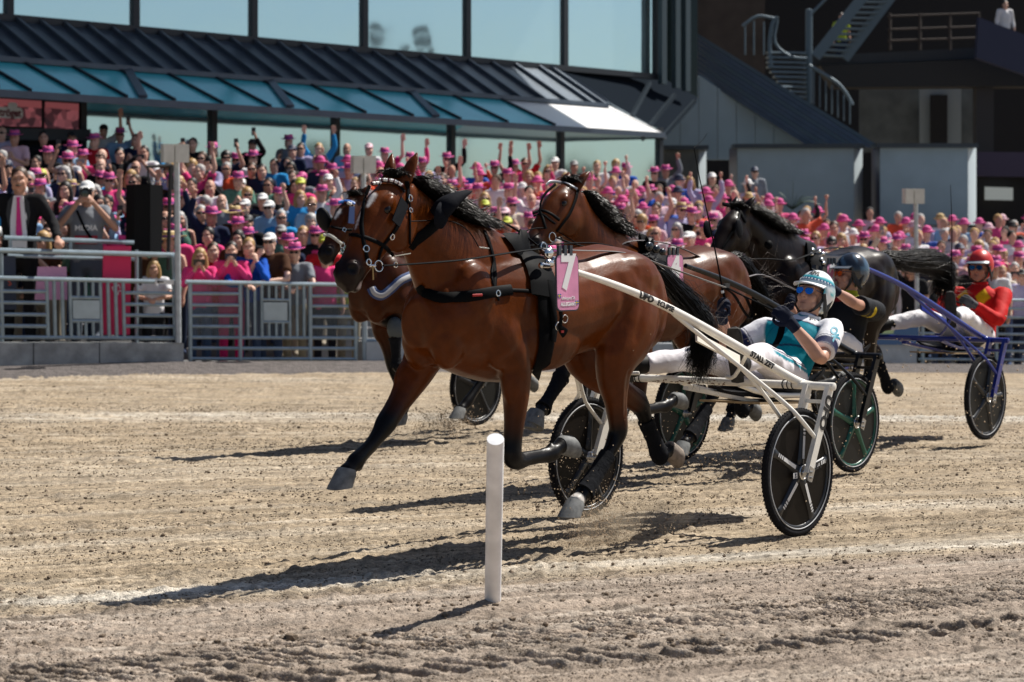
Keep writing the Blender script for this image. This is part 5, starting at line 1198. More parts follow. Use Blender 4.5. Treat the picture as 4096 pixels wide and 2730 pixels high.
def hand_parts(mb, W, d, pn, side, curl=1.0, sc=1.0, r=.0095, spread=0.):
    """palm with four unequal bent fingers and a thumb; d along the hand, pn where the fingers curl to"""
    d = nrm(d); pn = nrm(np.asarray(pn)-d*(np.asarray(pn)@d)); sd = np.cross(d, pn)*side; W = np.asarray(W, float)
    mb.add(ellip(W+d*.048*sc, A(.054, .041, .019)*sc, np.stack([d, sd, pn], 1), 14, 9)); mb.add(tube([W-d*.02, W+d*.03], [.026*sc, .030*sc], n=10))
    for i, L in enumerate((.074, .083, .078, .060)):
        b = W+d*(.088-.006*abs(i-1.2))*sc+sd*(.031-.0205*i)*sc; a = 0; p = [b-d*.02*sc, b]; dd = nrm(d+sd*spread*(1.5-i)*.25)
        for fr, bend in ((.46, .95), (.30, 1.55), (.24, 1.05)):
            a += bend*curl; v = dd*math.cos(a)+pn*math.sin(a); p.append(p[-1]+v*L*fr*sc)
        mb.add(tube(p, [r*1.1*sc, r*1.1*sc, r*sc, r*.92*sc, r*.75*sc], n=8, k=2, cap=.7))
    b = W+d*.022*sc+sd*.030*sc; v1 = nrm(sd*.75+d*.65+pn*.25); v2 = nrm(d*.8+pn*(.35+.6*curl)+sd*.15*(1-curl)); v3 = nrm(d*.55+pn*.9*curl-sd*.5*curl+d*.4*(1-curl))
    mb.add(tube([b-v1*.015*sc, b+v1*.03*sc, b+v1*.03*sc+v2*.034*sc, b+v1*.03*sc+v2*.034*sc+v3*.026*sc], np.array([.013, .0125, .011, .0085])*sc, n=8, k=2, cap=.7))

CLOTHN = lambda name, rough=.75: mat(name, rough=rough, spec=.12, attr='col', bump=(22, .35, .012))
GLOVE = mat('navy_glove', (.009, .012, .026), .8, spec=.12, bump=(120, .3, .002)); BOOTM = mat('black_boot', (.009, .0085, .008), .6, spec=.2, noise=(20, .4)); SOLEM = mat('boot_sole', (.03, .028, .026), .85, noise=(30, .4))
LENSB = mat('mirror_blue_lens', (.03, .28, .85), .08, metal=.9); LENSO = mat('orange_lens', (.75, .14, .01), .12, metal=.6)

def helmet(rt, loc, C, R, shell, peakm, cfgp):
    g = lambda f, l, u: C+R @ A(f, l, u)
    nu, nv = 40, 22; V = []; keep = {}; F = []
    rf, rl, ru = .138, .112, .142; cen = A(-.022, 0, .028)
    def inside(f, l, u):   # shell exists here?
        if u > .050: return True
        if f > .050: return False
        if u < -.105+.25*max(0, -f): return False
        return f < .050-(.05-u)*.42
    def make(k, name, m):
        V = []; F = []; ids = {}
        for i in range(nv+1):
            ph = math.pi*i/nv
            for j in range(nu):
                a = 2*math.pi*j/nu; p = cen+A(rf*math.sin(ph)*math.cos(a), rl*math.sin(ph)*math.sin(a), ru*math.cos(ph))*k; ids[i, j] = len(V); V.append((p, g(*p)))
        for i in range(nv):
            for j in range(nu):
                q = [ids[i, j], ids[i+1, j], ids[i+1, (j+1) % nu], ids[i, (j+1) % nu]]; c = sum(V[x][0] for x in q)/4
                if inside(*c): F.append(tuple(q))
        return [v[1] for v in V], F, [v[0] for v in V]
    Vo, Fo, Lo = make(1.0, '', None); Vi, Fi, Li = make(.93, '', None)
    mb = MB().add((Vo, Fo)); me = mb.mesh('helmet', shell); L = np.array(Lo)
    paint(me, cfgp(L)); bm = bmesh.new(); bm.from_mesh(me); bmesh.ops.delete(bm, geom=[v for v in bm.verts if not v.link_faces], context='VERTS'); bmesh.ops.remove_doubles(bm, verts=bm.verts, dist=1e-5); bmesh.ops.recalc_face_normals(bm, faces=bm.faces); bm.to_mesh(me); bm.free()
    ho = link('helmet', me, rt, loc); sm = ho.modifiers.new('s', 'SOLIDIFY'); sm.thickness = .008; sm.offset = -1
    li = MB().add((Vi, Fi)).mesh('helmet_lining', mat('helmet_lining', (.012, .012, .013), .9)); bm = bmesh.new(); bm.from_mesh(li); bmesh.ops.delete(bm, geom=[v for v in bm.verts if not v.link_faces], context='VERTS'); bm.to_mesh(li); bm.free()
    l2 = link('lining', li, ho); sm = l2.modifiers.new('s', 'SOLIDIFY'); sm.thickness = .006; sm.offset = -1
    # peak
    V = []; n = 15
    for j in range(n):
        a = -1.15+2.3*j/(n-1); V.append(g(-.022+rf*math.cos(a)*.95, rl*math.sin(a)*.98, .056)); V.append(g(-.022+rf*math.cos(a)*.95+.062*math.cos(a)**.6*(1 if abs(a) < 1.5 else 0), rl*math.sin(a)*1.03, .036))
    V = np.array(V); up = R @ A(0, 0, .006); VV = np.vstack([V, V+up]); N = len(V); F = []
    for j in range(n-1):
        a = 2*j; F += [(a, a+1, a+3, a+2), (N+a, N+a+2, N+a+3, N+a+1), (a+1, N+a+1, N+a+3, a+3)]
    one('peak', (VV, F), peakm, ho)
    BK = mat('chin_strap', (.012, .013, .014), .6)
    for s in (1, -1):
        one('strap', tube([g(.02, .094*s, .01), g(.035, .082*s, -.06), g(.05, .06*s, -.10), g(.045, .0, -.128)], [(.004, .012), (.004, .012), (.004, .010), (.004, .010)], n=8, ref=R @ A(0, 1, 0), k=3), BK, ho)
        one('ear_guard', tube([g(.03, .098*s, .015), g(-.02, .098*s, -.075), g(-.055, .088*s, -.105)], [(.008, .014), (.008, .020), (.008, .016)], n=8, ref=R @ A(0, 1, 0), k=3), BK, ho)
        one('ear_guard', tube([g(-.06, .098*s, .0), g(-.03, .10*s, -.085)], [(.007, .014), (.007, .014)], n=8, ref=R @ A(0, 1, 0)), BK, ho)
    return ho
def glasses(rt, loc, C, R, lens, rim):
    g = lambda f, l, u: C+R @ A(f, l, u); MBf = MB()
    o = one('sunglasses', tube([g(.100, -.058, .022), g(.112, 0, .024), g(.100, .058, .022)], .0028, n=6, k=2), rim, rt, loc)
    for s in (1, -1):
        pts = []
        for k in range(16):
            a = 2*math.pi*k/16; l_ = .034+.029*math.cos(a)*(1 if math.sin(a) > 0 else .88); u_ = .005+.0235*math.sin(a)*(1 if math.sin(a) < 0 else .8); pts.append(g(.108-.22*max(0, l_-.01)**1.15, l_*s, u_))
        one('lens', prism(pts, R @ A(.002, 0, 0)), lens, o, smooth=False)
        one('temple', tube([g(.09, .064*s, .02), g(.03, .08*s, .016), g(-.03, .082*s, .0)], .0025, n=6), rim, o)

def driver(T, c):
    off = -1.0; rt = T.root('person', off); loc = (-off, 0, 0); J = {k: A(*v) for k, v in c['J'].items()}; R = frame3(c['face'], c['up'])
    HC = J['head']
    mb = MB(); head_parts(mb, HC, R); mb.add(tube([J['neck']-A(0, 0, .03), J['neck']*.5+(HC+R @ A(-.01, 0, -.08))*.5, HC+R @ A(-.02, 0, -.04)], [.062, .056, .056], n=14))
    mb.add(tube([J['pelvis'], J['chest'], J['neck']-A(0, 0, .02)], [(.13, .09), (.15, .10), (.06, .05)], n=14, ref=(0, 1, 0), k=3))
    for s, k in ((1, 'L'), (-1, 'R')):
        sh, el, ha = J['sh'+k], J['el'+k], J['ha'+k]; wr = el+(ha-el)*.78
        mb.add(tube([sh*.8+J['chest']*.2, sh, sh*.55+el*.45, el, el*.65+wr*.35, wr, wr+(wr-el)*.1], [.055, .052, .047, .040, .043, .028, .027], n=12, k=3))
        mb.add(tube([J['pelvis']+A(0, .08*s, 0), J['kn'+k], J['ft'+k]], [.07, .05, .035], n=10))
    me = remesh(mb, .0065, 3, .45); V = getv(me); q = (V-HC) @ R; C = np.tile(A(*c.get('skin', (.50, .27, .185))), (len(V), 1))
    lip = np.exp(-(((q[:, 0]-.09)/.02)**2+(q[:, 1]/.026)**2+((q[:, 2]+.069)/.009)**2)); C = C*(1-.5*lip[:, None])+A(.35, .12, .10)*.5*lip[:, None]
    mouth = np.exp(-(((q[:, 0]-.09)/.03)**2+(q[:, 1]/.020)**2+((q[:, 2]+.0695)/.0035)**2)); C *= (1-.8*mouth[:, None])
    st = np.clip(1-np.linalg.norm((q-A(.05, 0, -.085))/A(.06, .065, .05), axis=1), 0, 1)*c.get('stubble', .35); C = C*(1-st[:, None])+A(.22, .15, .12)*st[:, None]
    for s in (1, -1):
        nz = np.exp(-(((q[:, 0]-.103)/.01)**2+((q[:, 1]-.009*s)/.006)**2+((q[:, 2]+.037)/.005)**2)); C *= (1-.75*nz[:, None])
        br = np.exp(-(((q[:, 0]-.088)/.025)**2+((q[:, 1]-.032*s)/.024)**2+((q[:, 2]-.042)/.006)**2)); C *= (1-.5*br[:, None])
    C *= (1+.12*(vnoise(V[:, 0]*40, V[:, 2]*40, 3)-.5))[:, None]
    paint(me, C); me.materials.append(SKIN); link('body', me, rt, loc)
    # jacket: torso and sleeves
    mb = MB(); sp = catmull(np.array([J['pelvis']-(J['chest']-J['pelvis'])*.12, J['pelvis'], J['pelvis']*.5+J['chest']*.5, J['chest'], J['neck']*.6+J['chest']*.4, J['neck'], J['neck']+(J['head']-J['neck'])*.22]), 3)
    rr = catmull(np.array([(.165, .125, 0), (.17, .13, 0), (.168, .132, 0), (.188, .132, 0), (.165, .105, 0), (.075, .07, 0), (.066, .062, 0)]), 3)[:, :2]*c.get('bulk', 1.0)
    mb.add(tube(sp, rr, n=20, ref=(0, 1, 0), cap=.1))
    cl = c['sleeve']
    for s, k in ((1, 'L'), (-1, 'R')):
        sh, el, ha = J['sh'+k], J['el'+k], J['ha'+k]
        if cl == 'short': P_ = [sh*.72+J['chest']*.28, sh, sh*.6+el*.4, sh*.28+el*.72, sh*.22+el*.78]; r_ = [.072, .075, .074, .073, .070]
        else: wr = el+(ha-el)*.72; P_ = [sh*.72+J['chest']*.28, sh, sh*.5+el*.5, el, el*.5+wr*.5, wr]; r_ = [.075, .078, .070, .062, .055, .042]
        mb.add(tube(P_, r_, n=16, k=3, cap=.02)); mb.add(ellip(sh-A(0, 0, .005), (.078, .075, .072)))
    me = remesh(mb, .009, 3, .5); V = getv(me)
    wr_ = .006*(vnoise(V[:, 0]*13+V[:, 2]*9, V[:, 1]*11-V[:, 2]*15, 4)-.5)+.004*(vnoise(V[:, 0]*33, V[:, 2]*29+V[:, 1]*20, 5)-.5)
    nn = np.empty(len(V)*3); me.vertex_normals.foreach_get('vector', nn); V = V+nn.reshape(-1, 3)*wr_[:, None]; setv(me, V)
    ax = nrm(J['neck']-J['pelvis']); h = (V-J['pelvis'])@ax/np.linalg.norm(J['neck']-J['pelvis']); fr = np.cross(A(0, 1, 0), ax); fr = fr if fr[0] > 0 else -fr
    cen = J['pelvis']+h[:, None]*ax*np.linalg.norm(J['neck']-J['pelvis']); df = (V-cen)@fr; dsd = V[:, 1]
    sl = {}
    for k in 'LR':
        ab = J['el'+k]-J['sh'+k]; t = ((V-J['sh'+k])@ab)/(ab@ab); d = np.linalg.norm(V-(J['sh'+k]+np.clip(t, 0, 1)[:, None]*ab), axis=1); sl[k] = np.where((d < .115) & (np.abs(dsd) > .165), t, -1)
    paint(me, c['paint'](h, df, dsd, sl, V)); me.materials.append(CLOTHN(c['nm']+'_jacket', .7)); link('jacket', me, rt, loc)
    # trousers
    mb = MB(); mb.add(tube([J['pelvis']-ax*.06, J['pelvis']+ax*.02, J['pelvis']+ax*.10], [(.165, .13), (.172, .135), (.16, .128)], n=18, ref=(0, 1, 0), k=2, cap=.6))
    for s, k in ((1, 'L'), (-1, 'R')):
        hp_, kn, ft = J['pelvis']+A(.02, .085*s, -.01), J['kn'+k], J['ft'+k]; an = kn+(ft-kn)*.86
        mb.add(tube([hp_, hp_*.6+kn*.4, kn*.92+hp_*.08, kn*.75+an*.25, kn*.4+an*.6, an], [.108, .098, .078, .074, .068, .062], n=16, k=4))
    me = remesh(mb, .010, 3, .5); V = getv(me); nn = np.empty(len(V)*3); me.vertex_normals.foreach_get('vector', nn)
    V = V+nn.reshape(-1, 3)*(.014*(vnoise(V[:, 0]*10+V[:, 2]*6, V[:, 2]*14-V[:, 1]*8, 6)-.5)+.008*(vnoise(V[:, 0]*22-V[:, 2]*15, V[:, 1]*25+V[:, 0]*7, 7)-.5))[:, None]; setv(me, V)
    paint(me, c.get('tpaint', lambda V, J: np.tile(A(.74, .72, .74), (len(V), 1)))(V, J)); me.materials.append(CLOTHN(c['nm']+'_trousers', .6)); link('trousers', me, rt, loc)
    for s, k in ((1, 'L'), (-1, 'R')):
        ft = J['ft'+k]; an = nrm(ft-J['kn'+k]); toe = nrm(A(.15, .06*s, 1)) if 'toe' not in c else nrm(A(*c['toe'])*A(1, s, 1)); b = MB()
        heel = ft+an*.02-toe*.06; sl_ = np.cross(toe, an)
        b.add(tube([ft-an*.16, ft-an*.06, ft], [.058, .056, .055], n=14)); b.add(tube([heel, heel+toe*.09, heel+toe*.19, heel+toe*.265, heel+toe*.285], [(.036, .04), (.040, .044), (.033, .046), (.024, .040), (.012, .02)], n=14, ref=an, k=3))
        bo = link('boot', remesh(b, .011, 3), rt, loc); bo.data.materials.append(BOOTM)
        one('sole', tube([heel+an*.036-toe*.03, heel+an*.038+toe*.08, heel+an*.036+toe*.19, heel+an*.03+toe*.28], [(.010, .036), (.010, .042), (.010, .046), (.010, .03)], n=12, ref=an, k=2), SOLEM, bo)
    for s, k in ((1, 'L'), (-1, 'R')):
        el, ha = J['el'+k], J['ha'+k]; wr = el+(ha-el)*.78; mb = MB(); hd_ = c.get('hd'+k, ha-el); hand_parts(mb, wr, A(*hd_), A(*c['pn'+k]), c.get('sd'+k, s), c.get('curl', .85), 1.12, .0108)
        mb.add(tube([wr-(wr-el)*.18, wr, wr+nrm(A(*hd_))*.03], [.034, .036, .036], n=12)); gm_ = remesh(mb, .0055, 2, .4); gm_.materials.append(c.get('glove', GLOVE)); link('glove', gm_, rt, loc)
    helmet(rt, loc, HC, R, c['shell'], c['peak'], c['hpaint'])
    if c.get('lens'): glasses(rt, loc, HC, R, c['lens'], mat('frame_'+c['nm'], (.02, .03, .08), .3))
    tag(rt, c['label'], 'person', 'sulky drivers')
    return rt, loc, J, R
def cols(n, *c): return np.tile(A(*c), (n, 1))
def mixc(C, w, c): w = np.clip(w, 0, 1)[:, None]; return C*(1-w)+A(*c)*w
def step(x, e=.006): return np.clip(x/e+.5, 0, 1)
NAVYC, TEALC, WHITEC = (.012, .016, .06), (.0, .20, .27), (.78, .78, .82)
def paint7(h, df, ds, sl, V):
    C = cols(len(V), *WHITEC)
    vest = step(.80-h-.25*np.abs(ds), .02)*step(.175-np.abs(ds), .01); C = mixc(C, vest, TEALC)
    edge = step(.012-np.abs(.80-h-.25*np.abs(ds)), .01)*step(.178-np.abs(ds), .01); C = mixc(C, edge, NAVYC)
    C = mixc(C, step(.016-np.abs(h-.30-.4*np.abs(ds)+.05*df), .012)*vest, (.01, .03, .08))
    C = mixc(C, step(.022-np.abs(h-.95+.03*np.sin(ds*60)), .02)*step(.13-np.abs(ds)), TEALC); C = mixc(C, step(h-1.04, .02)*step(.12-np.abs(ds)), NAVYC)
    for k in 'LR':
        t = sl[k]; C = mixc(C, step(t-.54, .03)*step(.76-t, .03)*(t > .2), NAVYC); C = mixc(C, step(.012-np.abs(t-.50), .012)*(t > .2), NAVYC)
    return C
def hp7(L):
    f, l, u = L[:, 0], L[:, 1], L[:, 2]; C = cols(len(L), .78, .80, .82); b = u-.075-.35*np.minimum(0, f+.02); 
    C = mixc(C, step(.022-np.abs(u-.10+.18*f*0), .004)*0+step(.016-np.abs(u-.085), .006), (.02, .06, .16)); C = mixc(C, step(.007-np.abs(u-.108), .004)+step(.004-np.abs(u-.063), .004), (.04, .42, .48))
    C = mixc(C, step(vnoise(f*30+5, l*30+u*22, 12)-.60, .1)*step(.05-u, .02), (.05, .45, .52)); return C
SHELL7 = mat('helmet_shell', rough=.25, attr='col', coat=.4)
J7 = dict(head=(-1.345, 0, 1.282), neck=(-1.27, 0, 1.135), chest=(-1.13, 0, 1.0), pelvis=(-.985, 0, .805), shL=(-1.225, .205, 1.085), elL=(-.945, .30, .925), haL=(-.80, .13, 1.185), shR=(-1.14, -.205, 1.085), elR=(-.95, -.36, .965), haR=(-.68, -.24, 1.23),
   knL=(-.43, .20, .965), ftL=(.03, .36, .925), knR=(-.45, -.22, .93), ftR=(.0, -.37, .90))
def tp7(V, J):
    C = cols(len(V), .74, .71, .74)
    for k, s in (('L', 1), ('R', -1)):
        a, b = J['pelvis']+A(0, .085*s, 0), J['kn'+k]; ab = b-a; t = ((V-a)@ab)/(ab@ab); sd = (V[:, 1]-(a+t[:, None]*ab)[:, 1])*s; up = V[:, 2]-(a+t[:, None]*ab)[:, 2]
        m_ = step(.9-t, .1)*step(t+.1, .1)*step(sd-.02); C = mixc(C, m_*step(.012-np.abs(up-.03), .006), TEALC); C = mixc(C, m_*step(.006-np.abs(up-.055), .005), NAVYC)
    return C
D7 = driver(T7, dict(nm='teal', J=J7, face=(.94, .0, .32), up=(-.34, .08, .93), paint=paint7, tpaint=tp7, sleeve='short', shell=SHELL7, peak=mat('white_peak', (.78, .78, .78), .35), hpaint=hp7, lens=LENSB, toe=(.25, .05, 1),
    pnL=(-.5, -1, .1), pnR=(-.7, .6, -.1), curl=.8, label='driver in turquoise vest and white starred helmet leaning back in the cream sulky'))
rt7, lo7, _, R7 = D7; HC7 = A(*J7['head']); hm7 = [o for o in rt7.children if o.name.startswith('helmet')][0]
g7 = lambda f, l, u: HC7+R7 @ A(f, l, u)
def on_helmet(ang, u, rf=.139, rl=.113, ru=.143):
    k = math.sqrt(max(0, 1-((u-.028)/ru)**2)); return A(-.022+rf*k*math.cos(ang), rl*k*math.sin(ang), u)
stm = mat('star_white', (.8, .82, .85), .4)
for k in range(15):
    a = -1.3+2.6*k/14+.1; p = on_helmet(a, .085); e_ = .001; tx = nrm(on_helmet(a+.02, .085)-p); nx_ = nrm(np.cross(tx, on_helmet(a, .09)-p)); ty = np.cross(nx_, tx)
    pts = [p+nx_*.002*(1 if nx_@(p-A(-.02, 0, .02)) > 0 else -1)+(tx*math.sin(q*math.pi/5)+ty*math.cos(q*math.pi/5))*(.0075 if q % 2 == 0 else .0033) for q in range(10)]
    one('star', prism([g7(*x) for x in pts], R7 @ (nx_*.0012)), stm, hm7, smooth=False)
V_, F_ = text_mesh('SVEA', .042, .0006, .002, fine=.01); out = []
for a, b, h_ in V_:
    p = on_helmet(.25-a/.125, .128+b*.75); out.append(g7(*p)+R7 @ (nrm(p-A(-.022, 0, .028))*(.002+h_)))
one('lettering', (np.array(out), F_), INK, hm7, smooth=False)
one('helmet_camera', box(g7(-.03, .0, .182), (.05, .035, .03), R7), BLKSPK, hm7, smooth=False); one('helmet_camera', box(g7(.03, -.015, .175), (.03, .03, .024), R7), BLKSPK, hm7, smooth=False)
# printing on the collar and sleeve
jk7 = [o for o in rt7.children if o.name.startswith('jacket')][0]; bj = BVHTree.FromPolygons(getv(jk7.data).tolist(), [tuple(p.vertices) for p in jk7.data.polygons])
def on_cloth(T, bvh, body, size, px, py, ang, m, parent, bold=.002, bg=None, sx=1.0):
    """flat print laid on the cloth where the traced point falls"""
    o, d = T.rayL(px, py); h = bvh.ray_cast(Vector(o), Vector(d))
    if h[0] is None: return
    X = A(.629, -.777, 0)*-1; ca, sa = math.cos(ang), math.sin(ang); Z = A(0, 0, 1); xv = X*ca+Z*sa; yv = -X*sa+Z*ca
    V, F = text_mesh(body, size, .0004, bold, fine=.012); out = []
    for a, b, hh in V:
        oo = o+(xv*a*sx+yv*b); h2 = bvh.ray_cast(Vector(oo), Vector(d)); q = np.array(h2[0]) if h2[0] is not None else np.array(h[0])+xv*a*sx+yv*b; out.append(q-d*(.004+hh))
    if bg:
        P = [np.array(h[0])+xv*a+yv*b-d*.0005 for a, b in roundrect(*bg, .003)]; one('print_patch', prism(P, d*.004), STRIPE, parent, smooth=False)
    one('lettering', (np.array(out), F), m, parent, smooth=False)
on_cloth(T7, bj, 'SVEA', .026, 3258, 1276, -.14, INK, jk7, .002, (.075, .03)); on_cloth(T7, bj, 'OK', .058, 3338, 1335, -1.35, mat('teal_print', (.0, .22, .32), .6), jk7, .003)
# whip
wp = T7.root('whip', -.6); wl = (.6, 0, 0); hR = A(*J7['haR'])
wpts = [T7.L(x, y, -.245) for x, y in ((2918, 1262), (2905, 1215), (2890, 1160), (2868, 1040), (2835, 880), (2800, 720), (2776, 592))]
one('handle', tube(wpts[:3], [.0095, .009, .008], n=10), LEATHER, wp, wl); one('shaft', tube(wpts[2:], [.0055, .0048, .004, .003, .0022], n=8, k=3), LEATHER, wp, wl)
one('lash', tube([T7.L(x, y, -.245) for x, y in ((2776, 592), (2790, 580), (2812, 560), (2828, 534))], .0016, n=5, k=2), LEATHER, wp, wl)
one('band', tube([T7.L(2891, 1172, -.245), T7.L(2889, 1164, -.245)], .0095, n=10), STRIPE, wp, wl)
tag(wp, 'long thin black whip held upright by the driver in turquoise', 'whip')
hl = T7.root('hand_loop', -.7); 
one('strap', tube([T7.L(x, y, -.2) for x, y in ((2890, 1150), (2935, 1180), (2975, 1245), (3000, 1275), (3008, 1255), (2995, 1215), (2975, 1185), (2900, 1148))], [(.012, .003)]*8, n=6, ref=(0, 1, 0), k=4), LEATHER, hl, (.7, 0, 0))
one('rein', tube([T7.L(x, y, s) for x, y, s in ((2890, 1145, -.15), (2975, 1185, -.1), (3060, 1225, 0), (3110, 1250, .1))], .005, n=6, k=3), LEATHER, hl, (.7, 0, 0))
one('buckle', box(T7.L(2905, 1143, -.15), (.05, .02, .025)), BLKSPK, hl, (.7, 0, 0))
one('rein_end', tube([T7.L(3130, 1300, .12), T7.L(3118, 1350, .13), T7.L(3095, 1390, .14)], [(.022, .004), (.024, .004), (.02, .004)], n=6, ref=(0, 1, 0), k=3), LEATHER, hl, (.7, 0, 0))
tag(hl, 'black leather rein ends with a hanging loop between the driver hands', 'reins')
# second driver in black
def paint4(h, df, ds, sl, V):
    C = cols(len(V), .010, .011, .014); C = mixc(C, step(h-.93, .03)*step(.14-np.abs(ds)), (.45, .42, .02)); C = mixc(C, step(.05-np.abs(h-.86), .02)*step(df+.01)*step(.12-np.abs(ds)), (.30, .02, .02))
    t = sl['L']; C = mixc(C, step(np.abs(ds)-.20, .01)*step(.6-h, .04)*0+(t > .35)*(vnoise(V[:, 0]*18, V[:, 2]*18, 3) > .66)*step(.62-t, .05), (.5, .36, .01)); return C
def hp4(L): C = cols(len(L), .010, .014, .022); return mixc(C, step(vnoise(L[:, 0]*22, L[:, 1]*22+L[:, 2]*18, 4)-.62, .06), (.05, .10, .16))
J4 = dict(J7); L4 = lambda x, y, s=0: tuple(T4.L(x, y, s))
J4.update(head=(-1.19, 0, 1.375), neck=(-1.18, 0, 1.225), chest=(-1.13, 0, 1.06), pelvis=(-1.08, 0, .81), shL=L4(3505, 1245, .21), elL=L4(3420, 1215, .34), haL=L4(3318, 1150, .26), shR=(-1.08, -.2, 1.13), elR=(-.90, -.32, 1.05), haR=(-.66, -.22, 1.18))
driver(T4, dict(nm='black', J=J4, face=(.84, -.50, .05), up=(-.08, 0, 1), paint=paint4, sleeve='short', shell=mat('helmet_shell_black', rough=.2, attr='col', coat=.6), peak=mat('dark_peak', (.10, .12, .15), .3), hpaint=hp4, lens=LENSO, toe=(.25, .05, 1), pnL=(0, -1, -.3), pnR=(-.5, .6, -.3), curl=.8, skin=(.46, .24, .17),
    label='driver in black shirt and dark glossy helmet with one arm stretched forward'))
def paint2(h, df, ds, sl, V):
    C = cols(len(V), .52, .012, .012)
    for cs in (-.10, .085): C = mixc(C, step(.075-np.abs(ds-cs)*1.15-np.abs(h-.74)*.42, .01)*step(df, .02), (.72, .42, .01))
    C = mixc(C, step(.03-np.abs(ds)*.8-np.abs(h-.70)*.3, .01)*step(df, .02), (.30, .01, .02)); return C
def hp2(L): return mixc(cols(len(L), .55, .015, .012), step(.055-L[:, 2], .004)*step(L[:, 0]-.04), (.10, .12, .16))
J2 = dict(J7); J2.update(head=(-1.31, 0, 1.40), neck=(-1.31, 0, 1.245), chest=(-1.29, 0, 1.07), pelvis=(-1.24, 0, .80), shL=(-1.36, .205, 1.165), elL=(-1.06, .30, .955), haL=(-.85, .12, 1.12), shR=(-1.27, -.205, 1.165), elR=(-1.0, -.32, 1.0), haR=(-.78, -.2, 1.12), knL=(-.62, .2, 1.0), ftL=(-.12, .36, 1.0), knR=(-.64, -.2, .98), ftR=(-.2, -.37, .91))
d2 = driver(T2, dict(nm='red', J=J2, face=(.98, .12, .02), up=(-.02, 0, 1), paint=paint2, sleeve='long', bulk=1.05, shell=mat('helmet_shell_red', rough=.4, attr='col', coat=.2), peak=mat('grey_peak', (.12, .16, .20), .4), hpaint=hp2, lens=LENSB, toe=(.25, .05, 1), pnL=(-.4, -1, 0), pnR=(-.5, .8, -.2), curl=.85, skin=(.38, .18, .12), glove=mat('grey_glove', (.05, .05, .055), .8), 
    label='driver in red jacket with yellow diamonds and red helmet'))
w2 = T2.root('whip', -.8); one('shaft', tube([T2.L(x, y, .12) for x, y in ((3848, 1215), (3812, 1190), (3806, 1060), (3808, 920), (3802, 740))], [.008, .007, .005, .004, .002], n=6, k=3), LEATHER, w2, (.8, 0, 0)); tag(w2, 'thin black whip held by the driver in red', 'whip')
JA = dict(J7); driver(TA, dict(nm='green', J=JA, face=(1, 0, .1), up=(-.1, 0, 1), paint=lambda h, df, ds, sl, V: cols(len(V), .02, .10, .05), sleeve='long', shell=SHELL7, peak=BLKSPK, hpaint=lambda L: cols(len(L), .6, .6, .6), toe=(.25, .05, 1), pnL=(-.4, -1, 0), pnR=(-.5, .8, -.2),
    label='driver of the far sulky, hidden behind the front horse'))
# ------------------------------------------------------------------ spectators
PSKIN = mat('skin', rough=.55, spec=.3, attr='col', objcol=True); PTOP = mat('top_cloth', rough=.85, spec=.12, objcol=True, bump=(30, .3, .01)); PTRO = mat('trouser_cloth', rough=.85, spec=.12, objcol=True)
PHAIR = mat('hair', rough=.5, spec=.5, objcol=True, bump=(60, .7, .006)); PHAT = mat('hat_felt', rough=.6, objcol=True); PBAND = mat('hat_band', (.16, .05, .28), .6, noise=(40, .5)); PGLS = mat('dark_glasses', (.012, .012, .014), .15)
PPH = mat('phone_case', rough=.3, objcol=True)
POSE = dict(
 down=[((.25, .02, 1.14), (.26, -.08, .90), (0, -.1, -1), (-1, 0, 0), .5)]*2,
 clap=[((.25, -.10, 1.15), (.06, -.30, 1.24), (-.3, -.4, .9), (-1, 0, .1), .15)]*2,
 up2=[((.31, -.06, 1.68), (.28, -.08, 1.94), (.05, 0, 1), (-.3, -1, 0), .25)]*2,
 fist=[((.31, -.06, 1.66), (.25, -.08, 1.90), (0, 0, 1), (-.3, -1, 0), 1.0), ((.25, .02, 1.14), (.26, -.08, .90), (0, -.1, -1), (-1, 0, 0), .5)],
 up1=[((.34, -.10, 1.60), (.33, -.14, 1.88), (.1, 0, 1), (-.2, -1, 0), .12), ((.25, -.08, 1.15), (.12, -.28, 1.20), (-.5, -.3, .6), (-1, 0, 0), .4)],
 phone=[((.23, -.17, 1.22), (.055, -.30, 1.44), (-.25, -.1, 1), (-.9, -.2, 0), .6)]*2,
 phonehigh=[((.27, -.20, 1.50), (.16, -.32, 1.76), (-.1, -.1, 1), (-.8, -.4, 0), .6), ((.25, .02, 1.14), (.26, -.08, .90), (0, -.1, -1), (-1, 0, 0), .5)],
 cross=[((.27, -.07, 1.15), (-.04, -.235, 1.19), (-1, 0, .1), (0, 1, 0), .3), ((.27, -.05, 1.13), (-.06, -.20, 1.15), (-1, 0, .1), (0, 1, 0), .3)],
 lean=[((.28, -.20, 1.17), (.06, -.42, 1.13), (-.8, -.5, -.2), (0, 0, -1), .5)]*2,
 chin=[((.24, -.32, 1.17), (.10, -.24, 1.44), (-.2, .2, 1), (-.5, .8, 0), .9), ((.28, -.24, 1.15), (.02, -.44, 1.12), (-.9, -.4, -.2), (0, 0, -1), .5)],
 camera=[((.32, -.14, 1.22), (.085, -.27, 1.50), (-.5, -.3, .7), (-.8, .2, 0), .8)]*2,
 rail=[((.33, -.05, 1.20), (.40, -.34, 1.03), (.1, -.8, -.4), (0, 0, -1), .8), ((.33, -.05, 1.20), (.36, -.34, 1.03), (-.1, -.8, -.4), (0, 0, -1), .8)])
FR = np.stack([A(0, -1, 0), A(1, 0, 0), A(0, 0, 1)], 1)
TPL = {}
def arm_pts(pose):
    out = []
    for s, (el, wr, hd_, pn, cu) in zip((1, -1), POSE[pose]):
        m_ = A(s, 1, 1); sh = A(.185, .0, 1.415)
        if el[2] > 1.45: sh = A(.175, -.01, 1.45)
        out.append((s, sh*m_, A(*el)*m_, A(*wr)*m_, A(*hd_)*m_, A(*pn)*m_, cu))
    return out
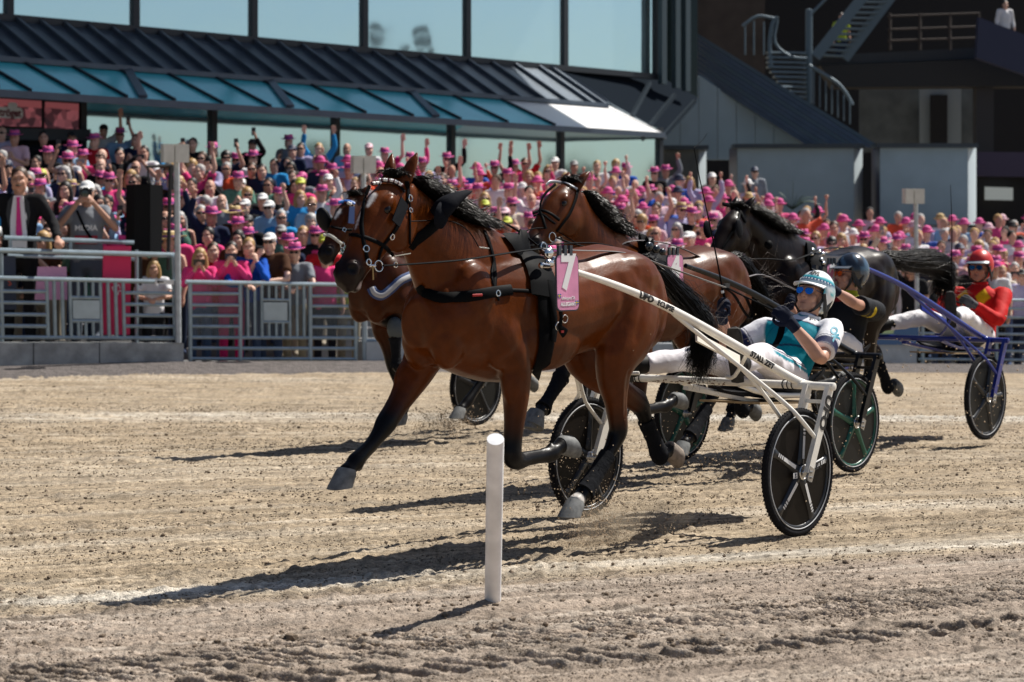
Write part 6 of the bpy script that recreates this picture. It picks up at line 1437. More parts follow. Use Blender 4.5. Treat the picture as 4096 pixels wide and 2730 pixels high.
def template(pose, sleeve, lo=False):
    key = (pose, sleeve, lo)
    if key in TPL: return TPL[key]
    vb, vt = (.034, .042) if lo else (.0125, .021)
    mb = MB(); HC = A(0, -.02, 1.615)
    if lo: mb.add(ellip(HC+A(0, 0, .0), (.078, .095, .115)))
    else: head_parts(mb, HC, FR)
    mb.add(tube([(0, 0, 1.36), (0, -.005, 1.45), (0, -.015, 1.56)], [.07, .055, .055], n=12)); mb.add(tube([(0, 0, .95), (0, 0, 1.2), (0, 0, 1.40)], [(.11, .07), (.12, .075), (.10, .06)], n=12, ref=(1, 0, 0)))
    tb_ = MB()
    tb_.add(tube([(0, 0, .86), (0, 0, .95), (0, 0, 1.08), (0, -.005, 1.24), (0, 0, 1.36), (0, 0, 1.44), (0, -.005, 1.475)], [(.175, .125), (.178, .128), (.165, .12), (.185, .125), (.175, .105), (.10, .08), (.065, .062)], n=18, ref=(1, 0, 0), k=2, cap=.1))
    for s, sh, el, wr, hd_, pn, cu in arm_pts(pose):
        mb.add(tube([sh*A(.6, 1, 1), sh, sh*.5+el*.5, el, el*.6+wr*.4, wr], [.05, .050, .043, .038, .037, .027], n=10, k=2))
        if lo: mb.add(ellip(wr+nrm(hd_)*.07, (.045, .045, .05)))
        else: hand_parts(mb, wr, hd_, pn, s, cu, 1.0, .0115, .8)
        if sleeve == 'long': P_ = [sh*A(.5, 1, 1), sh, sh*.5+el*.5, el, el*.4+wr*.6, el*.08+wr*.92]; r_ = [.07, .072, .064, .056, .050, .042]
        elif sleeve == 'short': P_ = [sh*A(.5, 1, 1), sh, sh*.55+el*.45, sh*.32+el*.68]; r_ = [.07, .072, .068, .066]
        else: P_ = [sh*A(.5, 1, 1), sh*A(.85, 1, 1), sh]; r_ = [.06, .055, .05]
        tb_.add(tube(P_, r_, n=12, k=2, cap=.02))
    tr = MB(); tr.add(tube([(0, .0, .80), (0, 0, .90), (0, 0, .98)], [(.17, .125), (.175, .125), (.165, .118)], n=16, ref=(1, 0, 0)))
    for s in (1, -1):
        tr.add(tube([(.09*s, 0, .88), (.10*s, -.01, .70), (.105*s, -.015, .50), (.105*s, 0, .25), (.108*s, 0, .07)], [.098, .085, .07, .06, .056], n=12, k=2)); tr.add(tube([(.108*s, .05, .04), (.112*s, -.07, .045), (.118*s, -.17, .03)], [(.038, .05), (.04, .05), (.025, .04)], n=8))
    b = remesh(mb, vb, 1 if lo else 2, .4); V = getv(b); C = np.ones((len(V), 3))
    q = (V-HC) @ FR
    if not lo:
        for s in (1, -1):
            e = np.exp(-(((q[:, 1]-.031*s)/.017)**2+((q[:, 2]-.012)/.009)**2))*(q[:, 0] > .05); C *= (1-.8*e[:, None])
            e = np.exp(-(((q[:, 1]-.033*s)/.024)**2+((q[:, 2]-.040)/.007)**2))*(q[:, 0] > .05); C *= (1-.55*e[:, None])
        e = np.exp(-((q[:, 1]/.026)**2+((q[:, 2]+.070)/.008)**2))*(q[:, 0] > .05); C = C*(1-e[:, None]*.7)+A(.75, .35, .35)*e[:, None]*.7
    paint(b, C); b.materials.append(PSKIN)
    t = remesh(tb_, vt, 2, .5); V = getv(t)
    if not lo: nn = np.empty(len(V)*3); t.vertex_normals.foreach_get('vector', nn); setv(t, V+nn.reshape(-1, 3)*(.016*(vnoise(V[:, 0]*12+V[:, 2]*5, V[:, 2]*13+V[:, 1]*9, 2)-.5))[:, None])
    t.materials.append(PTOP); r = remesh(tr, vt*1.2, 2, .5); r.materials.append(PTRO)
    TPL[key] = (b, t, r); return TPL[key]
def acc_meshes():
    HC = A(0, -.02, 1.615); D = {}; g = lambda f, l, u: HC+FR @ A(f, l, u)
    rg = np.random.default_rng(1)
    def hair(long, vol):
        mb = MB(); mb.add(ellip(g(-.028, 0, .046), (.088*vol, .099*vol, .094*vol))); mb.add(ellip(g(-.052, 0, -.01), (.078*vol, .06, .075)))
        if long:
            for s in (1, -1): mb.add(tube([g(-.01, .07*s, .04), g(-.02, .088*s, -.06), g(-.0, .09*s, -.17), g(.02, .085*s, -.26)], [.035, .038, .036, .015], n=8, k=2))
            mb.add(tube([g(-.06, 0, .04), g(-.09, 0, -.08), g(-.09, 0, -.24)], [(.07, .04), (.085, .04), (.06, .02)], n=10, ref=(1, 0, 0), k=2))
        me = remesh(mb, .016, 2); V = getv(me); V += (vnoise(V[:, 0]*50, V[:, 2]*30+V[:, 1]*40, 4)-.5)[:, None]*.018*nrm(A(.3, .4, 1)); setv(me, V); me.materials.append(PHAIR); return me
    D['short'] = hair(False, 1.0); D['long'] = hair(True, 1.05); D['curly'] = hair(False, 1.12)
    def trilby(brim, name, bandm=True):
        mb = MB(); T_ = lambda f, l, u: g(f-.01, l, u+.055)
        ang = np.linspace(0, 2*np.pi, 24, endpoint=False); V = []; F = []
        prof = [(.155*brim/1.0, .0), (.125, -.004), (.101, .006), (.098, .03), (.092, .075), (.080, .098), (.05, .092), (.01, .082)]
        prof = [(.16*brim, -.002), (.16*brim, .003)]+prof[1:]
        for r_, z in prof:
            for a in ang:
                f, l = math.cos(a), math.sin(a); zz = z+(.022*(l*l)*(r_ > .11)*(r_/.15)-.012*f*(r_ > .11)*(r_/.15))-(.016*(abs(l) < .35)*(z > .085)) ; V.append(T_(f*r_*1.14, l*r_*.93, zz))
        n = 24
        for i in range(len(prof)-1):
            for j in range(n): F.append((i*n+j, i*n+(j+1) % n, (i+1)*n+(j+1) % n, (i+1)*n+j))
        F.append(tuple(range((len(prof)-1)*n, len(prof)*n))); F.append(tuple(range(n))[::-1]); me = MB().add((V, F)).mesh(name, PHAT)
        bm = bmesh.new(); bm.from_mesh(me); bmesh.ops.recalc_face_normals(bm, faces=bm.faces); bm.to_mesh(me); bm.free()
        V = []; F = []
        for r_, z in ((.1035, .008), (.1010, .036)):
            for a in ang: V.append(T_(math.cos(a)*r_*1.14, math.sin(a)*r_*.93, z))
        for j in range(n): F.append((j, (j+1) % n, n+(j+1) % n, n+j))
        bd = MB().add((V, F)).mesh(name+'_band', PBAND); return me, bd
    D['trilby'], D['band'] = trilby(1.0, 'trilby'); D['straw'], D['strawband'] = trilby(1.42, 'straw_hat')
    mb = MB(); mb.add(ellip(g(-.012, 0, .055), (.088, .108, .082))); mb.add(tube([g(.06, 0, .055), g(.12, 0, .052), g(.165, 0, .038)], [(.075, .012), (.078, .008), (.05, .005)], n=14, ref=(1, 0, 0), k=2))
    me = remesh(mb, .012, 2); me.materials.append(PHAT); D['cap'] = me
    mb = MB()
    for s in (1, -1): mb.add(ellip(g(.098, .034*s, .008), (.030, .010, .021))); mb.add(tube([g(.092, .058*s, .014), g(.0, .08*s, .012)], .004, n=5))
    mb.add(tube([g(.104, -.02, .014), g(.104, .02, .014)], .004, n=5)); D['glasses'] = mb.mesh('sunglasses', PGLS)
    D['phone'] = MB().add(box((0, 0, 0), (.078, .012, .155))).add(box((.02, -.008, .05), (.03, .008, .04))).mesh('phone', PPH, smooth=False)
    for me in (D['glasses'], D['phone']):
        bm = bmesh.new(); bm.from_mesh(me); bmesh.ops.recalc_face_normals(bm, faces=bm.faces); bm.to_mesh(me); bm.free()
    return D
ACC = acc_meshes()
COLR = dict(black=(.012, .012, .014), navy=(.014, .022, .055), white=(.72, .72, .74), pink=(.74, .06, .22), palepink=(.70, .46, .52), lilac=(.45, .42, .62), blue=(.03, .28, .62), skyblue=(.25, .42, .62), grey=(.22, .24, .27), red=(.5, .02, .03), orange=(.62, .08, .03), brown=(.07, .03, .015), green=(.10, .22, .17), cream=(.62, .55, .45), royal=(.01, .08, .42), magenta=(.50, .02, .18), lime=(.45, .55, .05))
HATC = dict(pink=(.62, .075, .27), white=(.75, .75, .74), navy=(.02, .03, .07), black=(.015, .015, .017), lime=(.5, .55, .06), grey=(.25, .25, .25), straw=(.5, .36, .16), pale=(.7, .45, .52))
HAIRC = dict(blond=(.42, .26, .10), brown=(.06, .03, .015), dark=(.012, .010, .009), grey=(.38, .37, .36), red=(.22, .07, .02))
SKC = [(.66, .40, .30), (.60, .34, .25), (.70, .44, .34), (.54, .30, .21)]
prng = random.Random(11)
def person(pos, face, pose, sleeve, top, head, glasses, label, sc=1.0, flip=False, tro=None, skin=None, group='spectators in the crowd'):
    b, t, r = template(pose, sleeve)
    o = link('person', b, None, tuple(pos)); o.rotation_euler = (0, 0, face); o.scale = (-sc if flip else sc, sc, sc); o.color = (*(skin or prng.choice(SKC)), 1)
    x = link('top', t, o); x.color = (*COLR[top], 1); x = link('trousers', r, o); x.color = (*(tro or prng.choice([(.02, .03, .06), (.015, .015, .017), (.05, .08, .16), (.25, .22, .17)])), 1)
    kind, col = head
    if kind in ('trilby', 'straw'):
        h = link('hat', ACC[kind], o); h.color = (*HATC[col], 1); bd = link('band', ACC['band' if kind == 'trilby' else 'strawband'], h)
        hr_ = link('hair', ACC['short'], o); hr_.color = (*prng.choice(list(HAIRC.values())), 1); hr_.scale = (.93, .93, .975); hr_.location = (0, 0, .012)
    elif kind == 'cap':
        h = link('cap', ACC['cap'], o); h.color = (*HATC[col], 1)
    elif kind in ('short', 'long', 'curly'):
        h = link('hair', ACC[kind], o); h.color = (*HAIRC[col], 1)
    if kind == 'capLong': pass
    if glasses: link('sunglasses', ACC['glasses'], o)
    tag(o, label, 'person', group); return o
def phone_for(o, pose, flip, label, colr=(.02, .02, .025)):
    m_ = Matrix.LocRotScale(o.location, o.rotation_euler, o.scale)
    p = Vector((0.0, -.335, 1.545)) if pose == 'phone' else Vector((.13, -.36, 1.87))
    x = link('phone', ACC['phone'], None, tuple(m_ @ p)); x.rotation_euler = (0, 0, o.rotation_euler[2]); x.color = (*colr, 1)
    if pose == 'phone' and prng.random() < .4: x.rotation_euler = (0, math.pi/2, o.rotation_euler[2])
    label = ' '.join(label.split()[:16]); tag(x, label, 'phone', 'phones held up by spectators')
def spot(px, py, sc=1.0, wmax=14.5, wfix=None):
    """terrace position whose head lands on the traced point"""
    best = None
    for w in ([wfix] if wfix is not None else np.arange(.35, wmax, .05)):
        base = F0+EW*w; r = ray(px, CY); k = ( base[0]*EU[1]-base[1]*EU[0])/(r[0]*EU[1]-r[1]*EU[0]); P = r*k; u = (P[:2]-base[:2])@EU[:2]
        z = float(zrow(w, u))
        if (P-BLD.P)@BLD.n < 2.35 and P[1] > 38: continue
        y = CY-(z+1.615*sc-CAMH)/P[1]*FPX; e = abs(y-py)
        if best is None or e < best[0]: best = (e, w, u, z, P[1], P[0])
    return best
PLACED = []
def put(px, py, pose, sleeve, top, head, glasses, label, sc=1.0, flip=False, w=None, face=None, ph=None, **k):
    e, w_, u, z, Y, X = spot(px, py, sc, wfix=w)
    if w is not None: sc = sc*((CAMH+(CY-py)/FPX*Y)-z)/(1.615*sc)
    o = person((X, Y, z), prng.uniform(-.35, .15)+.1 if face is None else face, pose, sleeve, top, head, glasses, label, sc, flip, **k)
    PLACED.append((px, py, Y)); 
    if ph: phone_for(o, pose, flip, ph[0], ph[1])
    return o
E_ = [
 (59, 554, 'clap', 'short', 'palepink', ('trilby', 'pink'), 0, 'woman in pink trilby and pale top clapping under the left screen'),
 (174, 554, 'down', 'long', 'black', ('short', 'dark'), 0, 'dark haired man in black jacket standing under the smaller screen'),
 (289, 554, 'down', 'long', 'navy', ('cap', 'black'), 0, 'man in black cap and navy jacket at the left edge of the glass wall'),
 (380, 566, 'down', 'long', 'red', ('trilby', 'pink'), 0, 'man in pink trilby and open red jacket over a white shirt'),
 (415, 503, 'up1', 'short', 'white', ('cap', 'black'), 0, 'tall man in black cap and white shirt with a hand raised at the back left'),
 (480, 542, 'phonehigh', 'short', 'skyblue', ('trilby', 'pink'), 1, 'man in pink trilby and sky blue shirt holding a phone high at the back'),
 (544, 566, 'clap', 'long', 'navy', ('short', 'brown'), 0, 'stout brown haired man in navy shirt clapping at the back left'),
 (192, 621, 'clap', 'long', 'black', ('trilby', 'pink'), 0, 'older man in pink trilby and dark jacket clapping above the suited man'),
 (332, 633, 'phone', 'short', 'pink', ('trilby', 'pink'), 0, 'person in bright pink shirt and pink trilby aiming a phone above the photographer'),
 (405, 665, 'down', 'long', 'black', ('bald', ''), 0, 'bald man in black jacket just right of the bright pink shirt'),
 (478, 621, 'up1', 'short', 'black', ('short', 'dark'), 0, 'bearded man in black shirt with white lettering raising one arm'),
 (544, 673, 'down', 'short', 'black', ('bald', ''), 1, 'bald man in sunglasses and black shirt left of the lamp box'),
 (8, 633, 'down', 'long', 'navy', ('short', 'grey'), 1, 'grey haired man in sunglasses cut by the left edge above the suited man'),
 (10, 535, 'down', 'long', 'lilac', ('bald', ''), 1, 'bald man in sunglasses and lilac shirt at the left edge under the screen'),
 (162, 756, 'phone', 'short', 'grey', ('trilby', 'pink'), 0, 'woman in pink trilby with a dark phone right beside the suited man'),
 (431, 815, 'phone', 'long', 'skyblue', ('short', 'dark'), 0, 'person in sky blue shirt filming right behind the photographer'),
 (441, 905, 'down', 'short', 'pink', ('trilby', 'pink'), 0, 'man in pink trilby low behind the photographer elbow'),
 (772, 580, 'down', 'long', 'black', ('short', 'brown'), 0, 'brown haired man in black suit right of the left lamp box'),
 (851, 603, 'down', 'long', 'green', ('trilby', 'pink'), 0, 'blonde woman in pink trilby and green top in front of the glass'),
 (768, 668, 'down', 'long', 'grey', ('curly', 'blond'), 0, 'blond man in grey hooded top right of the tall left post'),
 (906, 680, 'down', 'long', 'orange', ('short', 'grey'), 1, 'grey haired man in orange shirt'),
 (1007, 680, 'cross', 'short', 'black', ('short', 'brown'), 1, 'man in black shirt and blue mirrored glasses with arms crossed'),
 (944, 645, 'down', 'short', 'white', ('trilby', 'pink'), 1, 'man in pink trilby and white shirt behind the orange shirt'),
 (1011, 584, 'phonehigh', 'long', 'black', ('cap', 'black'), 0, 'man in black cap and black jacket holding a phone up at the back'),
 (1013, 634, 'down', 'long', 'navy', ('trilby', 'pink'), 1, 'person in pink trilby and navy top behind the crossed arms'),
 (1155, 569, 'down', 'long', 'grey', ('trilby', 'pink'), 0, 'man in pink trilby and grey jacket left of the raised blue arms'),
 (1170, 607, 'down', 'long', 'navy', ('cap', 'navy'), 0, 'man in navy cap and navy jacket left of the raised blue arms'),
 (1275, 600, 'up2', 'long', 'blue', ('short', 'blond'), 0, 'fair haired person in bright blue sweater with both arms raised'),
 (1204, 599, 'down', 'short', 'lilac', ('short', 'dark'), 1, 'man in sunglasses and lilac shirt beside the bright blue sweater'),
 (1097, 664, 'down', 'short', 'blue', ('short', 'dark'), 0, 'dark haired man in blue shirt below the navy cap'),
 (1048, 687, 'down', 'long', 'navy', ('short', 'dark'), 0, 'bearded dark haired man right of the crossed arms'),
 (1388, 599, 'down', 'short', 'skyblue', ('bald', ''), 0, 'bald man in sky blue shirt left of the second lamp box'),
 (1327, 687, 'phone', 'none', 'palepink', ('trilby', 'pink'), 0, 'bare armed woman in pink trilby filming with a phone left of the second lamp'),
 (1289, 775, 'fist', 'long', 'white', ('trilby', 'pink'), 0, 'bearded man in pink hat and white sweater raising a fist'),
 (1074, 745, 'down', 'short', 'green', ('short', 'dark'), 1, 'bearded man in sunglasses and pale green shirt'),
 (1051, 806, 'down', 'short', 'navy', ('cap', 'white'), 0, 'man in white cap and navy shirt in the middle of the left crowd'),
 (1078, 836, 'fist', 'short', 'skyblue', ('cap', 'white'), 1, 'bearded man in white cap and sky blue shirt with a fist raised'),
 (940, 863, 'down', 'short', 'brown', ('straw', 'straw'), 0, 'person in wide straw hat above the gate'),
 (803, 855, 'down', 'long', 'navy', ('short', 'grey'), 1, 'grey haired man in glasses right of the tall left post'),
 (768, 821, 'down', 'short', 'grey', ('bald', ''), 1, 'bald man in sunglasses close to the tall left post'),
 (887, 810, 'down', 'long', 'grey', ('bald', ''), 0, 'bald man in grey jacket below the orange shirt'),
 (952, 909, 'down', 'short', 'navy', ('trilby', 'pink'), 0, 'dark haired man in pink trilby above the gate'),
 (992, 895, 'down', 'short', 'black', ('cap', 'black'), 0, 'smiling boy in black cap above the gate'),
 (768, 745, 'phone', 'none', 'black', ('short', 'dark'), 0, 'dark haired woman with bare arms filming beside the tall left post'),
 (833, 714, 'phone', 'long', 'black', ('short', 'dark'), 0, 'dark haired person in black filming left of the orange shirt'),
 (1124, 875, 'down', 'short', 'blue', ('short', 'grey'), 1, 'grey haired man in sunglasses and blue shirt above the white cap'),
 (1124, 936, 'down', 'short', 'green', ('cap', 'grey'), 1, 'man in grey cap behind the brown shirt'),
 (1212, 940, 'down', 'long', 'black', ('short', 'blond'), 0, 'blond man in black jacket behind the striped shirt'),
 (1262, 945, 'down', 'short', 'pink', ('trilby', 'pink'), 1, 'person in pink trilby and sunglasses left of the hooded horse muzzle'),
 (1243, 890, 'down', 'short', 'grey', ('curly', 'grey'), 0, 'curly grey haired person left of the blue browband horse'),
 (1151, 974, 'down', 'short', 'navy', ('trilby', 'pink'), 0, 'person in pink trilby half hidden behind the striped shirt'),
 (952, 958, 'down', 'short', 'brown', ('long', 'dark'), 0, 'dark long haired person behind the blue sweater'),
 (2599, 770, 'down', 'short', 'royal', ('trilby', 'pink'), 1, 'man in pink trilby and royal blue shirt behind the blown mane'),
 (3018, 690, 'down', 'long', 'grey', ('cap', 'navy'), 1, 'tall man in navy cap and grey jacket against the pale blue cabin'),
 (2847, 716, 'down', 'short', 'cream', ('cap', 'white'), 0, 'person in white cap and cream top right of the upright whip tip'),
 (2662, 688, 'fist', 'long', 'grey', ('trilby', 'pink'), 0, 'man in pink trilby and grey suit raising a fist'),
 (2618, 697, 'down', 'long', 'black', ('trilby', 'pink'), 1, 'man in pink trilby and black jacket above the royal blue shirt'),
 (2758, 732, 'down', 'short', 'lilac', ('long', 'blond'), 0, 'long haired blonde woman left of the upright whip tip'),
 (2502, 680, 'down', 'long', 'royal', ('trilby', 'pink'), 0, 'man in pink trilby and royal blue jacket above the blown mane'),
 (2463, 664, 'down', 'long', 'grey', ('curly', 'blond'), 0, 'curly blond man in grey at the top of the crowd above the second horse'),
 (2388, 668, 'down', 'short', 'white', ('short', 'blond'), 0, 'blond man in white shirt above the second horse ears'),
 (2221, 655, 'down', 'short', 'white', ('cap', 'white'), 0, 'man in white cap and white shirt under the white awning end'),
 (2296, 668, 'down', 'short', 'black', ('cap', 'grey'), 0, 'man in grey cap and black shirt under the white awning end'),
 (1786, 640, 'up1', 'long', 'black', ('trilby', 'pink'), 1, 'man in pink trilby and black jacket stretching one arm sideways up'),
 (2057, 668, 'up2', 'none', 'pink', ('trilby', 'pink'), 0, 'bare armed person in pink with both arms raised'),
 (2099, 658, 'up2', 'short', 'red', ('short', 'brown'), 1, 'person in red with sunglasses and both arms raised'),
 (2029, 706, 'down', 'short', 'palepink', ('trilby', 'pink'), 0, 'man in pink trilby and pale pink shirt before the raised arms'),
 (1978, 674, 'up1', 'long', 'black', ('trilby', 'pink'), 1, 'woman in pink trilby and black sleeves with one arm raised'),
 (2193, 688, 'down', 'short', 'grey', ('long', 'blond'), 1, 'blonde long haired woman in sunglasses left of the second horse ear'),
 (2115, 712, 'down', 'short', 'cream', ('long', 'blond'), 0, 'blonde woman in cream top right of the raised arms'),
 (1475, 600, 'down', 'short', 'white', ('cap', 'pale'), 0, 'woman in pale pink cap above the second lamp box'),
 (1538, 622, 'up1', 'short', 'magenta', ('trilby', 'pink'), 0, 'person in pink trilby and magenta shirt waving right of the second lamp'),
 (1640, 640, 'up1', 'long', 'pink', ('trilby', 'pink'), 0, 'person with long pink sleeve raised above the front horse ear'),
 (1690, 660, 'down', 'short', 'lilac', ('trilby', 'pink'), 0, 'person in pink trilby and lilac shirt just right of the front horse ear'),
]
phl = {6: 0}
for i, e in enumerate(E_):
    o = put(*e)
    if e[2] in ('phone', 'phonehigh'): phone_for(o, e[2], False, 'phone of the '+' '.join(e[7].split()[:12]), prng.choice([(.02, .02, .025), (.3, .3, .32), (.25, .2, .35)]))
# front row at the gate
R1 = dict(w=.42)
put(800, 1030, 'phone', 'long', 'pink', ('long', 'blond'), 0, 'blonde woman in pink jacket with a phone at the left end of the gate', face=.1, ph=('dark phone before the face of the blonde woman at the gate', (.05, .035, .02)), tro=(.05, .09, .18), **R1)
put(926, 1005, 'phone', 'long', 'pink', ('short', 'dark'), 0, 'laughing dark haired woman in full pink suit filming over the gate', face=.1, ph=('phone in a dark case held by the woman in the pink suit', (.03, .03, .06)), tro=(.66, .03, .18), **R1)
put(995, 991, 'chin', 'long', 'royal', ('short', 'blond'), 0, 'blond man in blue sweater leaning on the gate with a hand on his mouth', face=.1, tro=(.06, .10, .2), **R1)
put(1080, 972, 'chin', 'short', 'brown', ('cap', 'white'), 1, 'bearded man in brown shirt and white cap leaning on the gate', face=-.1, flip=True, **R1)
put(1179, 1012, 'lean', 'short', 'grey', ('trilby', 'pink'), 1, 'man in grey striped shirt and pink trilby with orange glasses at the gate', face=0, tro=(.3, .27, .2), **R1)
put(1300, 1030, 'down', 'short', 'pink', ('short', 'brown'), 0, 'person in bright pink vest behind the right end of the gate', face=.2, tro=(.02, .02, .03), **R1)
put(1395, 1040, 'down', 'short', 'lime', ('cap', 'lime'), 0, 'steward in lime vest behind the front horse chin', face=.2, **R1)
put(615, 1075, 'lean', 'short', 'white', ('long', 'blond'), 0, 'small girl in white shirt looking through the steel barrier', w=.35, face=.1, tro=(.015, .015, .017))
# suited man and photographer on the platform behind the barrier
plat = empty('platform', tuple(FEN.at(250, 1372, -.9)*A(1, 1, 0)))
for i in range(5):
    a_, b_ = -120+i*130, 6+i*130; P = [FEN.at(a_, 1372, -.45), FEN.at(b_, 1372, -.45), FEN.at(b_, 1372, -1.35), FEN.at(a_, 1372, -1.35)]
    for p in P: p[2] = .30
    wpart('plank', prism(P, A(0, 0, .05)), mat('platform_board', (.10, .10, .10), .8) if i == 0 else bpy.data.materials['platform_board'], plat, smooth=False)
tag(plat, 'low viewing platform behind the steel barrier at the left', 'platform')
def vip(px, py, off, top, pose, head, glasses, label, skin, face, tro):
    P = FEN.at(px, py, off); z = .35; sc = (P[2]-z)/1.615
    return person((P[0], P[1], z), face, pose, 'long' if top == 'black' else 'short', top, head, glasses, label, sc, tro=tro, skin=skin)
sm_ = vip(78, 722, -.62, 'black', 'rail', ('short', 'brown'), 0, 'moustached man in black suit with pink tie resting both hands on the rail', (.50, .27, .19), .12, (.012, .012, .014))
sw = mat('shirt_white', (.75, .76, .80), .8); tie = mat('tie_pink', (.62, .02, .22), .55)
one('shirt_front', prism([(-.045, -.128, 1.46), (.045, -.128, 1.46), (.085, -.150, 1.25), (.085, -.152, .95), (-.075, -.152, .95), (-.075, -.150, 1.25)], (0, .03, 0)), sw, sm_, smooth=False)
one('tie', prism([(-.018, -.142, 1.445), (.018, -.142, 1.445), (.014, -.150, 1.41), (.042, -.162, 1.08), (.02, -.162, 1.03), (-.02, -.162, 1.08), (-.012, -.150, 1.41)], (0, .008, 0)), tie, sm_, smooth=False)
for s in (1, -1): one('lapel', prism([(s*.05, -.135, 1.47), (s*.10, -.132, 1.40), (s*.115, -.150, 1.28), (s*.085, -.158, 1.12)], (0, .012, 0)), mat('lapel_black', (.02, .02, .022), .5), sm_, smooth=False)
one('moustache', ellip((0, -.128, 1.560), (.030, .010, .009)), mat('moustache', (.10, .07, .05), .8), sm_)
pg_ = vip(348, 772, -.75, 'grey', 'camera', ('cap', 'white'), 0, 'press photographer in white cap and grey vest aiming a big camera', (.44, .25, .18), .12, (.10, .12, .15))
one('lettering', place_text('MEDIA', .082, (0.0, -.142, 1.23), (1, 0, 0), (0, -.1, 1), 1.0, bold=.002), WHITEP2, pg_, smooth=False)
one('vest_stripe', prism([(-.12, -.136, 1.15), (.12, -.136, 1.15), (.12, -.134, 1.06), (-.12, -.134, 1.06)], (0, .02, 0)), mat('vest_red', (.42, .01, .03), .6), pg_, smooth=False)
one('camera_strap', tube([(-.10, -.12, 1.42), (-.02, -.150, 1.24), (.08, -.148, 1.08)], [(.014, .004)]*3, n=6, ref=(0, 0, 1), k=3), LEATHER, pg_)
cmr = empty('camera', tuple(Matrix.LocRotScale(pg_.location, pg_.rotation_euler, pg_.scale) @ Vector((.0, -.20, 1.60))), pg_.rotation_euler[2])
CB = mat('camera_body', (.014, .014, .016), .45)
one('camera_body', box((0, 0, 0), (.16, .07, .11)), CB, cmr, smooth=False); one('viewfinder', box((0, 0, .068), (.06, .06, .03)), CB, cmr, smooth=False)
one('lens', tube([(0, -.03, -.005), (0, -.09, -.005), (0, -.13, -.005), (0, -.15, -.005)], [.042, .044, .052, .054], n=20, cap=.02), CB, cmr); one('front_glass', tube([(0, -.150, -.005), (0, -.153, -.005)], .044, n=20, cap=.1), mat('lens_glass', (.02, .03, .02), .03, spec=.9), cmr)
tag(cmr, 'large black camera held to the eye by the press photographer', 'camera')
# loudspeaker on its frame
spk = empty('loudspeaker', tuple(FEN.at(590, 1372, -.5)*A(1, 1, 0)+A(0, 0, .35)))
P = [FEN.at(538, 738, -.4), FEN.at(600, 738, -.42), FEN.at(600, 1010, -.42), FEN.at(535, 1008, -.4)]; wpart('cabinet', prism(P, FEN.n*-.3), mat('speaker_box', (.006, .006, .007), .7, spec=.1), spk, smooth=False)
P = [FEN.at(601, 738, -.42), FEN.at(652, 742, -.5), FEN.at(648, 1012, -.5), FEN.at(601, 1010, -.42)]; wpart('grille', prism(P, FEN.n*-.02), mat('speaker_grille', (.010, .011, .013), .8, spec=.1), spk, smooth=False)
for p, q, r_ in (((682, 665), (672, 1080), .025), ((585, 668), (690, 662), .02), ((690, 662), (690, 760), .015), ((592, 668), (592, 735), .012), ((560, 1012), (560, 1365), .03)): wpart('frame_tube', tube([FEN.at(*p, -.35), FEN.at(*q, -.35)], r_, n=8), BLACKM, spk)
for k in range(6): wpart('lamp', ellip(FEN.at(590+k*14, 728, -.36), (.012, .012, .016), None, 8, 6), CHROME, spk)
tag(spk, 'tall black loudspeaker cabinet hung in a thin black tube frame', 'loudspeaker')
# banners behind the barrier
def bannr(name, pts, off, col, label, txt=None, ts=.1, tc=(.8, .8, .8), ang=0):
    b_ = FEN.at(*pts[2], off); r = empty(name, tuple(b_)); P = [FEN.at(x, y, off) for x, y in pts]; m = mat(name+'_cloth', col, .6, noise=(3, .1))
    wpart('sheet', prism(P, -FEN.n*.02), m, r, smooth=False)
    if txt:
        c = sum(FEN.at(x, y, off+.004) for x, y in pts)/4; ca, sa = math.cos(ang), math.sin(ang)
        wpart('lettering', place_text(txt, ts, c, FEN.d*ca+A(0, 0, sa), A(0, 0, ca)-FEN.d*sa), mat(name+'_print', tc, .6), r, smooth=False)
    tag(r, label, 'banner', 'banners behind the barrier'); return r
bannr('pink_banner', [(415, 985), (525, 985), (520, 1340), (405, 1340)], -.15, (.62, .015, .10), 'crimson pink banner with white letters behind the photographer legs', 'ES', .16, (.75, .6, .65), -1.2)
bannr('white_pink_banner', [(152, 1068), (266, 1068), (270, 1200), (140, 1200)], -.2, (.62, .30, .48), 'pale pink banner with white shapes left of the photographer')
bannr('dark_sign', [(14, 1025), (62, 1025), (66, 1240), (14, 1240)], -.2, (.02, .03, .06), 'dark narrow sign with red letter below the suited man', 'S', .11, (.6, .08, .03))
tp_ = wpart('tape', prism([FEN.at(620, 1119, .045), FEN.at(696, 1121, .045), FEN.at(696, 1139, .045), FEN.at(620, 1137, .045)], FEN.n*.004), STRIPE, lb, smooth=False)
wpart('arrow', prism([FEN.at(x, y, .055) for x, y in ((627, 1128), (636, 1122), (636, 1126), (654, 1126), (654, 1131), (636, 1131), (636, 1135))], FEN.n*.003), INK, lb, smooth=False)
# upper stand figures
o = person(tuple(at(3365, 285, 67.5)), .2, 'down', 'short', 'lime', ('short', 'dark'), 0, 'steward in glowing lime vest high on the dark upper stand', 1.0); 
o = person(tuple(at(4020, 210, 66.9)-A(0, 0, .2)), .2, 'down', 'long', 'white', ('short', 'dark'), 0, 'person in white shirt at the top right behind the navy parapet', 1.0)
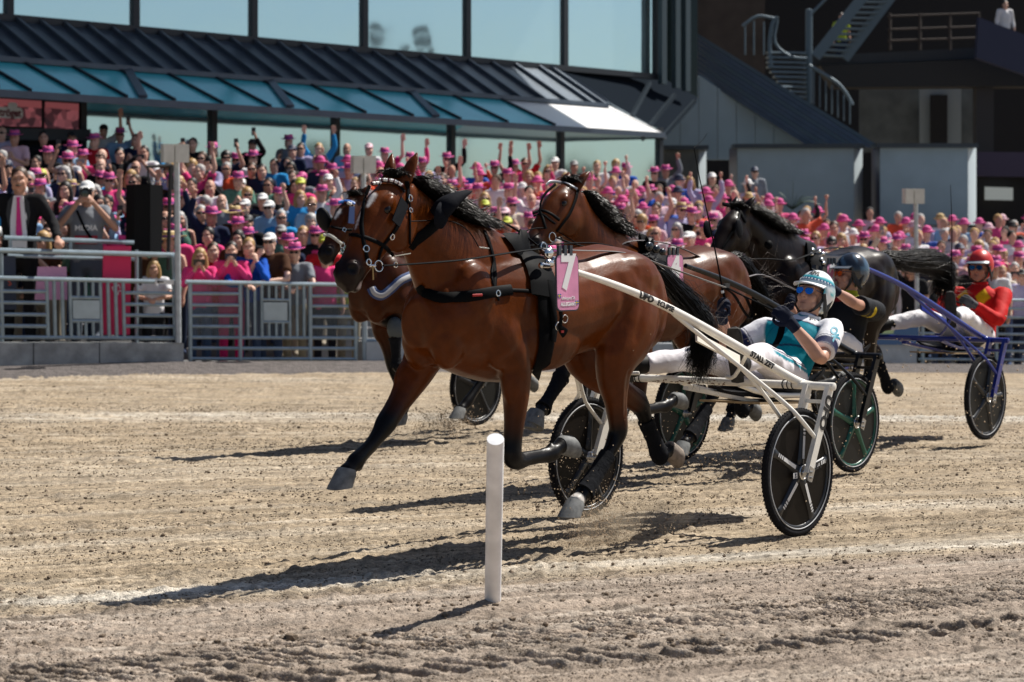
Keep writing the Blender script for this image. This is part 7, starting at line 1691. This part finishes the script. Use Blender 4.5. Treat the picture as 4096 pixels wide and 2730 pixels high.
# ------------------------------------------------------------------ the rest of the crowd
def hidden(P):
    n = 0
    for dx, dz in ((0, 0), (.09, .06), (-.09, .06), (0, .16)):
        Q = P+A(dx, 0, dz); d = Q-A(0, 0, CAMH); L = np.linalg.norm(d)
        for H in (H7, H4, H2, HA):
            T = H['T']; o_ = T.toL(A(0, 0, CAMH)); q = nrm(A(d@T.d, d@T.n, d[2])); h = H['bvh'].ray_cast(Vector(o_), Vector(q))
            if h[0] is not None and h[3] < L: n += 1; break
    return n == 4
ZONES = [(250, 'near the left screens'), (540, 'behind the photographer'), (720, 'behind the loudspeaker'), (900, 'right of the tall left post'), (1180, 'above the gate'), (1420, 'left of the second lamp box'), (1700, 'beyond the front horse head'), (1960, 'beyond the front horse mane'), (2280, 'left of the second horse head'), (2560, 'beyond the blown mane'), (2800, 'around the upright whip'), (3060, 'beyond the black horse ears'), (3330, 'beyond the black horse saddle'), (3600, 'left of the slim lamp post'), (3800, 'right of the slim lamp post'), (9999, 'at the right edge beyond the red driver')]
cr = random.Random(23); cand = []
for k in range(21):
    w = .42+.72*k
    us = np.arange(-6, 44, .58)+(.29 if k % 2 else 0)
    for u in us:
        uu = u+cr.uniform(-.12, .12); ww = w+cr.uniform(-.15, .15) if k else w
        P = F0+EU*uu+EW*ww; z = float(zrow(ww, uu)); sc = cr.uniform(.93, 1.06); px = CX+FPX*P[0]/P[1]; py = CY-(z+1.615*sc-CAMH)/P[1]*FPX
        if px < -60 or px > 4160: continue
        if (P-BLD.P)@BLD.n < 2.4 and P[1] > 38: continue
        top = np.interp(px, [0, 1100, 1500, 2300, 2880, 2990, 3080, 3400, 3700, 4100], [580, 600, 650, 690, 700, 720, 790, 840, 850, 860])
        if py < top+cr.uniform(0, 30): continue
        if px < 720 and k == 0: continue
        if k == 0 and 720 < px < 1450: continue
        if any(abs(px-a)*1.0 < 26*30/P[1]+10 and abs(py-b) < 30*30/P[1]+12 for a, b, _ in PLACED): continue
        Ph = P+A(0, 0, z+1.615*sc)
        if hidden(Ph): continue
        cand.append((P[1], px, py, P+A(0, 0, z), sc, k))
cand.sort(key=lambda c: c[0]); NI = 300-len(PLACED)-12; seen = set(); mass = []
POSW = ['down']*9+['clap']*3+['up1', 'up2', 'fist', 'phone', 'phone', 'phonehigh', 'cross']
def pick(px):
    shade = px < 1350
    tops = ['navy', 'black', 'grey', 'skyblue', 'white', 'blue', 'black', 'navy', 'green', 'pink', 'lilac', 'brown', 'red'] if shade else ['palepink', 'white', 'palepink', 'white', 'lilac', 'palepink', 'white', 'cream', 'navy', 'skyblue', 'black', 'cream', 'pink', 'pink', 'royal', 'palepink', 'orange']
    r = cr.random(); pk = .20 if shade else .36
    if r < pk: hd_ = ('trilby', 'pink')
    elif r < pk+.12: hd_ = ('cap', cr.choice(['white', 'navy', 'black', 'white', 'lime', 'pale', 'pink']))
    elif r < pk+.14: hd_ = ('straw', 'straw')
    elif r < pk+.20: hd_ = ('bald', '')
    else: hd_ = (cr.choice(['short', 'short', 'long', 'long', 'curly']), cr.choice(['blond', 'blond', 'brown', 'dark', 'grey'] if not shade else ['brown', 'dark', 'grey', 'blond']))
    return cr.choice(tops), hd_, cr.choice(POSW), cr.choice(['short', 'short', 'long', 'long', 'none']), cr.random() < .42
CN = dict(palepink='pale pink', skyblue='sky blue', royal='royal blue'); PN = dict(down='standing', clap='clapping', up1='waving one arm', up2='with both arms up', fist='raising a fist', phone='filming', phonehigh='holding a phone high', cross='with crossed arms')
def hname(h, c): return {'trilby': 'pink trilby', 'cap': c+' cap', 'straw': 'straw hat', 'bald': 'bald head', 'short': c+' hair', 'long': 'long '+c+' hair', 'curly': 'curly '+c+' hair'}[h]
for i, (Y, px, py, P, sc, k) in enumerate(cand):
    zone = [z for a, z in ZONES if px < a][0]; rowd = 'front' if k < 5 else ('middle' if k < 11 else 'back')
    for tr_ in range(60):
        top, hd_, pose, sl_, gl = pick(px)
        if pose in ('up2', 'up1', 'fist', 'phonehigh') and k < 4 and cr.random() < .7: continue
        lab = f"{'person' if hd_[0] != 'long' else 'woman'} with {hname(*hd_)}{' and sunglasses' if gl else ''}, {CN.get(top, top)} top, {PN[pose]}, {rowd} rows {zone}"
        if len(lab.split()) > 16: lab = lab.replace(' and sunglasses', ' and shades').replace(f' {rowd} rows', '')
        if len(lab.split()) <= 16 and lab not in seen: break
    seen.add(lab)
    if i < NI:
        o = person(tuple(P), cr.uniform(-.5, .35), pose, sl_, top, hd_, gl, lab, sc, cr.random() < .5)
        if pose in ('phone', 'phonehigh'): phone_for(o, pose, False, f'phone of the person in {CN.get(top, top)} with {hname(*hd_)} {zone}', cr.choice([(.02, .02, .025), (.25, .25, .28), (.02, .02, .03)]))
    else: mass.append((P, sc, pose, sl_, top, hd_))
print('individuals', min(NI, len(cand)), 'mass', len(mass))
if mass:
    Vs = []; Fs = []; Cs = []; n = 0
    lowacc = {}
    def getmesh(me):
        V = getv(me); return V, [tuple(p.vertices) for p in me.polygons]
    cache = {}
    for P, sc, pose, sl_, top, hd_ in mass:
        key = (pose, sl_)
        if key not in cache: cache[key] = [getmesh(m_) for m_ in template(pose, sl_, True)]
        a = cr.uniform(-.5, .4); R = rotm('Z', a); sk = cr.choice(SKC)
        pc = [(cache[key][0], sk), (cache[key][1], COLR[top]), (cache[key][2], (.02, .025, .04))]
        HCp = A(0, -.01, 1.66)
        if hd_[0] in ('trilby', 'cap', 'straw'):
            if 'hat' not in cache: cache['hat'] = tuple([np.vstack([ellip((0, -.012, 1.69), (.085, .10, .075), None, 10, 6)[0], tube([(0, -.02, 1.655), (0, -.02, 1.668)], .145, n=12)[0]]), None]); 
            e1 = ellip((0, -.012, 1.69), (.09, .108, .085), None, 10, 6); e2 = tube([(0, -.02, 1.655), (0, -.02, 1.668)], .145, n=12)
            pc += [(e1, HATC[hd_[1]]), (e2, HATC[hd_[1]])]
        elif hd_[0] != 'bald': pc.append((ellip((0, .01, 1.655), (.09, .10, .095), None, 10, 6), HAIRC[hd_[1]]))
        for (V, F), c_ in pc:
            V = (np.asarray(V)*sc) @ R.T + P; Vs.append(V); Fs += [tuple(q+n for q in f) for f in F]; Cs.append(np.tile(A(*c_), (len(V), 1))); n += len(V)
    me = bpy.data.meshes.new('distant_crowd'); me.from_pydata(np.vstack(Vs).tolist(), [], Fs); me.polygons.foreach_set('use_smooth', [True]*len(Fs)); paint(me, np.vstack(Cs)); me.materials.append(mat('crowd_mass', rough=.8, attr='col'))
    tag(link('distant_crowd', me), kind='stuff')
# ------------------------------------------------------------------ sand thrown up by hooves and wheels
def spray():
    rg = np.random.default_rng(8); mb = MB(); tet = np.array([(1, 1, 1), (-1, -1, 1), (-1, 1, -1), (1, -1, -1)], float); tf = [(0, 1, 2), (0, 3, 1), (0, 2, 3), (1, 3, 2)]
    def blob(T, c, sig, n, r0, r1, drift=(0, 0, 0)):
        for _ in range(n):
            p = A(*c)+rg.normal(size=3)*A(*sig); p += A(*drift)*rg.random()**2
            if p[2] < .01: p[2] = abs(p[2])*.5+.005
            w = T.M+T.d*p[0]+T.n*p[1]+A(0, 0, p[2]); r = r0+(r1-r0)*rg.random()**3; mb.add((tet*r*(.6+.8*rg.random((4, 1)))+w, tf))
    blob(T7, (1.05, .10, .14), (.14, .08, .10), 1500, .0012, .0038); blob(T7, (.80, .05, .05), (.24, .12, .05), 3200, .0008, .0026, (-.35, 0, .10)); blob(T7, (.55, -.5, .25), (.35, .15, .18), 700, .0012, .004)
    blob(T7, (-.2, 0, .5), (.7, .5, .4), 500, .001, .0035); blob(T4, (0, .5, .35), (.7, .5, .3), 900, .0015, .005); blob(T4, (.3, .1, .12), (.4, .3, .1), 900, .0015, .006)
    blob(T2, (-.1, .6, .35), (.5, .4, .3), 700, .002, .006); blob(TA, (1.0, -.3, .06), (.14, .15, .06), 700, .002, .006, (-.2, 0, .15)); blob(TA, (.35, -.7, .05), (.1, .12, .05), 500, .002, .006)
    m = mat('flying_sand', (.34, .26, .18), .95, spec=.1); tag(mb.obj('flying_sand', m, smooth=False), kind='stuff')
spray()

def dust_puff(T, c, r, dens, nm):
    V, F = ellip((0, 0, 0), r, None, 20, 12); w = T.M+T.d*c[0]+T.n*c[1]+A(0, 0, c[2])
    m = bpy.data.materials.new(nm); m.use_nodes = True; nt = m.node_tree; nt.nodes.clear(); o = nt.nodes.new('ShaderNodeOutputMaterial'); pv_ = nt.nodes.new('ShaderNodeVolumePrincipled')
    pv_.inputs['Color'].default_value = (.72, .60, .45, 1); tc = nt.nodes.new('ShaderNodeTexCoord'); nz = nt.nodes.new('ShaderNodeTexNoise'); nz.inputs['Scale'].default_value = 9; nz.inputs['Detail'].default_value = 3
    mp = nt.nodes.new('ShaderNodeVectorMath'); mp.operation = 'DIVIDE'; mp.inputs[1].default_value = r; ln = nt.nodes.new('ShaderNodeVectorMath'); ln.operation = 'LENGTH'
    fo = nt.nodes.new('ShaderNodeMapRange'); fo.inputs[1].default_value = .15; fo.inputs[2].default_value = 1; fo.inputs[3].default_value = 1; fo.inputs[4].default_value = 0
    n2 = nt.nodes.new('ShaderNodeMapRange'); n2.inputs[1].default_value = .42; n2.inputs[2].default_value = .68; n2.inputs[3].default_value = 0; n2.inputs[4].default_value = dens
    mu = nt.nodes.new('ShaderNodeMath'); mu.operation = 'MULTIPLY'
    for a, b in ((tc.outputs['Object'], nz.inputs['Vector']), (tc.outputs['Object'], mp.inputs[0]), (mp.outputs[0], ln.inputs[0]), (ln.outputs['Value'], fo.inputs[0]), (nz.outputs[0], n2.inputs[0]), (fo.outputs[0], mu.inputs[0]), (n2.outputs[0], mu.inputs[1]), (mu.outputs[0], pv_.inputs['Density']), (pv_.outputs[0], o.inputs['Volume'])): nt.links.new(a, b)
    ob = MB().add((V, F)).obj('dust', m, None, tuple(w)); ob.rotation_euler = (0, 0, T.rz); tag(ob, kind='stuff')
dust_puff(T7, (.62, .05, .10), (.55, .22, .13), 5.0, 'hoof_dust'); dust_puff(TA, (.95, -.3, .12), (.35, .25, .16), 4.0, 'far_hoof_dust')
